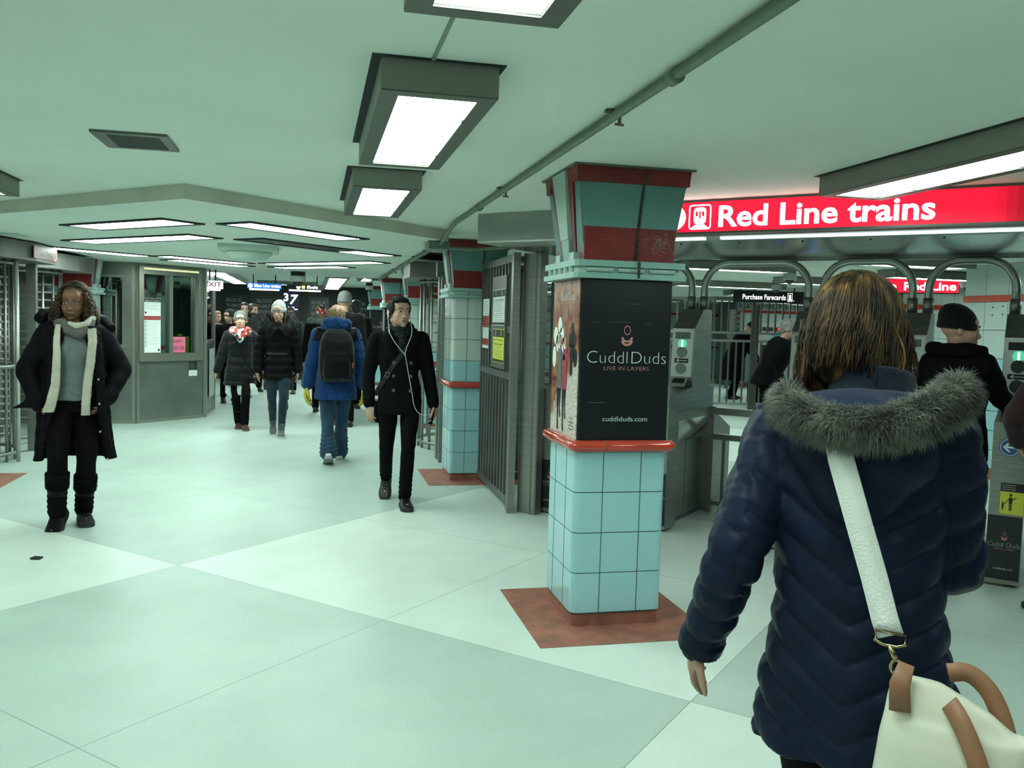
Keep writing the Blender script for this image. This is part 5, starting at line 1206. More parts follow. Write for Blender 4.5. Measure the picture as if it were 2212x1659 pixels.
def fur(mb, pts, rad, n, L=0.035, seed=1, th=0.0022, droop=0.4):
    rg = random.Random(seed); pts = [Vector(p) for p in pts]
    for _ in range(n):
        t = rg.random() * (len(pts) - 1); i = min(int(t), len(pts) - 2); a = lerp(pts[i], pts[i + 1], t - i); d = (pts[i + 1] - pts[i]).normalized()
        r = rad if not hasattr(rad, '__len__') else rad[i] * (1 - t + i) + rad[i + 1] * (t - i)
        v = Vector((rg.gauss(0, 1), rg.gauss(0, 1), rg.gauss(0, 1))); v = (v - v.dot(d) * d).normalized()
        base = a + v * r * 0.82; dr = (v + d * rg.uniform(-0.7, 0.7) + Vector((rg.uniform(-.3, .3), rg.uniform(-.3, .3), -droop))).normalized()
        w1 = v.cross(dr); w1 = w1.normalized() if w1.length > 1e-5 else d; w2 = dr.cross(w1); l = L * rg.uniform(0.6, 1.25)
        mid = base + dr * l * 0.5 + Vector((0, 0, -l * 0.08)); tip = base + dr * l + Vector((0, 0, -l * 0.3))
        k = len(mb.v); tt = th * rg.uniform(0.7, 1.4)
        mb.add([base + w1 * tt, base - w1 * tt * .5 + w2 * tt * .8, base - w1 * tt * .5 - w2 * tt * .8, mid + w1 * tt * .8, mid - w1 * tt * .4 + w2 * tt * .6, mid - w1 * tt * .4 - w2 * tt * .6, tip],
               [(0, 1, 4, 3), (1, 2, 5, 4), (2, 0, 3, 5), (3, 4, 6), (4, 5, 6), (5, 3, 6)])
def strands(mb, s, n, zend, seed=2, wid=0.0045, curl=0.0, freq=60, face=True, spread=1.0, jit=0.01, rx=0.083, ry=0.103, rz=0.098, cz=0.03, cy=0.016, steps=12, part=0.0, front=0.35, shoulder=None, pull=0.9, flat=(1, 0.5), clear=0.94, short=0.0):
    rg = random.Random(seed)
    for _ in range(n):
        az = rg.uniform(-math.pi, math.pi)
        el = rg.uniform(0.05, 1.0)
        # az measured from the back (+Y); keep the face clear
        ang = abs(az)       # 0 = back, pi = face
        if ang > math.pi * clear and el < (0.70 if clear > 0.9 else 0.56): continue
        th = el * math.pi * 0.5
        sx, sy = math.sin(az), math.cos(az)
        p = Vector((rx * math.cos(th) * sx, cy + ry * math.cos(th) * sy, cz + rz * math.sin(th)))
        pts = []; ph = rg.uniform(0, 6.28); ze = zend + rg.uniform(-0.03, 0.03) + short * max(0, math.cos(az)) ** 1.5; sidesgn = 1 if sx > 0 else -1
        # push strands from the face to the sides
        azt = az
        if ang > math.pi * (1 - front): azt = math.pi * (1 - front) * (1 if az > 0 else -1)
        azt += rg.uniform(-0.12, 0.12)
        L = rg.uniform(0.985, 1.06)
        th2 = th
        for i in range(steps + 1):
            t = i / steps
            if t < 0.4:
                tt = t / 0.4; a_ = az + (azt - az) * (tt ** 0.5); e_ = th * (1 - tt ** 1.4)
                q = Vector((rx * L * math.cos(e_) * math.sin(a_), cy + ry * L * math.cos(e_) * math.cos(a_), cz + rz * L * math.sin(e_)))
            else:
                tt = (t - 0.4) / 0.6; a_ = azt if abs(azt - az) < 4 else az
                rr = 1 + (spread - 1) * math.sin(tt * math.pi * 0.6) - (1 - pull) * tt
                q = Vector((rx * L * rr * math.sin(a_), cy + ry * L * rr * math.cos(a_), cz + (ze - cz) * tt))
            am = curl * min(1, t * 2.5)
            q += Vector((am * math.sin(freq * t + ph), am * math.cos(freq * t + ph), am * 0.5 * math.sin(freq * t * 0.5))) + Vector((rg.uniform(-jit, jit), rg.uniform(-jit, jit), 0)) * 0.3 * t
            pts.append(s.hp(*q))
        mb.tube(pts, [wid * (1 - 0.55 * abs(2 * i / steps - 0.8)) for i in range(steps + 1)], 5, flat=flat)
def beanie(root, s, m, tall=0.0, vox=0.005, fold=True, name='beanie', slouch=0.0, low=0.018, sc=1.0):
    mb = MB(); r0 = []
    for z, rx, ry, dy in ((0.020 - low, 0.083, 0.101, 0.004), (0.045, 0.086, 0.104, 0.008), (0.075, 0.083, 0.100, 0.014 + slouch * .2), (0.105, 0.070, 0.085, 0.022 + slouch * .5), (0.127 + tall * 0.6, 0.048, 0.060, 0.030 + slouch), (0.140 + tall, 0.018, 0.024, 0.034 + slouch * 1.2)):
        r0.append([s.hp(rx * sc * math.cos(a), dy + 0.012 + ry * sc * math.sin(a), z) for a in (2 * math.pi * k / 28 for k in range(28))])
    mb.loft(r0)
    if fold:
        f = []
        for z, e in ((0.012 - low, 0.0), (0.018 - low, 0.006), (0.050 - low, 0.007), (0.058 - low, 0.0)):
            f.append([s.hp((0.084 + e) * sc * math.cos(a), 0.016 + (0.102 + e) * sc * math.sin(a), z) for a in (2 * math.pi * k / 28 for k in range(28))])
        mb.loft(f)
    def dsp(P, N):
        c = np.array(s.hc) * s.k; a = np.arctan2(P[:, 0] - c[0], P[:, 1] - c[1]); return 0.0012 * np.sin(a * 44)
    return remesh(mb, name, m, root, vox, 2, dsp, s.xf)
def hell(mb, s, c, r, nu=20, nv=14): mb.ell(s.hp(*c), tuple(q * s.hs for q in r), s.HM, nu, nv)
def short_hair(root, s, m, vox=0.005, n=260, name='hair', vol=1.0, seed=5, top=0.0):
    mb = MB(); hell(mb, s, (0, 0.028, 0.040), (0.079 * vol, 0.092 * vol, 0.086 * vol)); hell(mb, s, (0, 0.050, -0.010), (0.072, 0.062, 0.070))
    if top is not None and top != 0.0:
        hell(mb, s, (0, -0.012, 0.088 + top), (0.066, 0.074, 0.036))
        for q in (-1, 1): hell(mb, s, (q * 0.066, -0.004, 0.032), (0.017, 0.050, 0.052)); hell(mb, s, (q * 0.074, -0.006, -0.010), (0.008, 0.014, 0.026))
    return remesh(mb, name, m, root, vox, 1, lambda P, N: 0.0035 * noise3(P, 160, seed) + 0.002 * noise3(P, 330, seed + 1), s.xf)
def ground(px, depth, py=700.0):      # floor point seen at picture column px, at the given depth from the camera
    x = (px - 1106) / FPX; y = -(py - 829.5) / FPX
    p = Vector((0, 0, CAMH)) + (_r * x + _u * y + _f) * depth
    return (p.x, p.y, 0)
def person(label, loc, rz, group=None): return empty('person', loc, rz, label, 'person', group)
# ---------------------------------------------------------------- 1. woman in navy coat, foreground, seen from behind
def navy_woman():
    loc = ground(1893, 1.78); rt = person('woman with long light brown hair in navy quilted coat with fur hood, seen from behind', loc, R(135))
    s = Skel(1.715, hip=(0, 0, 0.90), lean=R(2), side=R(3.0), fem=True, feet={1: (0.11, -0.10, 0, 0, 0), -1: (-0.08, 0.22, 0.03, R(18), 0)},
             hands={1: (0.33, 0.05, 0.915), -1: (-0.06, -0.33, 1.20)}, poles={1: (-0.25, 1, 0.0), -1: (-0.45, 0.6, -1)}, head=(R(-10), R(6), R(3)), hs=1.0)
    body(rt, s, SKIN, 0.0055, hands={1: dict(curl=0.5, n=(-0.8, -0.3, 0), side=1), -1: dict(curl=0.9, n=(0.8, 0, 0), side=-1)}, fcfg=dict(brow=(0.08, 0.05, 0.03)))
    NAVY = cloth('navy_quilted_nylon', (0.0105, 0.0165, 0.035), 0.42, 0.06, 90, 0.0, 0.10, 5)
    def quilt(P, N):
        x, y, z = P[:, 0] / s.k, P[:, 1] / s.k, P[:, 2] / s.k
        sl = np.abs(x) > 0.215
        el = s.el[1]; ph = (z - 0.62 * np.abs(x) * np.where(sl, 0, 1) + np.where(sl, 0.35 * y - 0.3 * np.abs(x), 0)) / 0.080
        f = np.abs(np.sin(np.pi * ph)) ** 0.55
        ph2 = (z + 0.9 * np.abs(x)) / 0.17
        g = np.where(sl, 1, 1 - 0.25 * np.exp(-((ph2 - np.round(ph2)) / 0.06) ** 2))
        fade = np.clip((1.44 - z) / 0.08, 0, 1)
        return (0.0105 * (f - 0.6) * fade * g * np.where(sl, 0.65, 1) + 0.006 * noise3(P, 34, 3) + 0.003 * noise3(P, 120, 4))
    ct = coat(rt, s, NAVY, hem=0.745, g=1.08, flare=0.035, vox=0.0055, waist=-0.004, disp=quilt, slr=1.03, cuff=0.045, top=1.47, it=3, cuffgap=-0.012)
    # cuff band
    q = 1; d = (s.wr[1] - s.el[1]).normalized(); mb = MB(); mb.tube([s.wr[1] - d * 0.022, s.wr[1] + d * 0.018], [0.054, 0.053], 20)
    remesh(mb, 'cuff', NAVY, rt, 0.005, 1, None, s.xf)
    # standing collar and hood lining
    mb = MB()
    mb.loft([[Vector((0.085 * e * math.cos(a), 0.01 + 0.085 * e * math.sin(a), z + 0.02 * math.sin(a))) for a in (2 * math.pi * k / 24 for k in range(24))] for z, e in ((1.44, 1.25), (1.48, 1.12), (1.525, 1.0), (1.555, 0.98), (1.55, 0.86))])
    remesh(mb, 'collar', cloth('navy_collar', (0.016, 0.022, 0.038), 0.8, 0.3, 90), rt, 0.006, 2, None, s.xf)
    HL = cloth('blue_hood_lining', (0.014, 0.022, 0.052), 0.6, 0.2, 50)
    path = [(0.155, -0.02, 1.50), (0.160, 0.055, 1.498), (0.145, 0.125, 1.485), (0.09, 0.18, 1.468), (0.025, 0.205, 1.458), (-0.05, 0.203, 1.460), (-0.115, 0.175, 1.482), (-0.160, 0.115, 1.515), (-0.165, 0.03, 1.535)]
    mb = MB()
    mb.ell((0.0, 0.070, 1.475), (0.15, 0.115, 0.050), nu=24, nv=12)
    remesh(mb, 'hood_lining', HL, rt, 0.006, 2, lambda P, N: 0.006 * noise3(P, 60, 9), s.xf)
    mb = MB(); mb.ell((0.0, 0.085, 1.39), (0.145, 0.105, 0.10), nu=24, nv=12); mb.ell((0.0, 0.105, 1.34), (0.10, 0.075, 0.09), nu=24, nv=12)
    remesh(mb, 'hood', NAVY, rt, 0.006, 3, lambda P, N: 0.006 * noise3(P, 42, 9) + 0.003 * noise3(P, 90, 19), s.xf)
    FURM = mat('grey_fur', (0.075, 0.082, 0.064), 1.0, var=0.4, vscale=16, col2=(0.21, 0.215, 0.17), sheen=0.2)
    mb = MB(); mb.tube(path, [0.012, 0.018, 0.022, 0.024, 0.024, 0.025, 0.028, 0.030, 0.022], 14)
    fur(mb, path, [0.013, 0.019, 0.023, 0.025, 0.025, 0.026, 0.029, 0.031, 0.024], 17000, 0.033, 4, 0.0009, 0.4)
    f = mb.build('fur_trim', FURM, rt, True, s.xf)
    # dark tuck under the fur
    pants(rt, s, BLKT, 1.0, 0.009)
    for q in (1, -1): shoe(rt, s, q, SHOEB, boot=0.25)
    # hair
    HM_ = bpy.data.materials.new('light_brown_hair'); HM_.use_nodes = True; nt = HM_.node_tree; b = nt.nodes['Principled BSDF']
    tc = nt.nodes.new('ShaderNodeTexCoord'); mp = nt.nodes.new('ShaderNodeMapping'); mp.inputs['Scale'].default_value = (38, 38, 2.2); nt.links.new(tc.outputs['Object'], mp.inputs[0])
    n = nt.nodes.new('ShaderNodeTexNoise'); n.inputs['Scale'].default_value = 1.0; n.inputs['Detail'].default_value = 3; nt.links.new(mp.outputs[0], n.inputs['Vector'])
    r = nt.nodes.new('ShaderNodeValToRGB'); r.color_ramp.elements[0].position = 0.38; r.color_ramp.elements[0].color = (0.022, 0.012, 0.005, 1); r.color_ramp.elements[1].position = 0.72; r.color_ramp.elements[1].color = (0.27, 0.15, 0.05, 1)
    e = r.color_ramp.elements.new(0.55); e.color = (0.075, 0.042, 0.017, 1)
    nt.links.new(n.outputs['Fac'], r.inputs['Fac']); nt.links.new(r.outputs['Color'], b.inputs['Base Color']); b.inputs['Roughness'].default_value = 0.5; b.inputs['Specular IOR Level'].default_value = 0.25
    mb = MB(); hell(mb, s, (0, 0.020, 0.028), (0.082, 0.101, 0.097), 24, 18); hell(mb, s, (0, 0.05, -0.04), (0.082, 0.068, 0.085), 20, 14)
    for q in (1, -1): hell(mb, s, (q * 0.075, 0.025, -0.09), (0.028, 0.05, 0.11), 16, 12)
    h = remesh(mb, 'hair', HM_, rt, 0.006, 2, lambda P, N: 0.002 * noise3(P, 140, 3), s.xf)
    mb = MB(); strands(mb, s, 2600, -0.125, 3, 0.0027, curl=0.004, freq=7, spread=1.12, rx=0.085, ry=0.104, rz=0.102, pull=0.97, steps=14, front=0.32, short=0.075)
    for i in range(170):
        rg = random.Random(i); q = 1 if i % 3 else -1; x0 = q * rg.uniform(0.070, 0.092); y0 = rg.uniform(-0.01, 0.06); le = rg.uniform(0.17, 0.235)
        mb.tube([s.hp(x0 * (1 + 0.18 * math.sin(t * 3)) + 0.01 * math.sin(t * 5 + i), y0 + 0.01 * t + 0.012 * math.sin(4 * t + i), 0.03 - le * t - 0.0) for t in (k / 8 for k in range(9))], [0.0032 * (1 - 0.6 * k / 8) for k in range(9)], 5, flat=(1, .5))
    mb.build('hair_strands', HM_, h, True, s.xf)
    # shoulder bag: a thing of its own
    W2 = Matrix.Translation(loc) @ Matrix.Rotation(R(135), 4, 'Z')
    bag = empty('shoulder_bag', (0, 0, 0), 0, 'cream shoulder bag with white webbing strap and tan leather handles', 'bag')
    bag.matrix_world = W2
    CRM = mat('cream_leather', (0.72, 0.69, 0.56), 0.45, var=0.05, vscale=9, bump=0.1, bscale=30); TAN = mat('tan_leather', (0.30, 0.14, 0.07), 0.5, var=0.15, vscale=8); WEB = mat('white_webbing', (0.80, 0.82, 0.76), 0.8, bump=0.3, bscale=200)
    k = s.k
    # strap: from left shoulder across the back to right hip
    P0 = [(0.06, 0.03, 1.45), (0.052, 0.10, 1.44), (0.040, 0.165, 1.43), (0.016, 0.196, 1.36), (-0.024, 0.200, 1.24), (-0.055, 0.205, 1.15), (-0.080, 0.216, 1.075), (-0.091, 0.222, 1.050)]
    def band(mb, pts, wdt, up, th=0.003):
        pts = [Vector(p) for p in pts]; rings = []
        for i, p in enumerate(pts):
            t = (pts[min(i + 1, len(pts) - 1)] - pts[max(i - 1, 0)]).normalized(); n_ = Vector(up[i]) if isinstance(up, list) else Vector(up)
            n_ = (n_ - n_.dot(t) * t).normalized(); w_ = t.cross(n_)
            rings.append([p + w_ * wdt + n_ * th, p - w_ * wdt + n_ * th, p - w_ * wdt - n_ * th, p + w_ * wdt - n_ * th])
        mb.loft(rings)
    mb = MB(); band(mb, P0, 0.0235, [(0, 0.1, 1), (0, 0.6, 0.8), (0, 1, 0.5), (0, 1, 0.1), (0, 1, 0), (0, 1, 0), (0, 1, 0), (0, 1, 0)]); mb.build('strap', WEB, bag, True)
    e0 = Vector((-0.091, 0.225, 1.045))
    BR = mat('brass', (0.45, 0.36, 0.2), 0.25, 1.0)
    mb = MB().m(BR); mb.tube([e0 + Vector((a, 0, b_)) for a, b_ in ((-0.026, 0.012), (0.026, 0.012), (0.026, -0.006), (0.012, -0.012), (-0.012, -0.012), (-0.026, -0.006))], 0.003, 8, closed=True)
    mb.tube([e0 + Vector((0.0, 0.0, -0.012)), e0 + Vector((-0.012, 0.004, -0.034))], 0.005, 8)
    mb.tube([e0 + Vector((-0.014 + 0.010 * math.cos(a), 0.004, -0.048 + 0.013 * math.sin(a))) for a in (2 * math.pi * i / 14 for i in range(14))], 0.0032, 6, closed=True); mb.build('clasp', None, bag, True)
    DX, DY, DZ = -0.063, -0.045, 0.128; XB = Matrix.Translation((DX, DY, DZ)); c = Vector((-0.145, 0.30, 0.0))
    mb = MB(); rings = []
    for z, hw, hd in ((0.55, 0.10, 0.05), (0.60, 0.128, 0.068), (0.68, 0.130, 0.066), (0.76, 0.122, 0.052), (0.80, 0.115, 0.040)): rings.append(sring(c.x, c.y, z, hw, hd, 32, 3.2))
    mb.loft(rings)
    # the bag's upper corner peaks towards the strap
    mb.loft([sring(-0.145, 0.30, 0.78, 0.118, 0.042, 24, 3), sring(-0.115, 0.297, 0.83, 0.082, 0.028, 24, 3), sring(-0.078, 0.292, 0.865, 0.040, 0.014, 24, 3)])
    remesh(mb, 'bag_body', CRM, bag, 0.006, 3, lambda P, N: 0.004 * noise3(P, 28, 8) * np.clip((1.0 - P[:, 2]) * 6, 0, 1), XB)
    mb = MB(); mb.tube([(-0.064, 0.317, 0.895), (-0.056, 0.330, 0.86), (-0.060, 0.338, 0.815)], [0.013, 0.017, 0.018], 14, flat=(1, 0.3)); mb.build('leather_tab', TAN, bag, True, XB)
    for pts in ([(-0.165, 0.325, 0.845), (-0.185, 0.350, 0.83), (-0.215, 0.362, 0.77), (-0.240, 0.366, 0.68), (-0.252, 0.362, 0.56)], [(-0.155, 0.262, 0.875), (-0.190, 0.258, 0.885), (-0.232, 0.266, 0.85), (-0.262, 0.285, 0.76), (-0.270, 0.31, 0.66), (-0.258, 0.33, 0.56)]):
        P_ = [Vector(p) for p in pts]
        for _ in range(2):
            Q = [P_[0]]
            for i in range(len(P_) - 1): Q += [lerp(P_[i], P_[i + 1], .25), lerp(P_[i], P_[i + 1], .75)]
            P_ = Q + [P_[-1]]
        P_ = [p + Vector((0.030, 0, 0)) for p in P_]; mb = MB(); band(mb, P_, 0.016, (0.1, 1, 0.1), 0.002); mb.build('handle', TAN, bag, True, XB)
navy_woman()

# ---------------------------------------------------------------- 2. curly-haired woman at the left
def curly_woman():
    loc = (-1.74, 7.04, 0); rt = person('woman with curly brown hair, long black coat, white scarf and grey shirt', loc, R(13))
    s = Skel(1.80, hip=(0.0, 0, 0.88), lean=R(-1), fem=True, feet={1: (0.055, 0.02, 0, 0, R(6)), -1: (-0.115, -0.16, 0.035, R(38), R(-22))},
             hands={1: (0.20, -0.10, 0.93), -1: (-0.22, -0.06, 0.90)}, poles={1: (1, 0.6, 0), -1: (-1, 0.6, 0)}, head=(R(-14), R(6), R(3)), shw=0.165, hs=1.13)
    body(rt, s, SKIND, 0.0045, nose=1.3, jaw=1.05, fcfg=dict(brow=(0.025, 0.014, 0.008), lip=(0.20, 0.085, 0.06), thick=0.0028))
    CT = cloth('black_down_coat', (0.0048, 0.0048, 0.006), 0.6, 0.25, 60, 0.0)
    # open coat: C-shaped shell
    mb = MB(); rings = []
    keys = [(0.475, 0.265, 0.19, 0.235), (0.60, 0.25, 0.175, 0.20), (0.80, 0.235, 0.165, 0.150), (1.00, 0.222, 0.16, 0.125), (1.15, 0.215, 0.158, 0.105), (1.30, 0.212, 0.155, 0.085), (1.40, 0.195, 0.145, 0.07), (1.45, 0.155, 0.12, 0.06), (1.49, 0.115, 0.10, 0.05)]
    def cring(z, hw, hd, gap):
        c = s.sp(z); n = 30; out = []; inn = []; ga = math.asin(min(0.9, gap / hw))
        for k in range(n + 1):
            a = -math.pi / 2 + ga + (2 * math.pi - 2 * ga) * k / n
            e = 1 + 0.06 * math.sin(a * 9 + z * 5)
            out.append(Vector((c.x + hw * e * math.cos(a), c.y + hd * e * math.sin(a) - (0.02 if math.sin(a) < -0.7 else 0), c.z)))
            inn.append(Vector((c.x + (hw * e - 0.035) * math.cos(a), c.y + (hd * e - 0.035) * math.sin(a), c.z)))
        return out + inn[::-1]
    fin = []
    for i in range(len(keys) - 1):
        for j in range(7):
            t = j / 7; fin.append([keys[i][q] * (1 - t) + keys[i + 1][q] * t for q in range(4)])
    fin.append(keys[-1]); mb.loft([cring(*k) for k in fin])
    for q in (1, -1):
        mb.tube([s.neck + Vector((0, 0.02, -0.05)), s.sh[q]], [0.075, 0.088], 14)
        limb(mb, [s.sh[q], lerp(s.sh[q], s.el[q], 0.5), s.el[q], lerp(s.el[q], s.wr[q], 0.5), s.wr[q]], [0.082, 0.080, 0.076, 0.074, 0.07], 0.04, 0.12)
    # flap flying out at her right hip and folded-back lapels
    mb.loft([sring(-0.20, -0.06, 0.98, 0.05, 0.06, 16), sring(-0.27, -0.07, 0.90, 0.075, 0.05, 16), sring(-0.33, -0.07, 0.865, 0.06, 0.03, 16), sring(-0.40, -0.06, 0.862, 0.02, 0.012, 16)])
    mb.tube([(-0.09, -0.12, 1.44), (-0.125, -0.165, 1.30), (-0.14, -0.17, 1.10), (-0.16, -0.17, 0.85), (-0.20, -0.16, 0.6)], [0.03, 0.032, 0.03, 0.03, 0.025], 12)
    mb.tube([(0.10, -0.12, 1.45), (0.15, -0.155, 1.30), (0.165, -0.17, 1.10), (0.175, -0.18, 0.85), (0.22, -0.16, 0.55)], [0.03, 0.036, 0.034, 0.03, 0.025], 12)
    remesh(mb, 'coat', CT, rt, 0.0075, 2, lambda P, N: 0.006 * noise3(P, 34, 21) + 0.003 * noise3(P, 80, 22), s.xf)
    mb = MB(); pth = [(-0.225, 0.05, 1.49), (-0.20, 0.11, 1.52), (-0.10, 0.16, 1.53), (0, 0.165, 1.52), (0.11, 0.14, 1.51), (0.20, 0.05, 1.475), (0.24, -0.02, 1.43)]
    mb.tube(pth, [0.04, 0.05, 0.05, 0.05, 0.055, 0.055, 0.04], 14); remesh(mb, 'hood', CT, rt, 0.007, 2, lambda P, N: 0.006 * noise3(P, 60, 2), s.xf)
    bt = MB()
    for x, z in ((0.155, 1.075), (0.16, 0.90), (0.165, 0.70), (0.21, 0.50)): bt.tube([(x, -0.21 + 0.0, z), (x, -0.222, z)], 0.008, 12)
    bt.build('snap_buttons', mat('snap_metal', (0.4, 0.4, 0.38), 0.3, 0.9), rt, True, s.xf)
    # grey shirt
    mb = MB(); rings = []
    for z, hw, hd in ((0.915, 0.150, 0.118), (0.97, 0.150, 0.125), (1.06, 0.148, 0.130), (1.14, 0.140, 0.125), (1.24, 0.150, 0.142), (1.32, 0.150, 0.135), (1.40, 0.135, 0.108), (1.46, 0.09, 0.085)):
        c = s.sp(z); rings.append(sring(c.x, c.y - 0.012, c.z, hw, hd, 30))
    mb.loft(rings)
    for q in (1, -1): mb.ell((q * 0.062, -0.105, 1.275), (0.062, 0.052, 0.062))
    remesh(mb, 'shirt', cloth('grey_jersey', (0.16, 0.185, 0.185), 0.9, 0.15, 200), rt, 0.006, 3, lambda P, N: 0.003 * np.sin(P[:, 2] * 95 + 2.5 * np.sin(P[:, 0] * 22)) * np.clip((1.22 * s.k - P[:, 2]) * 8, 0, 1), s.xf)
    pants(rt, s, BLKT, 1.04, 0.008, cuff=0.062)
    # scarf: loop and two hanging tails
    SCW = cloth('cream_knit', (0.50, 0.47, 0.39), 0.95, 0.6, 120); SCG = cloth('taupe_knit', (0.13, 0.115, 0.115), 0.95, 0.5, 120)
    mb = MB(); mb.tube([(0.105 * math.cos(a), -0.005 + 0.10 * math.sin(a), 1.478 + 0.045 * math.sin(a) + 0.012 * math.cos(a)) for a in (2 * math.pi * i / 24 for i in range(24))], 0.036, 12, closed=True)
    mb.tube([(-0.085, -0.075, 1.49), (-0.04, -0.125, 1.42), (0.03, -0.14, 1.39), (0.09, -0.12, 1.43), (0.115, -0.06, 1.49)], [0.03, 0.036, 0.038, 0.036, 0.03], 12)
    remesh(mb, 'scarf_loop', SCG, rt, 0.006, 1, lambda P, N: 0.004 * noise3(P, 90, 6), s.xf, 'taupe scarf loop')
    mb = MB(); mb.tube([(0.125, -0.04, 1.515), (0.08, -0.115, 1.462), (0.01, -0.145, 1.452), (-0.04, -0.135, 1.475)], [0.024, 0.028, 0.024, 0.012], 12)
    def tail(pts, w0, w1):
        rings = []
        for i, p in enumerate(pts):
            w_ = w0 + (w1 - w0) * i / (len(pts) - 1); rings.append(sring(p[0], p[1], p[2], w_, 0.018, 16, 3))
        mb.loft(rings)
    tail([(0.115, -0.135, 1.44), (0.118, -0.185, 1.34), (0.105, -0.195, 1.20), (0.085, -0.185, 1.05), (0.075, -0.18, 0.92), (0.07, -0.175, 0.815)], 0.030, 0.031)
    tail([(-0.100, -0.13, 1.46), (-0.108, -0.185, 1.36), (-0.108, -0.212, 1.20), (-0.116, -0.212, 1.05), (-0.140, -0.210, 0.93), (-0.165, -0.205, 0.845)], 0.018, 0.040)
    remesh(mb, 'scarf', SCW, rt, 0.006, 2, lambda P, N: 0.0025 * noise3(P, 110, 7), s.xf, 'cream hanging scarf')
    for q in (1, -1):
        so = shoe(rt, s, q, cloth('black_suede', (0.005, 0.005, 0.0055), 0.7), boot=0.26, sole=0.035, name='boot', w=1.16, shaft_r=(0.062, 0.076), laces=BLKC)
        mb = MB(); kd = (s.kn[q] - s.an[q]).normalized(); a = s.an[q]
        fur(mb, [a + kd * 0.20, a + kd * 0.30], 0.074, 1400, 0.022, 5 + q, 0.0025, 0.2); mb.tube([a + kd * 0.19, a + kd * 0.30], [0.076, 0.080], 18); mb.build('boot_cuff', BLKC, so, True, s.xf)
    HR = mat('curly_brown_hair', (0.025, 0.014, 0.007), 0.6, col2=(0.095, 0.048, 0.018), vscale=30)
    mb = MB(); hell(mb, s, (0, 0.022, 0.044), (0.081, 0.092, 0.084), 20, 14); hell(mb, s, (0, 0.05, -0.06), (0.085, 0.05, 0.10), 20, 14)
    for q in (1, -1): hell(mb, s, (q * 0.088, 0.022, -0.075), (0.018, 0.036, 0.085), 16, 12)
    h = remesh(mb, 'hair', HR, rt, 0.007, 1, lambda P, N: 0.005 * noise3(P, 95, 9), s.xf)
    mb = MB(); strands(mb, s, 1500, -0.185, 8, 0.0036, curl=0.010, freq=34, spread=1.55, rx=0.088, ry=0.101, rz=0.100, pull=1.0, steps=34, front=0.50, flat=(1, 0.7), clear=0.62); rg = random.Random(12)
    for i in range(300):
        q = 1 if i % 2 else -1; x0 = q * rg.uniform(0.072, 0.125); y0 = rg.uniform(-0.055, 0.06); z0 = rg.uniform(0.0, 0.075); le = rg.uniform(0.15, 0.24); ph = rg.uniform(0, 6.28); am = rg.uniform(0.006, 0.012); fq = rg.uniform(26, 44)
        xs = q * min(abs(x0), 0.086 - max(0, z0 - 0.03) * 0.4)
        mb.tube([s.hp((xs + (x0 - xs) * min(1, t * 2.2)) + am * math.sin(fq * t + ph), y0 * (0.75 + 0.25 * min(1, t * 2)) + am * math.cos(fq * t + ph), z0 - le * t) for t in (k / 30 for k in range(31))], [0.0042 * (1 - 0.4 * k / 30) for k in range(31)], 5)
    mb.build('hair_curls', HR, h, True, s.xf)
curly_woman()

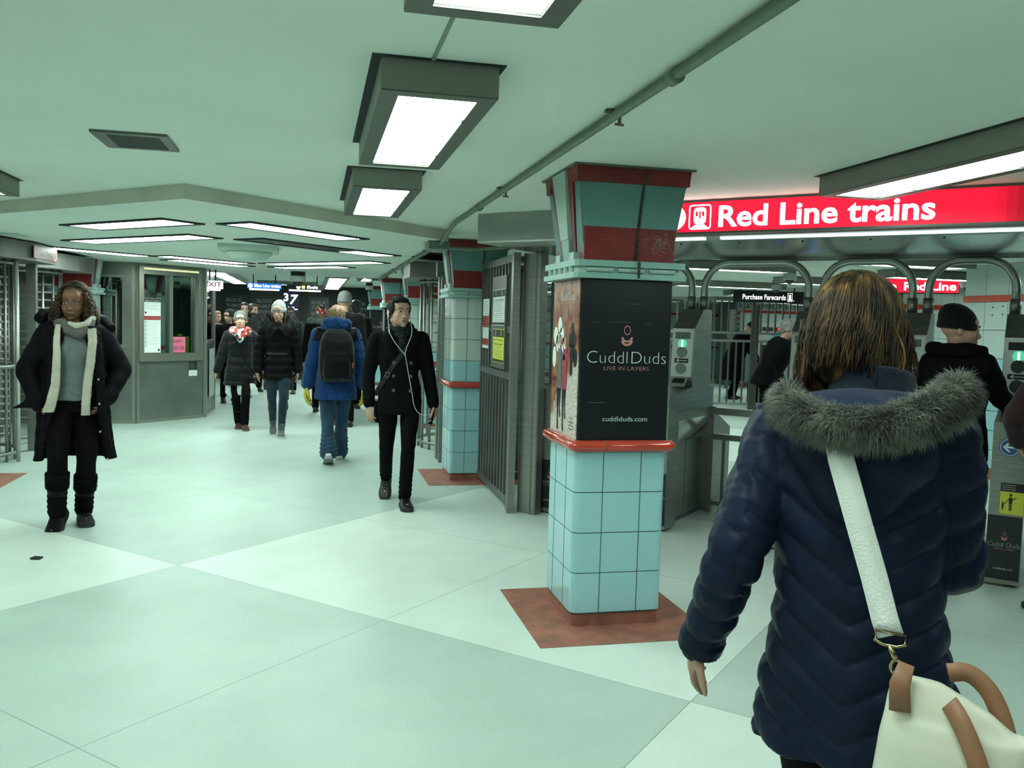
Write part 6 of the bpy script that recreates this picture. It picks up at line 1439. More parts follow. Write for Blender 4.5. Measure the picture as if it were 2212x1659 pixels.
# ---------------------------------------------------------------- 3. man in the black peacoat
def peacoat_man():
    loc = (0.735, 7.50, 0); rt = person('man in black double-breasted coat with white earphones, walking towards the camera', loc, R(-5))
    s = Skel(1.79, hip=(0.0, 0, 0.89), lean=R(1), side=R(-1.5), feet={1: (0.055, -0.13, 0, 0, R(8)), -1: (-0.105, 0.30, 0.10, R(42), R(-6))},
             hands={1: (0.285, -0.06, 0.845), -1: (-0.255, -0.02, 0.855)}, poles={1: (0.7, 1, 0), -1: (-0.7, 1, 0)}, head=(R(24), R(-1), R(0)), hs=1.14)
    body(rt, s, SKIN, 0.0042, hands={1: dict(curl=0.75, n=(-1, 0.1, 0), side=-1), -1: dict(curl=0.45, n=(0.7, 0.7, 0), side=-1)}, jaw=1.12, nose=1.1,
         fcfg=dict(brow=(0.035, 0.02, 0.012), lip=(0.36, 0.15, 0.12), thick=0.0032, gaze=0.003))
    def ex(mb):
        # lapels and collar
        for q in (1, -1):
            mb.loft([sring(q * 0.05, -0.118, 1.27, 0.02, 0.018, 12), sring(q * 0.085, -0.128, 1.36, 0.045, 0.022, 12), sring(q * 0.105, -0.098, 1.44, 0.05, 0.028, 12), sring(q * 0.085, -0.04, 1.50, 0.04, 0.035, 12)])
        mb.tube([(-0.095, -0.03, 1.485), (-0.09, 0.05, 1.515), (0, 0.085, 1.53), (0.09, 0.05, 1.515), (0.095, -0.03, 1.485)], 0.026, 12)
        mb.loft([sring(0.03, -0.122, z, 0.10, 0.022, 16) for z in (0.79, 0.95, 1.1, 1.24)])
    coat(rt, s, BLKC, hem=0.775, g=0.97, flare=0.005, vox=0.006, amp=0.0035, extra=ex, cuff=0.052, waist=0.004, slr=0.98, depth=0.95)
    pants(rt, s, BLKT, 0.93, 0.007, cuff=0.058)
    b = MB(); bm = mat('dark_button', (0.06, 0.06, 0.06), 0.25)
    for z in (1.215, 1.105, 0.985):
        for x in (-0.055, 0.085):
            p = Vector((x, -0.148, z)); b.m(bm).tube([p, p + Vector((0, -0.008, 0))], 0.0135, 16); b.m(mat('button_rim', (0.25, 0.25, 0.25), 0.4)).tube([p + Vector((0.0125 * math.cos(a), -0.009, 0.0125 * math.sin(a))) for a in (2 * math.pi * i / 14 for i in range(14))], 0.0012, 5, closed=True)
    b.build('buttons', None, rt, True, s.xf)
    mb = MB()
    for i, (r_, z0, tl) in enumerate(((0.090, 1.462, 0.015), (0.082, 1.490, -0.015), (0.074, 1.512, 0.012))):
        mb.tube([(r_ * math.cos(a), -0.008 + r_ * math.sin(a), z0 + 0.020 * math.sin(a) + tl * math.cos(a)) for a in (2 * math.pi * k / 22 for k in range(22))], 0.027, 12, closed=True)
    mb.tube([(0.02, -0.09, 1.46), (0.01, -0.125, 1.38), (0.0, -0.128, 1.30)], [0.035, 0.035, 0.02], 12)
    PL = mat('dark_teal_plaid', (0.004, 0.008, 0.010), 0.9, col2=(0.022, 0.03, 0.033), vscale=22, stretch=(1, 1, 3), bump=0.3, bscale=100, spec=0.08)
    remesh(mb, 'scarf', PL, rt, 0.0055, 1, lambda P, N: 0.003 * noise3(P, 80, 3), s.xf)
    HR = mat('dark_brown_hair', (0.009, 0.007, 0.005), 0.6, col2=(0.022, 0.016, 0.012), vscale=45, spec=0.15)
    h = short_hair(rt, s, HR, 0.0045, top=-0.006)
    mb = MB(); rg = random.Random(3)
    for i in range(190):
        x = rg.uniform(-0.055, 0.058); y = rg.uniform(-0.078, 0.02); z = 0.116 - 7 * x * x - 3.5 * (y + 0.0) ** 2
        mb.tube([s.hp(x, y, z - 0.012), s.hp(x * 1.03 - 0.006, y + 0.010, z + 0.003), s.hp(x * 1.06 - 0.014, y + 0.024, z - 0.004)], [0.0045, 0.004, 0.0015], 5)
    mb.build('hair_strands', HR, h, True, s.xf)
    mb = MB(); rg = random.Random(9)       # short stubble
    for i in range(900):
        a = rg.uniform(-1.15, 1.15); z = rg.uniform(-0.112, -0.045)
        if abs(a) < 0.35 and z > -0.076 and z < -0.052: continue
        if abs(a) > 0.5 and z > -0.055 - 0.02 * (1.2 - abs(a)): continue
        sx = 0.056 * math.sin(a); sy = -0.028 - (0.060 if z > -0.08 else 0.052) * math.cos(a)
        p = s.hp(sx, sy, z); mb.tube([p, p + s.HM @ Vector((0, -0.002, -0.004))], [0.0006, 0.0003], 3)
    mb.build('stubble', HR, rt, False, s.xf)
    for q in (1, -1): shoe(rt, s, q, SHOEB, sole=0.03, w=1.08, laces=BLKC)
    W2 = Matrix.Translation(loc) @ Matrix.Rotation(R(-5), 4, 'Z')
    k = s.k
    def wpt(p): return Vector(p) * k
    # earphones
    ep = empty('earphones', (0, 0, 0), 0, 'white earphones with cord hanging down a black coat', 'earphones'); ep.matrix_world = W2
    WH = mat('white_plastic', (0.75, 0.76, 0.75), 0.35); j = Vector((0.035, -0.165, 1.285))
    ea = s.hp(-0.088, 0.000, -0.016); eb = s.hp(0.088, 0.0, -0.02)
    m1 = MB(); m1.ell(wpt(ea), (0.008, 0.008, 0.008)); m1.tube([wpt(ea), wpt(ea + Vector((0, -0.008, -0.035)))], 0.004, 8); m1.build('earbud', WH, ep, True)
    m1 = MB(); m1.ell(wpt(eb), (0.008, 0.008, 0.008)); m1.tube([wpt(eb), wpt(eb + Vector((0, -0.008, -0.03)))], 0.004, 8); m1.build('earbud', WH, ep, True)
    m1 = MB()
    A1 = [ea + Vector((0, -0.008, -0.035)), (-0.105, -0.09, 1.53), (-0.10, -0.135, 1.475), (-0.07, -0.165, 1.41), (-0.01, -0.165, 1.33), j]
    A2 = [eb + Vector((0, -0.008, -0.03)), (0.085, -0.11, 1.52), (0.09, -0.15, 1.46), (0.065, -0.17, 1.39), (0.04, -0.165, 1.33), j]
    A3 = [j, (0.052, -0.160, 1.20), (0.075, -0.150, 1.08), (0.10, -0.155, 0.96), (0.115, -0.16, 0.86), (0.15, -0.15, 0.80), (0.20, -0.12, 0.778), (0.26, -0.10, 0.785)]
    def smoothpath(P, n=3):
        P = [Vector(p) for p in P]
        for _ in range(n):
            Q = [P[0]]
            for i in range(len(P) - 1): Q += [lerp(P[i], P[i + 1], .25), lerp(P[i], P[i + 1], .75)]
            P = Q + [P[-1]]
        return P
    for A_ in (A1, A2, A3): m1.tube([wpt(p) for p in smoothpath(A_)], 0.0026, 6)
    m1.tube([wpt(p) for p in ((-0.101, -0.125, 1.49), (-0.095, -0.145, 1.455))], 0.0048, 8)
    m1.build('cord', WH, ep, True)
    # phone in his left hand
    ph = empty('phone', (0, 0, 0), 0, 'black phone held in the hand of the man with earphones', 'phone'); ph.matrix_world = W2
    pc = Vector((0.268, -0.098, 0.765)) * k
    Mx = Matrix.Translation(pc) @ Matrix.Rotation(R(25), 4, 'Z') @ Matrix.Rotation(R(12), 4, 'Y')
    MB().m(mat('black_glass', (0.006, 0.006, 0.007), 0.08)).bev(-0.004, -0.035, -0.068, 0.004, 0.035, 0.068, 0.002).build('phone_body', None, ph, False, Mx)
    # messenger bag
    bg = empty('messenger_bag', (0, 0, 0), 0, 'black messenger bag slung across the man in the double-breasted coat', 'bag'); bg.matrix_world = W2
    mb = MB(); P0 = [(0.12, 0.03, 1.50), (0.085, -0.115, 1.42), (0.03, -0.148, 1.31), (-0.05, -0.152, 1.21), (-0.13, -0.135, 1.08), (-0.185, -0.05, 0.98), (-0.205, 0.02, 0.93)]
    rings = []
    PP = smoothpath(P0, 2)
    for i, p in enumerate(PP):
        t = (PP[min(i + 1, len(PP) - 1)] - PP[max(i - 1, 0)]).normalized(); n_ = Vector((0, -1, 0.15)); n_ = (n_ - n_.dot(t) * t).normalized(); w_ = t.cross(n_)
        rings.append([wpt(p + w_ * 0.019 + n_ * 0.003), wpt(p - w_ * 0.019 + n_ * 0.003), wpt(p - w_ * 0.019 - n_ * 0.003), wpt(p + w_ * 0.019 - n_ * 0.003)])
    mb.loft(rings); mb.build('strap', cloth('black_webbing', (0.022, 0.024, 0.026), 0.7), bg)
    mb = MB(); mb.tube([wpt((-0.108 + a, -0.157, 1.115 + b_)) for a, b_ in ((-0.02, -0.012), (0.008, -0.026), (0.022, 0.012), (-0.006, 0.026))], 0.0028, 6, closed=True); mb.build('buckle', mat('buckle_metal', (0.55, 0.55, 0.53), 0.25, 1.0), bg)
    mb = MB(); mb.loft([sring(-0.185, 0.14, z, 0.035, hd, 20, 3.5) for z, hd in ((0.69, 0.10), (0.71, 0.115), (0.82, 0.12), (0.88, 0.11))]); remesh(mb, 'bag_body', BLKP, bg, 0.007, 2, None, s.xf)
peacoat_man()
# ---------------------------------------------------------------- 4. man in blue parka from behind, with backpack
def blue_man():
    loc = (0.25, 9.82, 0); rt = person('balding man in bright blue parka and yellow gloves, seen from behind', loc, R(180))
    s = Skel(1.77, hip=(0, 0, 0.885), lean=R(6), feet={1: (0.075, 0.24, 0.05, R(26), 0), -1: (-0.055, -0.16, 0, 0, R(-4))},
             hands={1: (0.31, -0.02, 0.83), -1: (-0.31, 0.04, 0.82)}, poles={1: (1.2, 0.8, 0), -1: (-1.2, 0.8, 0)}, head=(R(-6), R(16), R(0)), hs=1.03)
    body(rt, s, SKIN, 0.008, fcfg=dict(brow=(0.1, 0.07, 0.04)))
    BL = cloth('royal_blue_parka', (0.006, 0.034, 0.118), 0.6, 0.2, 50, var=0.15)
    def ex(mb):
        mb.tube([(-0.12, -0.02, 1.50), (-0.11, 0.08, 1.535), (0, 0.13, 1.55), (0.11, 0.08, 1.535), (0.12, -0.02, 1.50)], 0.052, 14)
        mb.ell((0, 0.10, 1.50), (0.13, 0.075, 0.075))
    coat(rt, s, BL, hem=0.70, g=1.10, flare=0.02, vox=0.0085, amp=0.009, puff=0.02, pitch=0.13, extra=ex, slr=1.22, cuff=0.058, collar=0.02)
    # black yoke over the shoulders
    mb = MB()
    c = s.sp(1.45)
    mb.loft([sring(c.x, s.sp(z).y, s.sp(z).z, hw, hd, 30) for z, hw, hd in ((1.35, 0.228, 0.168), (1.42, 0.226, 0.160), (1.455, 0.19, 0.135), (1.485, 0.13, 0.105))])
    for q in (1, -1): mb.tube([s.chest * 0.35 + s.neck * 0.65, s.sh[q], lerp(s.sh[q], s.el[q], 0.25)], [0.10, 0.096, 0.092], 14)
    remesh(mb, 'shoulder_yoke', BLKP, rt, 0.008, 2, lambda P, N: 0.004 * noise3(P, 50, 2), s.xf, 'black shoulder yoke of the parka')
    mb = MB()
    for q in (1, -1):
        d = (s.wr[q] - s.el[q]).normalized(); w = s.wr[q]
        mb.tube([w - d * 0.05, w + d * 0.0], [0.056, 0.052], 14)
    remesh(mb, 'cuffs', BLKP, rt, 0.008, 2, None, s.xf)
    YG = cloth('yellow_leather_glove', (0.42, 0.36, 0.045), 0.6, 0.2, 60)
    for q in (1, -1):
        g = MB(); hand_geo(g, s.wr[q], (s.wr[q] - s.el[q]).normalized(), (-q, 0, 0), 1 if q > 0 else -1, 0.6, sc=1.4, r=0.0125); remesh(g, 'glove', YG, rt, 0.006, 1, None, s.xf)
    pants(rt, s, JEAN, 1.12, 0.008, cuff=0.085, amp=0.007)
    for q in (1, -1): shoe(rt, s, q, mat('white_trainer', (0.62, 0.65, 0.62), 0.5), mat('grey_sole', (0.30, 0.31, 0.30), 0.7), w=1.1, sole=0.03)
    HR = mat('thin_blond_hair', (0.20, 0.13, 0.06), 0.6, col2=(0.34, 0.24, 0.13), vscale=40)
    mb = MB(); hell(mb, s, (0, 0.045, 0.0), (0.084, 0.078, 0.075)); h = remesh(mb, 'hair', HR, rt, 0.008, 1, lambda P, N: 0.004 * noise3(P, 150, 3), s.xf)
    mb = MB(); rg = random.Random(2)
    for i in range(160):
        a = rg.uniform(-1.9, 1.9); z = rg.uniform(-0.04, 0.06); p = (0.083 * math.sin(a), 0.03 + 0.09 * math.cos(a), z); mb.tube([s.hp(*p), s.hp(p[0] * 1.12, p[1] * 1.1, z - 0.012), s.hp(p[0] * 1.15, p[1] * 1.12, z - 0.04)], [0.004, 0.0035, 0.001], 4)
    mb.build('hair_strands', HR, h, True, s.xf)
    W2 = Matrix.Translation(loc) @ Matrix.Rotation(R(180), 4, 'Z'); k = s.k
    bp = empty('backpack', (0, 0, 0), 0, 'large black backpack on the man in the blue parka', 'backpack'); bp.matrix_world = W2
    mb = MB(); rings = []
    for z, hw, hd, cy in ((0.93, 0.10, 0.05, 0.19), (0.96, 0.145, 0.10, 0.22), (1.05, 0.160, 0.125, 0.235), (1.20, 0.158, 0.13, 0.235), (1.32, 0.145, 0.11, 0.215), (1.40, 0.115, 0.08, 0.185), (1.44, 0.07, 0.045, 0.165)): rings.append([p * k for p in sring(0.0, cy - 0.015, 1.17 + (z - 1.17) * 1.12, hw * 1.2, hd, 28, 3)])
    mb.loft(rings); rings = []
    for z, hw, hd in ((0.97, 0.11, 0.03), (1.0, 0.125, 0.045), (1.16, 0.12, 0.05), (1.24, 0.09, 0.03)): rings.append([p * k for p in sring(0.0, 0.325, z - 0.03, hw * 1.15, hd, 24, 3)])
    mb.loft(rings); remesh(mb, 'pack_body', cloth('black_pack_cloth', (0.0045, 0.0045, 0.005), 0.7, 0.2, 80), bp, 0.008, 2, lambda P, N: 0.004 * noise3(P, 60, 5))
    mb = MB()
    for q in (1, -1): mb.tube([Vector(p) * k for p in ((q * 0.075, 0.13, 1.43), (q * 0.10, 0.06, 1.525), (q * 0.105, -0.06, 1.49), (q * 0.12, -0.15, 1.38), (q * 0.14, -0.15, 1.2), (q * 0.17, 0.02, 1.08), (q * 0.12, 0.15, 1.03))], 0.022, 8, flat=(1, 0.35))
    mb.build('shoulder_straps', BLKP, bp, True)
    mb = MB(); o_ = Vector((-0.165, 0.30, 1.06)); mb.tube([(o_ + Vector((0, 0, 0.0))) * k, (o_ + Vector((0.0, 0.01, 0.055))) * k], 0.007, 8); mb.build('zip_pull', mat('orange_cord', (0.6, 0.16, 0.04), 0.6), bp, True)
blue_man()

# ---------------------------------------------------------------- 5. woman with grey beanie and black fur hood
def beanie_woman():
    loc = (-0.46, 12.05, 0); rt = person('woman in light grey beanie, black coat with fur hood and blue jeans, facing camera', loc, R(3))
    s = Skel(1.79, hip=(0, 0, 0.895), fem=True, feet={1: (0.045, -0.14, 0, 0, 0), -1: (-0.055, 0.20, 0.06, R(24), 0)}, hands={1: (0.25, -0.02, 0.86), -1: (-0.255, -0.04, 0.86)}, poles={1: (1, 1, 0), -1: (-1, 1, 0)}, head=(R(-16), R(4), R(-4)), hs=1.06)
    body(rt, s, SKIN, 0.0065, fcfg=dict(lip=(0.34, 0.12, 0.10)))
    coat(rt, s, BLKP, hem=0.735, g=1.06, flare=0.0, vox=0.008, puff=0.05, pitch=0.105, waist=0.004, slr=1.15, cuff=0.05, disp=lambda P, N: 0.003 * noise3(P, 50, 4) + 0.009 * (P[:, 0] ** 2 > 0.0) * (np.abs(np.sin(np.pi * P[:, 2] / 0.105)) ** 0.5 - 0.6))
    mb = MB(); pth = [(-0.05, -0.15, 1.38), (-0.12, -0.13, 1.44), (-0.185, -0.04, 1.50), (-0.15, 0.08, 1.56), (0, 0.13, 1.58), (0.15, 0.08, 1.56), (0.185, -0.04, 1.50), (0.12, -0.13, 1.44), (0.05, -0.15, 1.38)]
    mb.tube(pth, 0.045, 12); fur(mb, pth, 0.05, 3000, 0.045, 3, 0.003, 0.2); mb.build('fur_hood', mat('black_fur', (0.014, 0.014, 0.014), 0.8), rt, True, s.xf)
    b = MB(); b.tube([(0.166 * math.cos(a), -0.002 + 0.124 * math.sin(a), 1.085) for a in (2 * math.pi * k / 28 for k in range(28))], 0.016, 8, closed=True, flat=(1, 0.5)); b.build('belt', SHOEB, rt, True, s.xf)
    pants(rt, s, cloth('mid_blue_jeans', (0.014, 0.030, 0.045), var=0.35), 0.90, 0.007, cuff=0.048)
    for q in (1, -1): shoe(rt, s, q, cloth('grey_suede', (0.10, 0.11, 0.105), 0.8), mat('pale_sole', (0.5, 0.53, 0.5), 0.6), boot=0.10, shaft_r=(0.048, 0.05), sole=0.028)
    beanie(rt, s, cloth('pale_grey_knit', (0.28, 0.285, 0.265), 0.9, 0.6, 150), slouch=0.02, tall=0.01)
    mb = MB()
    for q in (1, -1): mb.tube([s.hp(q * 0.078, 0.01, 0.02), s.hp(q * 0.082, -0.01, -0.06), s.hp(q * 0.075, -0.03, -0.13)], [0.015, 0.018, 0.012], 8)
    remesh(mb, 'hair', mat('dark_hair', (0.018, 0.012, 0.009), 0.5), rt, 0.006, 1, None, s.xf)
beanie_woman()
def plaid_mat():
    m = bpy.data.materials.new('red_white_plaid'); m.use_nodes = True; nt = m.node_tree; b = nt.nodes['Principled BSDF']; N = nt.nodes.new; L = nt.links.new
    tc = N('ShaderNodeTexCoord'); v = N('ShaderNodeTexVoronoi'); v.inputs['Scale'].default_value = 26; v.distance = 'CHEBYCHEV'; L(tc.outputs['Object'], v.inputs['Vector'])
    r = N('ShaderNodeValToRGB'); r.color_ramp.interpolation = 'CONSTANT'; e = r.color_ramp.elements; e[0].color = (0.55, 0.035, 0.03, 1); e[0].position = 0; e[1].position = 0.36; e[1].color = (0.62, 0.68, 0.66, 1)
    x = e.new(0.66); x.color = (0.50, 0.05, 0.04, 1); x = e.new(0.82); x.color = (0.03, 0.03, 0.035, 1)
    s = N('ShaderNodeSeparateColor'); L(v.outputs['Color'], s.inputs[0]); L(s.outputs[0], r.inputs['Fac']); L(r.outputs['Color'], b.inputs['Base Color']); b.inputs['Roughness'].default_value = 0.9
    return m
def scarf_woman():
    loc = (-1.01, 12.85, 0); rt = person('smiling woman in grey beanie and red and white plaid scarf', loc, R(4))
    s = Skel(1.655, hip=(0, 0, 0.885), fem=True, feet={1: (0.07, -0.18, 0, 0, R(8)), -1: (-0.02, 0.05, 0.0, 0, 0)}, hands={1: (0.25, -0.05, 0.90), -1: (-0.33, -0.03, 0.86)}, poles={1: (1, 1, 0), -1: (-1, 0.7, 0)}, head=(R(-4), R(-8), R(-3)), hs=1.12)
    body(rt, s, SKIN, 0.0065, fcfg=dict(closed=True, mouth=0.004, lip=(0.42, 0.15, 0.13)))
    coat(rt, s, cloth('charcoal_down_coat', (0.007, 0.0085, 0.0095), 0.45, 0.1, 60), hem=0.66, g=1.15, flare=0.045, vox=0.008, puff=0.03, pitch=0.12, slr=1.15, amp=0.006)
    mb = MB()
    mb.tube([(0.115 * math.cos(a), -0.015 + 0.115 * math.sin(a), 1.47 + 0.02 * math.sin(a)) for a in (2 * math.pi * i / 24 for i in range(24))], 0.058, 12, closed=True)
    mb.loft([sring(0, -0.155, 1.29, 0.01, 0.012, 16), sring(0, -0.165, 1.34, 0.05, 0.03, 16), sring(0, -0.155, 1.42, 0.10, 0.04, 16), sring(0, -0.13, 1.47, 0.12, 0.04, 16)])
    remesh(mb, 'scarf', plaid_mat(), rt, 0.007, 1, lambda P, N: 0.006 * noise3(P, 70, 3), s.xf)
    pants(rt, s, BLKT, 1.0, 0.008, cuff=0.06)
    mb = MB(); mb.loft([sring(0.08, -0.11, 0.69, 0.13, 0.05, 20), sring(0.10, -0.12, 0.60, 0.155, 0.055, 20), sring(0.11, -0.12, 0.515, 0.16, 0.055, 20)]); mb.loft([sring(-0.12, -0.06, 0.69, 0.09, 0.05, 16), sring(-0.13, -0.06, 0.55, 0.085, 0.05, 16), sring(-0.08, -0.07, 0.46, 0.06, 0.045, 16)])
    remesh(mb, 'dress_hem', cloth('white_cotton', (0.52, 0.60, 0.56), 0.9, 0.2, 90), rt, 0.008, 2, lambda P, N: 0.006 * noise3(P, 50, 6), s.xf, 'white dress hem below the coat')
    BT = cloth('brown_leather', (0.055, 0.026, 0.02), 0.5, 0.2, 60)
    for q in (1, -1): shoe(rt, s, q, BT, mat('tan_sole', (0.14, 0.10, 0.08), 0.7), boot=0.22, shaft_r=(0.05, 0.062), name='boot', w=1.05)
    beanie(rt, s, cloth('mid_grey_knit', (0.115, 0.125, 0.12), 0.9, 0.6, 150))
    cb = MB(); cb.tube([(-0.10, -0.14, 1.44), (-0.02, -0.185, 1.22), (0.09, -0.20, 1.0), (0.20, -0.16, 0.84), (0.25, -0.06, 0.78)], 0.009, 6); o = cb.build('bag_strap', BLKP, rt, True, s.xf)
scarf_woman()

# ---------------------------------------------------------------- people farther away and past the gates
def passer(label, loc, rz, H, top, hem=0.75, head=(0, 0, 0), hat=None, hair=None, legs=BLKT, shoem=SHOEB, skin=SKIN, feet=None, hands=None, lean=0.0, g=1.0, hood=None, furhood=None, puff=0.0, boot=0.0, vox=0.011, poles=None, hip=(0, 0, 0.895), extra=None, scarf=None, group=None, face=True, side=0.0, fem=False, hs=1.05):
    rt = person(label, loc, rz, group)
    s = Skel(H, hip=hip, lean=lean, side=side, fem=fem, head=head, feet=feet or {1: (0.09, -0.14, 0, 0, 0), -1: (-0.08, 0.16, 0.05, R(24), 0)}, hands=hands or {1: (0.27, -0.05, 0.84), -1: (-0.27, 0.03, 0.84)}, poles=poles or {1: (1, 1, 0), -1: (-1, 1, 0)}, hs=hs)
    body(rt, s, skin, min(vox, 0.009), face=face)
    coat(rt, s, top, hem=hem, g=1.04 * g, flare=0.015, vox=vox, puff=puff, pitch=0.11, slr=1.08, amp=0.006)
    pants(rt, s, legs, 1.0, vox, cuff=0.06)
    for q in (1, -1): shoe(rt, s, q, shoem, boot=boot, vox=0.010)
    if hair: short_hair(rt, s, hair, 0.009, vol=1.05, top=0.005)
    if hat: beanie(rt, s, hat, vox=0.008)
    if furhood:
        mb = MB(); pth = [(-0.17, -0.06, 1.49), (-0.17, 0.07, 1.53), (0, 0.15, 1.52), (0.17, 0.07, 1.53), (0.17, -0.06, 1.49)]; mb.tube(pth, 0.04, 10); fur(mb, pth, 0.04, 1200, 0.04, 3, 0.004, 0.2); mb.build('fur_hood', furhood, rt, True, s.xf)
    if scarf:
        mb = MB(); mb.tube([(0.10 * math.cos(a), -0.01 + 0.10 * math.sin(a), 1.485) for a in (2 * math.pi * i / 20 for i in range(20))], 0.045, 10, closed=True); remesh(mb, 'scarf', scarf, rt, 0.009, 1, None, s.xf)
    if extra: extra(rt, s)
    return rt, s
GH = mat('grey_hair', (0.22, 0.22, 0.20), 0.6, var=0.4, vscale=60); DH = mat('black_hair', (0.012, 0.010, 0.009), 0.5, col2=(0.04, 0.035, 0.03), vscale=50)
BK = cloth('black_beanie_knit', (0.007, 0.007, 0.008)); 
passer('tall person in light grey beanie and dark coat, walking away', ground(744, 12.9), R(178), 1.99, cloth('near_black_coat', (0.006, 0.0065, 0.0075)), hat=cloth('light_grey_knit', (0.15, 0.155, 0.148), 0.9, 0.5, 120), feet={1: (0.08, -0.1, 0, 0, 0), -1: (-0.08, 0.1, 0.0, 0, 0)})
passer('dark-haired person in black coat walking away beside the tall one', ground(768, 15.4), R(185), 1.93, cloth('charcoal_coat', (0.0075, 0.0075, 0.008)), hair=DH, shoem=cloth('tan_boot', (0.12, 0.07, 0.03)), boot=0.2, feet={1: (0.08, 0.1, 0, 0, 0), -1: (-0.06, -0.05, 0.0, 0, 0)}, hem=0.62)
passer('person in red and white knitted hat and grey fur hood, walking away', ground(694, 14.6), R(175), 1.80, BLKC, hat=plaid_mat(), furhood=mat('pale_grey_fur', (0.20, 0.22, 0.20), 0.9))
passer('person in navy beanie and grey scarf, walking towards the camera', ground(627, 18.3), R(-4), 1.80, cloth('dark_green_black_coat', (0.012, 0.018, 0.018)), hat=cloth('navy_knit', (0.02, 0.03, 0.05)), scarf=cloth('blue_grey_scarf', (0.10, 0.14, 0.16)), skin=SKIND, shoem=cloth('grey_boot', (0.06, 0.07, 0.07)), boot=0.2)
passer('person in long teal-black quilted coat, hidden behind the fur-hood woman', ground(603, 14.3), R(2), 1.66, cloth('teal_black_quilt', (0.010, 0.022, 0.026), 0.5), hem=0.42, puff=0.05, g=1.2, hair=DH, shoem=cloth('brown_boot', (0.05, 0.04, 0.035)), feet={1: (0.12, 0.25, 0.16, R(50), 0), -1: (-0.10, -0.05, 0, 0, 0)})
passer('person with curly dark hair above the plaid-scarf woman', ground(529, 17.2), R(0), 1.86, cloth('grey_tweed_coat', (0.03, 0.033, 0.033)), hair=DH, furhood=mat('brown_grey_fur', (0.06, 0.06, 0.055), 0.9), extra=None)
passer('dark-haired person just right of the curly-haired one', ground(546, 18.6), R(20), 1.86, BLKC, hair=DH, head=(R(30), 0, 0))
passer('person in dark knitted hat and black coat behind the plaid-scarf woman', ground(494, 15.7), R(10), 1.70, BLKC, hat=cloth('dark_knit', (0.02, 0.022, 0.022)), head=(R(-40), 0, 0))
passer('person in pink jacket partly hidden by the booth corner', ground(467, 17.4), R(30), 1.68, cloth('pale_pink_jacket', (0.42, 0.27, 0.27), 0.8), hem=0.92, hair=mat('blond_hair', (0.30, 0.20, 0.10), 0.6), head=(R(25), R(5), 0), hands={1: (0.10, -0.25, 1.2), -1: (-0.12, -0.24, 1.15)})
# past the gates
def hold(rt, s): pass
passer('hunched white-haired man in black jacket beyond the gates', ground(1660, 11.6), R(60), 1.80, BLKC, hem=0.86, hair=GH, lean=R(20), head=(R(0), R(15), 0), hands={1: (0.22, -0.22, 0.86), -1: (-0.24, -0.10, 0.86)}, g=1.28, feet={1: (0.09, -0.05, 0, 0, 0), -1: (-0.09, 0.10, 0, 0, 0)}, vox=0.009, poles={1: (0.6, 1, 0), -1: (-0.6, 1, 0)})
passer('bent-over person in long black coat behind the tall bars', ground(1588, 20.0), R(80), 1.86, BLKC, hem=0.42, g=1.45, lean=R(28), head=(0, R(50), 0), hat=BK, hands={1: (0.15, -0.55, 0.85), -1: (-0.15, -0.50, 0.85)}, boot=0.25, feet={1: (0.10, -0.06, 0, 0, 0), -1: (-0.10, 0.10, 0, 0, 0)}, poles={1: (0.5, 1, 0), -1: (-0.5, 1, 0)})
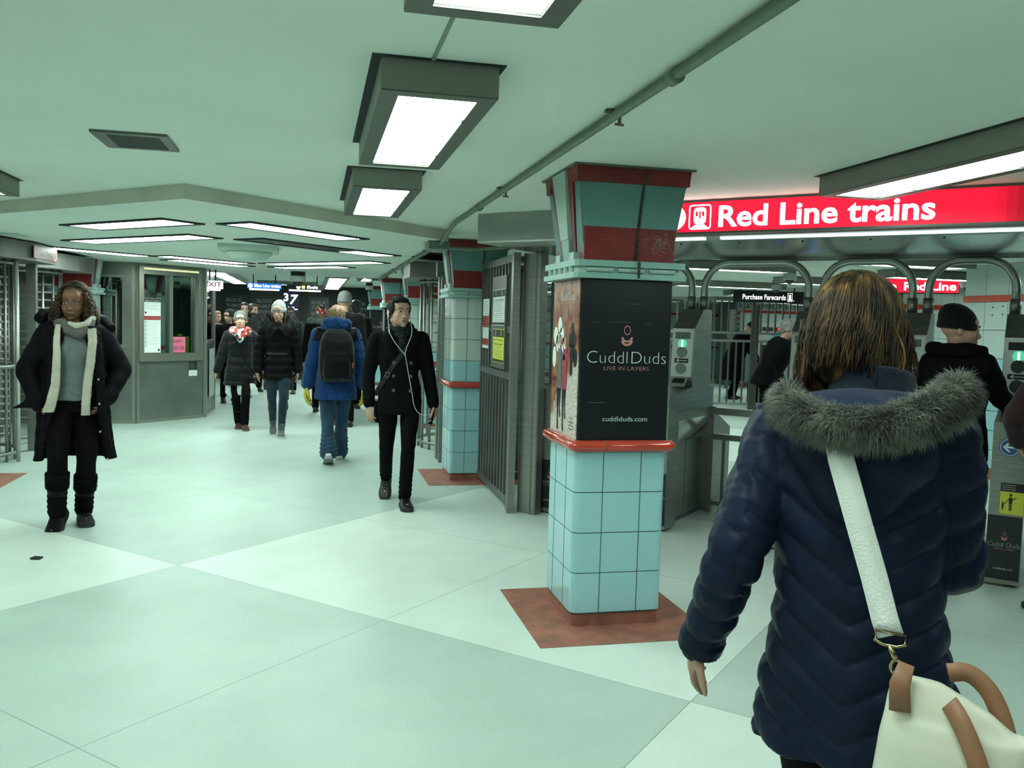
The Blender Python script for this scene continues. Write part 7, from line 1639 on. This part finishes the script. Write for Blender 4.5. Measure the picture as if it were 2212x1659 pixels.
def beanie_extra(rt, s):
    # white strap / lanyard showing at the chest
    mb = MB(); mb.tube([(0.10, -0.12, 1.42), (0.11, -0.165, 1.34), (0.10, -0.18, 1.24), (0.09, -0.17, 1.17)], [0.02, 0.034, 0.034, 0.015], 10); mb.build('white_scarf_end', cloth('white_fleece', (0.55, 0.60, 0.58)), rt, True, s.xf)
    mb = MB(); pth = [(-0.17, -0.02, 1.49), (-0.12, 0.10, 1.51), (0, 0.14, 1.50), (0.12, 0.10, 1.51), (0.17, -0.02, 1.49)]; mb.tube(pth, 0.045, 12); remesh(mb, 'hood', BLKC, rt, 0.008, 2, lambda P, N: 0.005 * noise3(P, 60, 4), s.xf)
bl = dg(3.12, 0.0)
passer('man in black beanie reaching right towards the last fare machine', bl, R(104), 1.76, BLKC, hem=0.80, g=1.06, hat=BK, hs=1.14, head=(R(-42), R(6), 0), feet={1: (0.08, -0.10, 0, 0, 0), -1: (-0.08, 0.12, 0.02, R(12), 0)}, hands={1: (0.24, -0.10, 0.86), -1: (-0.08, -0.46, 1.13)}, vox=0.0075, extra=beanie_extra, poles={-1: (-0.4, 0.2, -1), 1: (0.7, 1, 0)}, skin=SKIN)
def edge_extra(rt, s): pass
er = ground(2352, 4.9)
rt, s_ = passer('person in dark maroon coat cut off by the right edge of the photo', er, R(150), 1.74, cloth('dark_maroon_coat', (0.028, 0.013, 0.013)), hem=0.60, g=1.12, hat=cloth('maroon_knit', (0.05, 0.012, 0.014)), legs=cloth('brown_trousers', (0.045, 0.03, 0.026)), shoem=cloth('brown_shoe', (0.05, 0.032, 0.026)), feet={1: (0.14, 0.06, 0, 0, R(10)), -1: (-0.10, -0.12, 0, 0, 0)}, hands={1: (0.27, -0.18, 0.98), -1: (-0.25, -0.1, 0.9)}, vox=0.008)
# rolling suitcase by the bars
sc_ = empty('rolling_suitcase', ground(1645, 18.2), R(20), 'black rolling suitcase with raised handle behind the bars', 'suitcase')
MB().m(BLKP).bev(-0.24, -0.13, 0.05, 0.24, 0.13, 0.56, 0.04).build('case', None, sc_)
for q in (-1, 1): MB().m(BLACK).tube([(q * 0.09, 0.11, 0.56), (q * 0.09, 0.11, 1.0)], 0.012, 8).build('handle_tube', None, sc_)
MB().m(BLACK).tube([(-0.09, 0.11, 1.0), (0.09, 0.11, 1.0)], 0.016, 8).build('handle', None, sc_)
for q in (-1, 1): MB().m(BLACK).tube([(q * 0.18 - 0.02, 0.09, 0.035), (q * 0.18 + 0.02, 0.09, 0.035)], 0.035, 14).build('wheel', None, sc_)
